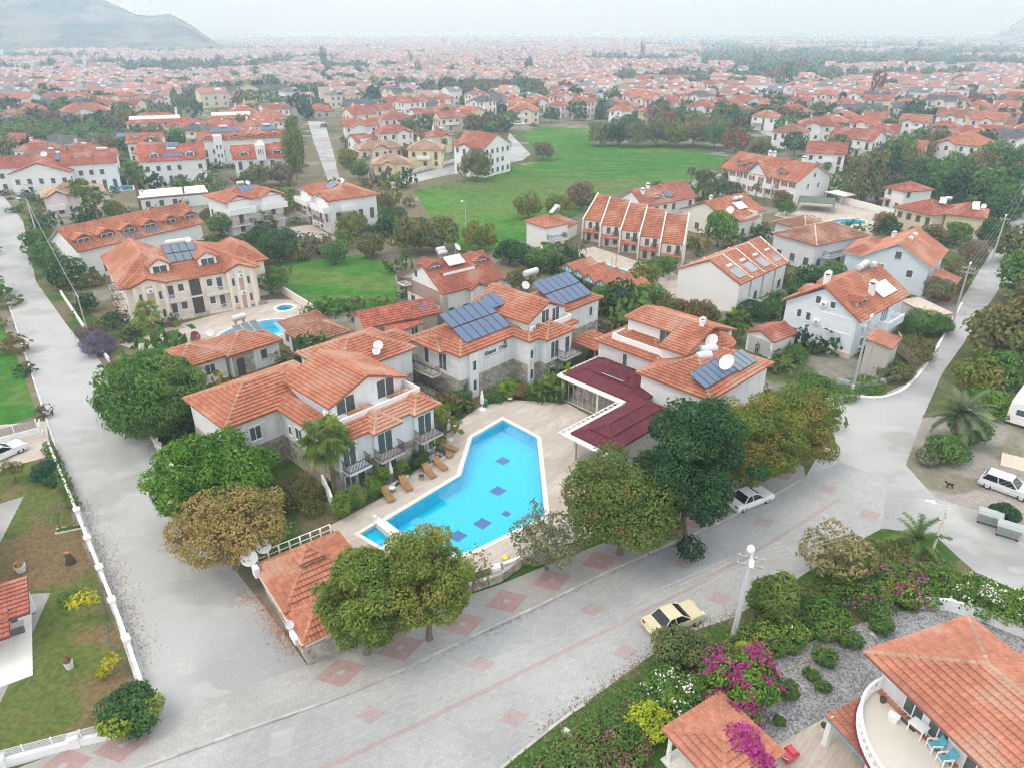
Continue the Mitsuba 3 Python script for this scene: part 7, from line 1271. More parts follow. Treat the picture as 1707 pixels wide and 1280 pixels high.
for i in range(2600):
    y = 62 + 240 * R7.random(); x = (R7.random() * 2 - 1) * .78 * y
    if pg.contains(Point(x, y)) or meshkit.noise(np.array([x * .12, y * .12, 3.])) < .33: continue
    v, f, c = BU[R7.integers(4)]; p = pal[R7.choice(list('ggddooyb'))]; s = R7.uniform(.6, 1.6) * (1.7 if R7.random() < .22 else 1); m = rotz(R7.uniform(0, 360), x, y, 0, (s, s, s * R7.uniform(.7, 1.5))); gb.add(v @ m[:3, :3].T + m[:3, 3], f, c * p[R7.integers(len(p))] * 1.5)
single('garden_greenery', gb.paint('leaf'), 'low bushes and ground plants filling the gardens between the houses', 'plants', stuff=True)
# mountains in the haze
def mountain(name, bear, prof, D, depth, seed):
    nb, nd = 130, 40; b = np.linspace(bear[0], bear[-1], nb); h = np.interp(b, bear, prof); t = np.linspace(0, 1, nd)
    X = b[:, None] * (D + t * depth)[None]; Y = np.broadcast_to((D + t * depth)[None], X.shape); sh = np.sin(np.clip(t / .55, 0, 1) * math.pi / 2)[None] * np.where(t > .55, 1 - (t - .55) / .45 * .8, 1)[None]
    n = meshkit.fbm(np.stack([X / 260 + seed, Y / 260, X * 0], -1), 5); Z = h[:, None] * sh * (.82 + .36 * n) - 2
    i, j = np.meshgrid(np.arange(nb - 1), np.arange(nd - 1), indexing='ij'); q = np.stack([i * nd + j, (i + 1) * nd + j, (i + 1) * nd + j + 1, i * nd + j + 1], -1).reshape(-1, 4)
    structure(name, mikit.ply((np.stack([X, Y, Z], -1).reshape(-1, 3), q), 'hill_scrub', smooth=True))
scene['hill_scrub'] = diffuse(proc(lambda p, n, uv: mix((.03, .05, .03), (.15, .14, .11), smoothstep(.40, .66, fbm(p.x * .012, p.y * .012, p.z * .02, 5)))))
mountain('mountain', [-1.0, -.85, -.72, -.62, -.54, -.5, -.475, -.452, -.43, -.405, -.38, -.365], [130, 165, 235, 212, 140, 100, 78, 72, 75, 52, 16, 0], 1600, 700, 3)
mountain('mountain', [.60, .62, .645, .675, .71, .76, .85, 1.0], [0, 34, 90, 132, 160, 190, 220, 200], 3000, 900, 5)
# ================================================================ cars, people, poles and small things
import manifold3d as m3
def hull(pts, r=.0):
    p = np.asarray(pts, float)
    if r: p = np.vstack([p + np.array([a, b, c]) * r for a in (-1, 1) for b in (-1, 1) for c in (-1, 1)])
    m = m3.Manifold.hull_points(p).to_mesh(); return m.vert_properties[:, :3], m.tri_verts
def frustum(x0, x1, w0, z0, X0, X1, W1, z1): return [(x, s * w0, z0) for x in (x0, x1) for s in (-1, 1)] + [(x, s * W1, z1) for x in (X0, X1) for s in (-1, 1)]
def car(label, p, rot, col, L=4.4, Wd=1.72, Hh=1.42, kind='sedan'):
    th = Thing('parked_car' if kind != 'road' else 'car', label, 'car', p[0], p[1], rot, None, .012); w = Wd / 2; b = L / 2; sed = kind in ('sedan', 'road')
    v1 = hull(frustum(-b + .05, b - .05, w * .92, .22, -b, b, w, .52), .03); v2 = hull(frustum(-b, b, w, .5, -b + .12, b - .25, w * .93, .86 if not sed else .82), .04)
    bd = MB().add(*v1, col).add(*v2, col)
    th.part('body', bd.paint('gloss', 35))
    c0, c1 = (-b + .75, b - 1.25) if sed else (-b + .12, b - 1.15); t0, t1 = (-b + 1.35, b - 2.1) if sed else (-b + .5, b - 1.9)
    g = MB().add(*hull(frustum(c0, c1, w * .93, .82, t0, t1, w * .74, Hh - .05), .02)); th.part('windows', g.ply('dark_glass', 35))
    r = MB().add(*hull([(x, s * w * .76, Hh - .06) for x in (t0 - .04, t1 + .04) for s in (-1, 1)] + [(x, s * w * .66, Hh) for x in (t0 + .15, t1 - .15) for s in (-1, 1)], .02), col)
    for s in (-1, 1):
        for a, q in ((c0, t0), (c1, t1), ((c0 + c1) / 2 - .1, (t0 + t1) / 2 - .1)): r.tube([(a, s * w * .945, .84), (q, s * w * .765, Hh - .05)], .045, col, 5)
    th.part('roof', r.paint('gloss', 35))
    wl = MB().lathe([(.001, -.1), (.22, -.11), (.31, -.09), (.32, 0), (.31, .09), (.22, .11), (.001, .1)], c=(.03, .03, .03), k=16); hb = MB().lathe([(.001, .115), (.17, .118), (.2, .11)], c=(.5, .5, .52), k=12).lathe([(.001, -.115), (.17, -.118), (.2, -.11)], c=(.5, .5, .52), k=12)
    q = np.array([[1, 0, 0, 0], [0, 0, 1, 0], [0, -1, 0, 0], [0, 0, 0, 1.]]); wp, hp = wl.move(q).paint(), hb.move(q).paint('gloss')
    for x in (-b + .8, b - .8):
        for s in (-1, 1): k = th.part('wheel', wp, m=rotz(0, x, s * (w - .07), .32)); th.part('rim', hp, k, m=rotz(0, x, s * (w - .07), .32))
    for s in (-1, 1):
        th.part('headlight', MB().box(b - .06, b + .025, s * w * .66 - .17, s * w * .66 + .17, .55, .70, (.7, .72, .74)).paint('gloss')); th.part('tail_light', MB().box(-b - .03, -b + .06, s * w * .7 - .15, s * w * .7 + .15, .58, .76, (.35, .05, .03)).paint('gloss'))
        th.part('mirror', MB().box(c1 - .2, c1 - .05, s * (w + .06) - .07, s * (w + .06) + .07, .85, .97, col).paint('gloss'))
    th.part('number_plate', MB().box(-b - .045, -b - .03, -.25, .25, .40, .51, (.75, .75, .75)).paint())
    th.part('bumper', MB().box(-b - .025, -b + .05, -w * .9, w * .9, .28, .44, tuple(x * .8 for x in col)).paint('gloss', 30))
    return th
def toward(a, b): return math.degrees(math.atan2(b[1] - a[1], b[0] - a[0]))
car('beige saloon car driving along the paved road', (11.55, 37.49), toward((9.84, 36.82), (13.43, 38.54)), (.60, .54, .36), kind='road')
car('white saloon car half hidden under the dark evergreen tree', (21.33, 52.02), toward((19.91, 51.39), (22.81, 52.93)), (.74, .75, .76))
car('silver hatchback parked by the dark bush at the right', (45.63, 53.87), toward((44.32, 55.03), (46.35, 52.93)), (.58, .60, .62), 4.3, 1.8, 1.52, 'hatch')
car('white saloon car in the pale drive at the left edge', (-50.84, 59.62), toward((-51.93, 58.21), (-50.48, 60.74)), (.74, .75, .76))
car('white car parked on the far lane right of the copse', (111.05, 305.59), -15, (.74, .75, .76))
car('small dark car parked at the end of the back road', (-83.26, 329.93), 80, (.06, .065, .07)); car('white van like car at the corner of the field', (3.38, 336.60), 5, (.72, .72, .72), 4.6, 1.8, 1.7, 'hatch')
car('dark car at the top of the lane by the field', (9.75, 332.13), 0, (.05, .07, .09))
# camper
th = Thing('camper', 'white caravan with dark roof hatches and rear window, parked at the right edge', 'caravan', *(55.08, 66.48), toward((51.15, 64.31), (58.68, 72.06)), None)
th.part('body', MB().add(*hull(frustum(-1.2, 5.2, 1.12, .5, -1.0, 4.9, 1.1, 2.55), .12), (.74, .75, .76)).paint('gloss', 30)); th.part('skirt', MB().box(-1.2, 5.2, -1.05, 1.05, .3, .5, (.5, .52, .54)).paint())
th.part('rear_window', MB().box(-1.30, -1.2, -.5, .5, 1.4, 2.0).ply('glass'))
for s in (-1, 1): th.part('tail_light', MB().box(-1.36, -1.25, s * .95 - .12, s * .95 + .12, .6, .85, (.40, .05, .05)).paint('gloss'))
for u in (.6, 2.0): th.part('roof_hatch', MB().box(u, u + .6, -.3, .3, 2.66, 2.74, (.10, .11, .12)).paint('gloss'))
th.part('number_plate', MB().box(-1.37, -1.34, -.3, .3, .75, .88, (.75, .75, .75)).paint()); th.part('stripe', MB().box(-1.345, -1.325, -.8, .8, 1.05, 1.12, (.5, .52, .55)).paint())
for u in (.4, 3.6):
    for s in (-1, 1): th.part('wheel', MB().lathe([(.001, -.1), (.33, -.1), (.33, .1), (.001, .1)], c=(.04, .04, .04), k=14).move(np.array([[1, 0, 0, u], [0, 0, 1, s * 1.0], [0, -1, 0, .33], [0, 0, 0, 1.]])).paint())
# person
def person(label, p, rot, top, legs, skin=(.42, .27, .19), hair=(.04, .03, .025)):
    th = Thing('person', label, 'person', p[0], p[1], rot, None, .03)
    J = dict(hip=(0, 0, .92, .135), waist=(0, .01, 1.1, .125), chest=(0, 0, 1.34, .15), neck=(0, .02, 1.5, .06), head=(0, .045, 1.63, .085), crown_=(0, .02, 1.68, .09), sl=(-.19, 0, 1.42, .06), sr=(.19, 0, 1.42, .06), el=(-.25, .02, 1.14, .045), er=(.24, .06, 1.14, .045), hl=(-.14, .20, 1.04, .036), hr=(.12, .22, 1.06, .036), tl=(-.10, 0, .88, .10), tr=(.10, 0, .88, .10), kl=(-.11, .03, .50, .065), kr=(.12, .0, .50, .065), al=(-.12, 0, .10, .045), ar=(.14, -.02, .10, .045), fl=(-.13, .15, .05, .04), fr=(.16, .13, .05, .04))
    def limb(pairs, col, res=.03):
        M = None
        for a, b in pairs:
            s = []
            for j in (a, b): s.append(m3.Manifold.sphere(J[j][3], 14).translate(J[j][:3]))
            h = m3.Manifold.batch_hull(s); M = h if M is None else M + h
        q = M.to_mesh(); t = trimesh.Trimesh(q.vert_properties[:, :3], q.tri_verts); t = t.subdivide_to_size(.05); trimesh.smoothing.filter_taubin(t, iterations=6); return MB().add(t.vertices, t.faces, col)
    body = limb([('hip', 'waist'), ('waist', 'chest'), ('chest', 'sl'), ('chest', 'sr'), ('chest', 'neck'), ('sl', 'el'), ('sr', 'er'), ('el', 'hl'), ('er', 'hr'), ('hip', 'tl'), ('hip', 'tr'), ('tl', 'kl'), ('tr', 'kr'), ('kl', 'al'), ('kr', 'ar'), ('al', 'fl'), ('ar', 'fr'), ('neck', 'head'), ('head', 'crown_')], top)
    v = body.v[0]; c = np.array(body.c[0]); c[v[:, 2] < .95] = legs; c[v[:, 2] > 1.49] = skin; c[(np.abs(v[:, 0]) < .2) & (v[:, 1] > .17) & (v[:, 2] > .95) & (v[:, 2] < 1.12)] = skin; c[v[:, 2] < .09] = (.05, .05, .05); body.c[0] = c
    th.part('body', body.paint('paint', True)); th.part('hair', MB().add(*hull([(x * .1, .01 + y * .1, 1.70 + z * .075) for x, y, z in trimesh.creation.icosphere(subdivisions=2).vertices if z > -.35 and (y < .55 or z > .45)]), hair).paint('paint', 50))
    th.part('face', MB().box(-.012, .012, .115, .145, 1.60, 1.64, skin).box(-.045, -.02, .115, .128, 1.65, 1.665, (.05, .04, .04)).box(.02, .045, .115, .128, 1.65, 1.665, (.05, .04, .04)).box(-.03, .03, .112, .124, 1.565, 1.575, (.3, .12, .1)).paint())
    for s in (-1, 1):
        h = MB(); o = np.array([s * .13, .215, 1.05])
        for f in range(4): h.tube([o + [(f - 1.5) * .018, .02, -.01], o + [(f - 1.5) * .019, .06, -.035], o + [(f - 1.5) * .018, .07, -.07 + .006 * abs(f - 1)]], [.011, .01, .008], skin, 5)
        h.tube([o + [-s * .035, 0, 0], o + [-s * .05, .035, -.02], o + [-s * .045, .06, -.035]], [.013, .011, .009], skin, 5); th.part('fingers', h.paint())
    th.part('bag_strap', MB().tube([(-.15, .15, 1.4), (0, .175, 1.25), (.14, .16, 1.1)], .03, (.62, .62, .6), 5).paint()); return th
person('person in dark clothes with a pale vest standing before the grey garage door', (31.99, 84.38), 165, (.035, .038, .045), (.03, .032, .04))
# dog
def dog(label, p, rot):
    th = Thing('dog', label, 'dog', p[0], p[1], rot); S = lambda x, y, z, r: m3.Manifold.sphere(r, 14).translate((x, y, z)); H_ = lambda *a: m3.Manifold.batch_hull(list(a)); M = H_(S(.2, 0, .42, .125), S(-.02, 0, .43, .11), S(-.22, 0, .44, .095))
    M = M + H_(S(.24, 0, .46, .085), S(.38, 0, .60, .065)) + H_(S(.40, 0, .63, .075), S(.44, 0, .62, .06)) + H_(S(.46, 0, .60, .048), S(.56, 0, .57, .03)) + H_(S(-.28, 0, .48, .03), S(-.42, .02, .60, .016))
    for s in (-1, 1):
        M = M + H_(S(.18, s * .07, .36, .05), S(.19, s * .075, .18, .032)) + H_(S(.19, s * .075, .18, .03), S(.2, s * .075, .03, .028)) + H_(S(-.2, s * .07, .38, .07), S(-.16, s * .08, .24, .045)) + H_(S(-.16, s * .08, .24, .04), S(-.26, s * .08, .14, .026)) + H_(S(-.26, s * .08, .14, .024), S(-.23, s * .08, .03, .028)) + H_(S(.37, s * .05, .68, .022), S(.35, s * .075, .60, .012))
    q = M.to_mesh(); t = trimesh.Trimesh(q.vert_properties[:, :3], q.tri_verts).subdivide_to_size(.05); trimesh.smoothing.filter_taubin(t, iterations=5); th.part('body', MB().add(t.vertices, t.faces, (.018, .017, .017)).paint('paint', True)); th.m = th.m @ np.diag([1.15, 1.15, 1.15, 1]); return th
dog('black dog walking on the pale dirt by the junction', (40.68, 54.35), 160)
# loungers and parasols
def lounger(label, a, b):
    th = Thing('sun_lounger', label, 'sun lounger', b[0], b[1], toward(b, a), 'wooden sun loungers along the pool', .06); Wd = (.36, .20, .085); k = .95
    f = MB()
    for s in (-.31, .31): f.box(0, 2.0, s - .03, s + .03, .24, .32, Wd)
    f.box(0, .06, -.28, .28, .24, .32, Wd); f.box(1.94, 2.0, -.28, .28, .24, .32, Wd); th.part('frame', f.paint())
    for u in (.15, 1.8):
        for s in (-.29, .29): th.part('leg', MB().box(u - .03, u + .03, s - .03, s + .03, 0, .24, Wd).paint())
    sl = MB().box(.02, .09, -.34, .34, .322, .345, Wd).paint()
    for i in range(13): th.part('slat', sl, m=rotz(0, i * .095, 0, 0))
    t = math.radians(38); back = MB()
    for i in range(8): back.box(i * .095, i * .095 + .075, -.34, .34, 0, .025, (.42, .21, .085))
    for s in (-.3, .3): back.box(0, .76, s - .02, s + .02, -.04, 0, Wd)
    m = np.eye(4); m[0, 0], m[0, 2], m[2, 0], m[2, 2] = math.cos(t), -math.sin(t), math.sin(t), math.cos(t); m[:3, 3] = 1.26, 0, .345
    th.part('backrest', back.paint(), m=m); return th
for a, b, l in (((-12.03, 53.97),(-10.77, 51.93),'first wooden sun lounger, nearest the paddling pool'), ((-10.58, 55.53),(-9.37, 53.59),'second wooden sun lounger from the paddling pool'), ((-8.67, 57.68),(-7.42, 55.72),'third wooden sun lounger, beside a small dark table'), ((-7.79, 58.85),(-6.40, 57.05),'fourth wooden sun lounger from the paddling pool'), ((-7.39, 60.86),(-5.99, 59.29),'fifth wooden sun lounger, pushed against the sixth'), ((-7.20, 61.55),(-5.54, 60.52),'sixth and farthest wooden sun lounger, by the white parasol')): lounger(l, a, b)
def parasol(label, p):
    th = Thing('parasol', label, 'parasol', p[0], p[1], 0, 'closed white parasols', .06)
    th.part('base', MB().lathe([(.001, 0), (.42, 0), (.42, .1), (.36, .16), (.06, .2), (.001, .2)], c=(.70, .70, .70), k=18).paint('paint', 40)); th.part('pole', MB().tube([(0, 0, .15), (0, 0, 2.5)], .028, (.6, .6, .6), 8).paint())
    pr = [(.05, .75), (.16, .8), (.22, 1.1), (.17, 1.7), (.08, 2.35), (.02, 2.5), (.001, 2.62)]; v = MB().lathe(pr, c=(.78, .78, .78), k=20); q = v.v[0]; a = np.arctan2(q[:, 1], q[:, 0]); v.v[0] = q * np.c_[1 + .16 * np.cos(8 * a), 1 + .16 * np.cos(8 * a), np.ones(len(q))]; th.part('canopy', v.paint('paint', 50)); th.part('strap', MB().lathe([(.205, 1.25), (.215, 1.25), (.215, 1.32), (.205, 1.32)], c=(.6, .6, .6), k=16).paint())
parasol('closed white parasol among the column shrubs and loungers', (-11.30, 55.03)); parasol('closed white parasol on a round base beside the farthest lounger', (-6.51, 62.85)); parasol('closed white parasol on a round base before the clipped hedge', (-3.33, 69.32))
def side_table(label, p, top=(.08, .06, .05), s=1., z=.06):
    th = Thing('side_table', label, 'table', p[0], p[1], 30, None, z); th.part('top', MB().lathe([(.001, .44), (.28 * s, .44), (.28 * s, .47), (.001, .47)], c=top, k=14).paint())
    for i in range(4): a = i * 1.57; th.part('leg', MB().tube([(.2 * s * math.cos(a), .2 * s * math.sin(a), .44), (.24 * s * math.cos(a), .24 * s * math.sin(a), 0)], .02, (.08, .06, .05), 5).paint())
side_table('round side table with a white top between two loungers', (-11.04, 53.68), (.74, .74, .74), 1.2); side_table('small dark side table by the third lounger', (-8.55, 55.62)); side_table('small dark side table by the fourth lounger', (-7.34, 59.07)); side_table('small dark stand behind the farthest lounger', (-6.97, 62.37), s=.8); side_table('white stool at the back edge of the pool deck', (-0.24, 71.33), (.76, .76, .76), 1.1)
single('bin', MB().lathe([(.001, 0), (.26, 0), (.3, .75), (.32, .75), (.32, .82), (.001, .88)], c=(.05, .16, .10), k=14).move(rotz(0, *(-3.02, 70.17), .06)).paint('paint', 40), 'small green bin beside the parasol by the hedge', 'bin')
ld = Thing('pool_ladder', 'curved steel ladder at the far corner of the big pool', 'ladder', *(1.93, 64.31), 50)
for s in (-.25, .25): ld.part('rail', MB().tube(smoothline([(s, .5, .05), (s, .45, .75), (s, .1, .95), (s, -.12, .6), (s, -.12, -.9)], 5), .022, (.6, .6, .62), 7).paint('gloss', True))
for z in (-.2, -.5, -.8): ld.part('rung', MB().box(-.25, .25, -.16, -.06, z, z + .03, (.6, .6, .62)).paint('gloss'))
a, b = np.array((-11.79, 49.40)), np.array((-9.51, 46.90)); c = (a + b) / 2; d = np.linalg.norm(b - a)
single('pool_divider', MB().box(-d / 2, d / 2, -.32, .32, -.3, .3, (.70, .66, .62)).move(rotz(toward(a, b), *c)).paint(), 'white low wall between the paddling pool and the big pool', 'wall')
single('pool_lamp', MB().lathe([(.001, 0), (.2, 0), (.2, .55), (.17, .62), (.001, .64)], c=(.72, .72, .72), k=14).move(rotz(0, *(-11.82, 49.24), .06)).paint('paint', 40), 'short white cylinder lamp at the corner of the paddling pool', 'lamp')
single('lane_buoy', MB().lathe([(.001, 0), (.22, .02), (.3, .12), (.22, .22), (.001, .24)], c=(.70, .58, .08), k=14).move(rotz(0, *(-0.51, 44.43), .06)).paint('paint', True), 'yellow round cover lying on the deck at the pool end', 'cover')
single('white_box', MB().box(-.35, .35, -.28, .28, .5, 1.05, (.74, .74, .74)).move(rotz(20, *(-1.24, 42.47))).paint(), 'white box on the stone wall at the pool end', 'box'); single('white_bench', MB().box(-.95, .95, -.18, .18, .06, .5, (.72, .72, .71)).move(rotz(28, *(0.17, 43.86))).paint(), 'white bench slab by the stone wall at the pool end', 'bench')
# walls and fences
def wall_run(name, label, pts, h, w, col, cat='wall', bsdf='paint', pillars=None, cap=None):
    p = [np.array(q) for q in pts]; th = Thing(name, label, cat); wl, cp = MB(), MB()
    for a, b in zip(p, p[1:]):
        L_ = np.linalg.norm(b - a); m = rotz(toward(a, b), *((a + b) / 2)); wl.merge(MB().box(-L_ / 2 - w / 2, L_ / 2 + w / 2, -w / 2, w / 2, 0, h, col), m)
        if cap: cp.merge(MB().box(-L_ / 2 - w / 2 - .03, L_ / 2 + w / 2 + .03, -w / 2 - .05, w / 2 + .05, h, h + .06, cap), m)
    th.part('run', wl.paint() if bsdf == 'paint' else wl.ply(bsdf))
    if cap: th.part('cap', cp.paint())
    for q in pillars or []: th.part('pillar', MB().box(-.26, .26, -.2, .2, 0, h + .28, col).box(-.32, .32, -.26, .26, h + .28, h + .36, col).paint(), m=rotz(toward(p[0], p[-1]), *q))
    return th
PW = (.74, .74, .74)
wall_run('garden_wall', 'white garden wall with square pillars along the left street', [(-46.98, 61.20),(-39.09, 51.39),(-33.37, 44.21),(-27.67, 37.04),(-23.79, 31.92)], .95, .22, PW, pillars=[(-37.47, 49.40),(-34.54, 45.68),(-31.72, 42.14),(-28.99, 38.66),(-26.18, 35.03)])
fn = wall_run('front_fence', 'white low wall with horizontal slats along the front pavement', [(-23.76, 28.46),(-26.08, 27.70),(-29.53, 26.45),(-32.00, 25.54)], .65, .25, PW, 'fence', pillars=[(-25.84, 27.78),(-29.36, 26.45)])
fa, fb = np.array((-23.90, 28.46)), np.array((-31.23, 25.90)); fL = np.linalg.norm(fb - fa)
for z in (.78, .90, 1.02, 1.14, 1.26): fn.part('slat', MB().box(0, fL, -.02, .02, z, z + .055, (.5, .5, .5)).paint(), m=rotz(toward(fa, fb), *fa))
for i in range(6): fn.part('post', MB().box(-.04, .04, -.04, .04, .6, 1.36, PW).paint(), m=rotz(toward(fa, fb), *(fa + (fb - fa) * (.02 + i * .19))))
gt = wall_run('gate_fence', 'white gate wall with weathered slats beside the pale drive', [(-49.94, 64.31),(-51.86, 62.73),(-55.22, 60.40)], .7, .2, PW, 'fence'); fa, fb = np.array((-49.94, 64.31)), np.array((-55.22, 60.40)); fL = np.linalg.norm(fb - fa)
for i in range(7): gt.part('slat', MB().box(0, fL, -.02, .02, .75 + i * .13, .85 + i * .13, (.36, .32, .29)).paint(), m=rotz(toward(fa, fb), *fa))
for i in range(4): gt.part('post', MB().box(-.05, .05, -.05, .05, .6, 1.75, PW).paint(), m=rotz(0, *(fa + (fb - fa) * i * .31)))
gp = Thing('gate', 'open white metal gate leaf at the drive by the street', 'gate', *(-49.86, 64.81), -62)
for u in (0, .8, 1.6): gp.part('bar', MB().box(u - .04, u + .04, -.03, .03, .05, 1.5, PW).paint())
gp.part('rail', MB().box(0, 1.6, -.025, .025, .1, .18, PW).paint()); gp.part('rail', MB().box(0, 1.6, -.025, .025, 1.4, 1.48, PW).paint())
wall_run('stone_garden_wall', 'low rough stone wall between the pool end and the pavement', [(-6.55, 38.96),(-3.78, 40.51),(-1.00, 41.94),(0.89, 43.86),(2.49, 44.57)], .75, .35, PW, 'wall', 'stone_wall'); wall_run('garden_wall', 'low pale wall under the pepper tree along the street', [(-45.49, 73.57),(-36.27, 61.55),(-31.44, 55.62)], .8, .2, (.66, .65, .63), pillars=[(-36.27, 61.55),(-35.39, 60.40)])
wall_run('garden_wall', 'white low wall in front of the beige apartment lawn', [(-72.48, 107.87),(-61.13, 93.55),(-51.52, 81.94)], .8, .2, (.70, .69, .66)); wall_run('garden_wall', 'pinkish boundary wall between the oval pool and the meadow', [(-37.01, 108.45),(-29.39, 99.27)], 1.3, .2, (.62, .55, .5)); wall_run('garden_wall', 'white wall along the kidney shaped pool terrace', [(81.20, 176.20),(84.20, 169.60),(86.97, 161.09)], 1.5, .25, (.70, .69, .67)); wall_run('garden_wall', 'white wall along the field road behind the long house', [(46.57, 190.88),(59.85, 207.94)], 1.2, .25, PW)
wall_run('garden_wall', 'white wall half hidden under the flowering hedge at the right', [(29.94, 39.14),(32.02, 38.90),(34.00, 37.78),(35.91, 36.26),(38.38, 34.26)], 1.0, .25, (.70, .71, .73)); wall_run('corner_fence', 'grey blue low fence wall in the corner garden', [(39.13, 75.94),(41.82, 74.66),(47.36, 77.25)], .7, .15, (.42, .45, .5), 'fence'); wall_run('white_planter_wall', 'white curved entrance wall beside the fan palm', [(-17.46, 54.16),(-16.26, 51.84),(-15.80, 50.77)], 1.6, .2, PW)
wall_run('garden_wall', 'low wall along the lane below the yellow houses', [(-35.72, 200.79),(-27.87, 219.58),(-18.23, 237.09)], 1.0, .2, (.66, .65, .62))
# poles and wires
def pole(label, p, h, r=.16, lean=(0, 0), col=(.42, .43, .44), arms=((.9, .0), ), lamp=True, rot=0):
    th = Thing('utility_pole', label, 'pole', p[0], p[1], 0); top = np.array([lean[0], lean[1], h]); th.part('shaft', MB().tube([(0, 0, 0), top * .5, top], [r, r * .85, r * .62], col, 8).paint('paint', 40)); ca, sa = math.cos(math.radians(rot)), math.sin(math.radians(rot))
    for dz, l in [(0.35, .8), (1.0, .8)][:len(arms)]:
        m = rotz(rot, *(top * (1 - dz / h))); th.part('cross_arm', MB().box(-l, l, -.05, .05, -.05, .05, (.35, .34, .33)).paint(), m=m)
        for u in (-l + .05, -l * .35, l * .35, l - .05): th.part('insulator', MB().lathe([(.001, .05), (.05, .06), (.03, .12), (.05, .16), (.001, .2)], c=(.6, .6, .6), k=8).paint(), m=m @ rotz(0, u, 0, 0))
    if lamp:
        m = rotz(rot + 90, *top); th.part('lamp_arm', MB().tube([(0, 0, -.3), (.4, 0, .05), (1.0, 0, .15)], .035, (.6, .6, .6), 6).paint(), m=m); th.part('lamp_head', MB().add(*hull([(.9, -.14, .1), (.9, .14, .1), (1.6, -.1, .14), (1.6, .1, .14), (1.0, -.1, .28), (1.0, .1, .28), (1.5, 0, .24)], .02), (.74, .75, .76)).paint('gloss', 40), m=m)
    return np.array([p[0], p[1], 0]) + top, rot
P1_ = pole('thick pale concrete lamp pole with white head at the flower bank', (15.50, 36.26), 7.4, .22, (.25, .1), (.50, .52, .54), ((1, 1), (1, 1)), True, 160)
th = Thing('transformer_lamp', 'white rounded lamp housing on top of the thick pole', 'lamp', *(P1_[0][:2]), 0, None, P1_[0][2]); th.part('housing', MB().lathe([(.001, -.1), (.2, 0), (.26, .2), (.24, .42), (.12, .58), (.001, .62)], c=(.76, .77, .78), k=14).move(rotz(0, -.1, .1, 0)).paint('paint', True))
P2_ = pole('slender white lamp pole leaning beside the young date palm', (33.91, 44.86), 4.6, .11, (.25, .2), (.62, .58, .5), ((1, 1),), True, 60)
P3_ = pole('grey utility pole with white painted foot at the corner garden', (40.05, 73.88), 9.0, .17, (.1, .1), (.36, .36, .36), ((1, 1), (1, 1)), True, -35); pole('thin second pole beside the corner garden pole', (41.60, 74.66), 6.5, .09, (.0, .0), (.36, .35, .33), (), False)
single('painted_foot', MB().tube([(0, 0, .02), (.01, .01, 1.0)], [.186, .18], (.74, .74, .74), 9).move(rotz(0, *(40.05, 73.88))).paint(), 'white painted foot of the corner garden pole', 'paint')
P4_ = pole('utility pole with cross arms halfway up the side road', (64.22, 95.86), 8.5, .16, (0, 0), (.36, .36, .36), ((1, 1), (1, 1)), True, -35); P5_ = pole('utility pole farther up the side road, below the wood', (87.45, 124.88), 8.5, .16, (0, 0), (.4, .4, .4), ((1, 1),), True, -35); P6_ = pole('farthest utility pole of the side road at the right edge', (111.08, 155.46), 8.5, .15, (0, 0), (.4, .4, .4), ((1, 1),), True, -35)
P7_ = pole('leaning grey pole at the purple bush on the left street', (-57.32, 88.35), 7.0, .12, (-.2, .2), (.36, .34, .32), ((1, 1),), False, 130); P8_ = pole('pole with lamp on the far left street', (-98.92, 145.19), 7.5, .13, (-.1, .1), (.5, .48, .46), (), True, 120); pole('thin pole standing in the green field', (-9.56, 145.19), 7.0, .09, (0, 0), (.5, .5, .5), (), True, 150); pole('thin pole before the pool pavilions', (16.16, 110.82), 5.5, .08, (0, 0), (.35, .3, .28), (), False); pole('second thin pole before the pool pavilions', (16.93, 111.43), 5.8, .08, (0, 0), (.35, .3, .28), (), False)
pole('tall thin lamp pole in the middle of the left town', (-102.38, 385.56), 14, .2, (0, 0), (.5, .5, .5), (), True, 30)
def wires(label, a, ra, b, rb, offs=(-.7, -.25, .25, .7), dz=-.2, sag=.5):
    th = Thing('power_line', label, 'wire'); A_, B_ = np.array(a), np.array(b)
    for o in offs:
        p = A_ + [o * math.cos(math.radians(ra)), o * math.sin(math.radians(ra)), dz]; q = B_ + [o * math.cos(math.radians(rb)), o * math.sin(math.radians(rb)), dz]; t = np.linspace(0, 1, 14)[:, None]; th.part('wire', MB().tube(p + (q - p) * t - np.array([0, 0, 1]) * sag * 4 * t * (1 - t), .010, (.42, .42, .44), 4, False).paint())
wires('four wires over the paved road toward the lower left', P1_[0], 160, [*(-20.60, 17.65), 6.8], 115, sag=.3); wires('four wires from the thick pole to the slender white pole and on to the right', P1_[0], 70, [*(54.97, 52.75), 6.2], 70, sag=.6)
wires('wires from the corner garden pole across the junction to the right', P3_[0], -35, [*(45.70, 42.47), 6.5], 20, sag=.8); wires('wires between the corner garden pole and the side road pole', P3_[0], -35, P4_[0], -35); wires('wires along the side road below the wood', P4_[0], -35, P5_[0], -35, sag=.3); wires('wires at the far end of the side road', P5_[0], -35, P6_[0], -35, (-.7, 0, .7), sag=.2); wires('wires along the left street', P7_[0], 130, P8_[0], 130, (-.5, 0, .5)); wires('service wires from the corner pole to the white gabled house', P3_[0], -35, [*(54.08, 90.89), 5.5], 0, (-.2, .2), sag=.3)
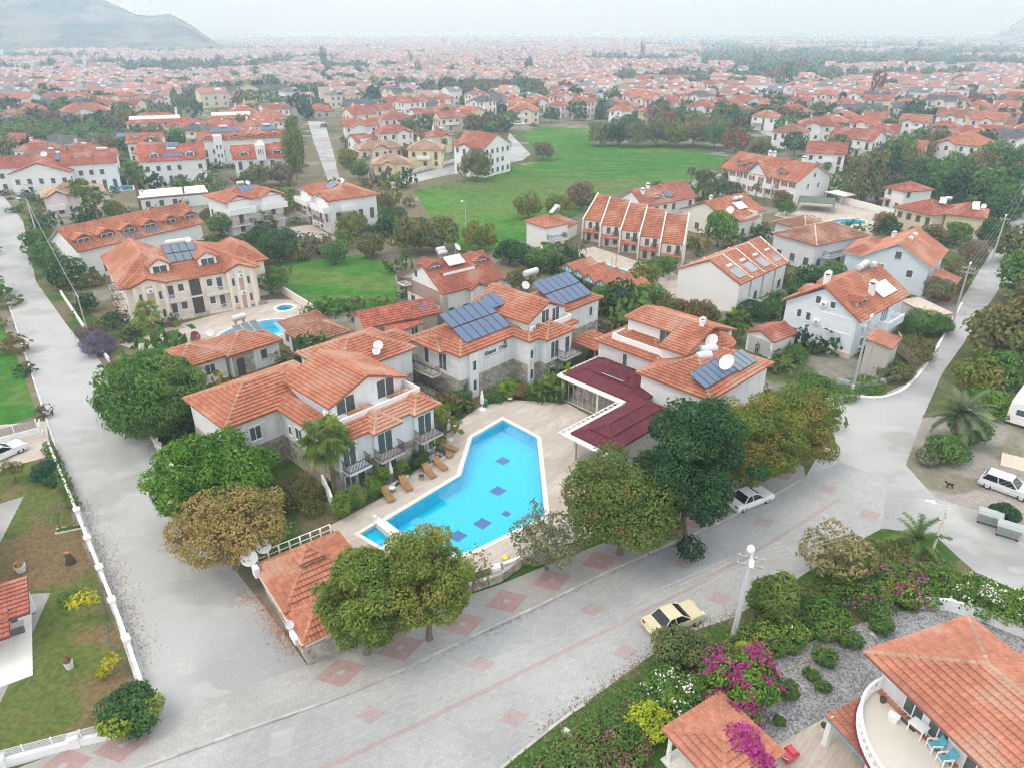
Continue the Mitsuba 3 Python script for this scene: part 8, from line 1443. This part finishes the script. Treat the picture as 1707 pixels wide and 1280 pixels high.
# containers and other things
def dumpster(label, p, rot):
    th = Thing('dumpster', label, 'dumpster', p[0], p[1], rot); C_ = (.27, .31, .31); th.part('body', MB().add(*hull(frustum(-.75, .75, .42, .25, -.9, .9, .55, 1.05), .02), C_).paint('paint', 20)); th.part('lid', MB().add(*hull([(x, y, z) for x in (-.92, .92) for y, z in ((-.58, 1.07), (.58, 1.07), (-.35, 1.28), (.35, 1.28))]), (.33, .37, .37)).paint('paint', 20))
    for x in (-.7, .7):
        for y in (-.35, .35): th.part('wheel', MB().lathe([(.001, -.04), (.11, -.04), (.11, .04), (.001, .04)], c=(.04, .04, .04), k=10).move(np.array([[1, 0, 0, x], [0, 0, 1, y], [0, -1, 0, .11], [0, 0, 0, 1.]])).paint())
    for i in range(4): th.part('rib', MB().box(-.6 + i * .4, -.56 + i * .4, -.58, -.5, .4, 1.0, (.22, .26, .26)).paint())
dumpster('grey metal dumpster nearest the dark bush', (41.07, 49.07), -35); dumpster('grey metal dumpster, the lower of the two', (41.66, 47.37), -35)
single('paving_slab', MB().box(-1.6, 1.6, -1.4, 1.4, .01, .2, (.52, .44, .36)).move(rotz(-35, *(49.75, 58.21))).paint(), 'pale paved slab behind the silver hatchback', 'slab')
single('bin', MB().box(-.32, .32, -.3, .3, 0, 1.0, (.03, .32, .26)).box(-.35, .35, -.34, .34, 1.0, 1.08, (.05, .40, .33)).move(rotz(20, *(30.89, 79.63))).paint(), 'turquoise box bin beside the white frame near the garage', 'bin')
rb = Thing('garden_cart', 'red plastic garden cart beside the gazebo', 'cart', *(16.08, 26.97), 25, None, .03); rb.part('tub', MB().add(*hull(frustum(-.3, .3, .24, .1, -.42, .42, .34, .62), .02), (.42, .03, .05)).paint('gloss', 30)); rb.part('lid', MB().add(*hull([(x, y, .66) for x in (-.1, .46) for y in (-.36, .36)] + [(x, y, .78) for x in (0, .36) for y in (-.25, .25)]), (.46, .03, .05)).paint('gloss', 30)); rb.part('handle', MB().tube([(-.4, -.3, .6), (-.75, -.3, .95), (-.75, .3, .95), (-.4, .3, .6)], .025, (.6, .6, .6), 6).paint())
def planter(label, p, fl, r=.42, z=0.02):
    th = Thing('planter', label, 'planter', p[0], p[1], 0, None, z); th.part('pot', MB().lathe([(.001, .02), (r * .72, 0), (r, .62), (r * .9, .62), (r * .85, .5), (.001, .5)], c=(.70, .70, .69), k=8).paint('paint', 20)); th.part('plant', shrub_mb(7, r * .8, .55, 160, .12, fl).move(rotz(0, 0, 0, .45)).paint('leaf'))
planter('white faceted planter with orange flowers on the lawn', (-38.60, 43.02), [(.4, .2, .08), (.1, .13, .04)]); planter('small white planter lying on the lower lawn', (-29.50, 33.61), [(.2, .08, .12), (.1, .12, .04)], .3); planter('white round planter with a small green shrub by the stone house', (-14.71, 46.59), [(.08, .14, .03)], .36); planter('white planter with tree on the narrow terrace', (25.79, 115.19), [(.08, .12, .04)], .6); planter('small white planter under the villa porch edge', (18.83, 28.70), [(.08, .12, .04)], .25)
wl = Thing('tree_stump', 'dark tree stump with reddish top on the lawn', 'stump', *(-35.27, 44.00)); wl.part('trunk', MB().tube([(0, 0, 0), (.05, 0, .5), (-.1, .05, .95)], [.42, .28, .16], (.07, .055, .045), 9).paint('paint', 40)); wl.part('cap', MB().box(-.3, .12, -.1, .12, .95, 1.05, (.36, .14, .10)).paint())
br = Thing('brick_bed', 'small rectangular grass bed edged with pale stone on the lawn', 'bed', *(-37.65, 48.25), 22, None, .02); br.part('edge', MB().box(-1.1, 1.1, -.36, -.28, 0, .14, (.62, .58, .52)).box(-1.1, 1.1, .28, .36, 0, .14, (.62, .58, .52)).box(-1.1, -1.02, -.28, .28, 0, .14, (.62, .58, .52)).paint()); br.part('grass', shrub_mb(8, .5, .3, 500, .1, [(.05, .14, .03), (.07, .17, .03)]).move(np.diag([2.0, .5, .8, 1])).paint('leaf'))
single('hose', MB().tube(np.c_[smoothline([(-31.22, 40.82),(-29.44, 38.07),(-27.95, 35.83),(-26.17, 34.01),(-24.32, 32.06)], 6), np.full(25, .06)], .03, (.06, .16, .20), 5).paint(), 'blue green hose lying along the white wall', 'hose'); single('hose', MB().tube(np.c_[smoothline([(16.14, 32.16),(17.73, 33.16),(20.17, 34.36),(19.81, 35.03),(22.56, 35.72)], 6), np.full(25, .06)], .025, (.50, .42, .12), 5).paint(), 'yellow hose lying across the gravel', 'hose')
single('tyre', MB().lathe([(.2, .0), (.34, .03), (.36, .12), (.34, .2), (.2, .22), (.2, .0)], c=(.05, .05, .05), k=18).lathe([(.001, .1), (.2, .1)], c=(.6, .6, .6), k=18).move(rotz(0, *(-52.09, 80.68))).paint('paint', 40), 'round black tyre with white hub lying at the street edge', 'tyre'); single('manhole', MB().lathe([(.001, .012), (.38, .012), (.4, .004)], c=(.26, .24, .22), k=18).move(rotz(0, *(14.47, 46.21), .011)).paint(), 'round manhole cover on the road by the evergreen', 'manhole cover')
for i, (p, s) in enumerate([((16.16, 29.62), .3), ((18.44, 31.83), .16), ((25.41, 36.48), .25), ((3.32, 28.70), .35), ((6.27, 27.67), .35), ((16.60, 29.83), .25)]):
    t = trimesh.creation.icosphere(subdivisions=2); t.vertices *= (.7 + .6 * meshkit.noise(t.vertices * 1.7 + i)[:, None]) * [s, s * .8, s * .6]
    single('stone', MB().add(t.vertices, t.faces, (.46, .43, .40)).move(rotz(i * 50, *p, .05)).paint('paint', 40), ['pale stone beside the gazebo on the gravel', 'small dark stone alone on the gravel', 'stone at the gravel shrub near the roof corner', 'white stone at the foot of the bank', 'pale stone by the crimson flowers', 'second stone beside the gazebo'][i], 'stone')
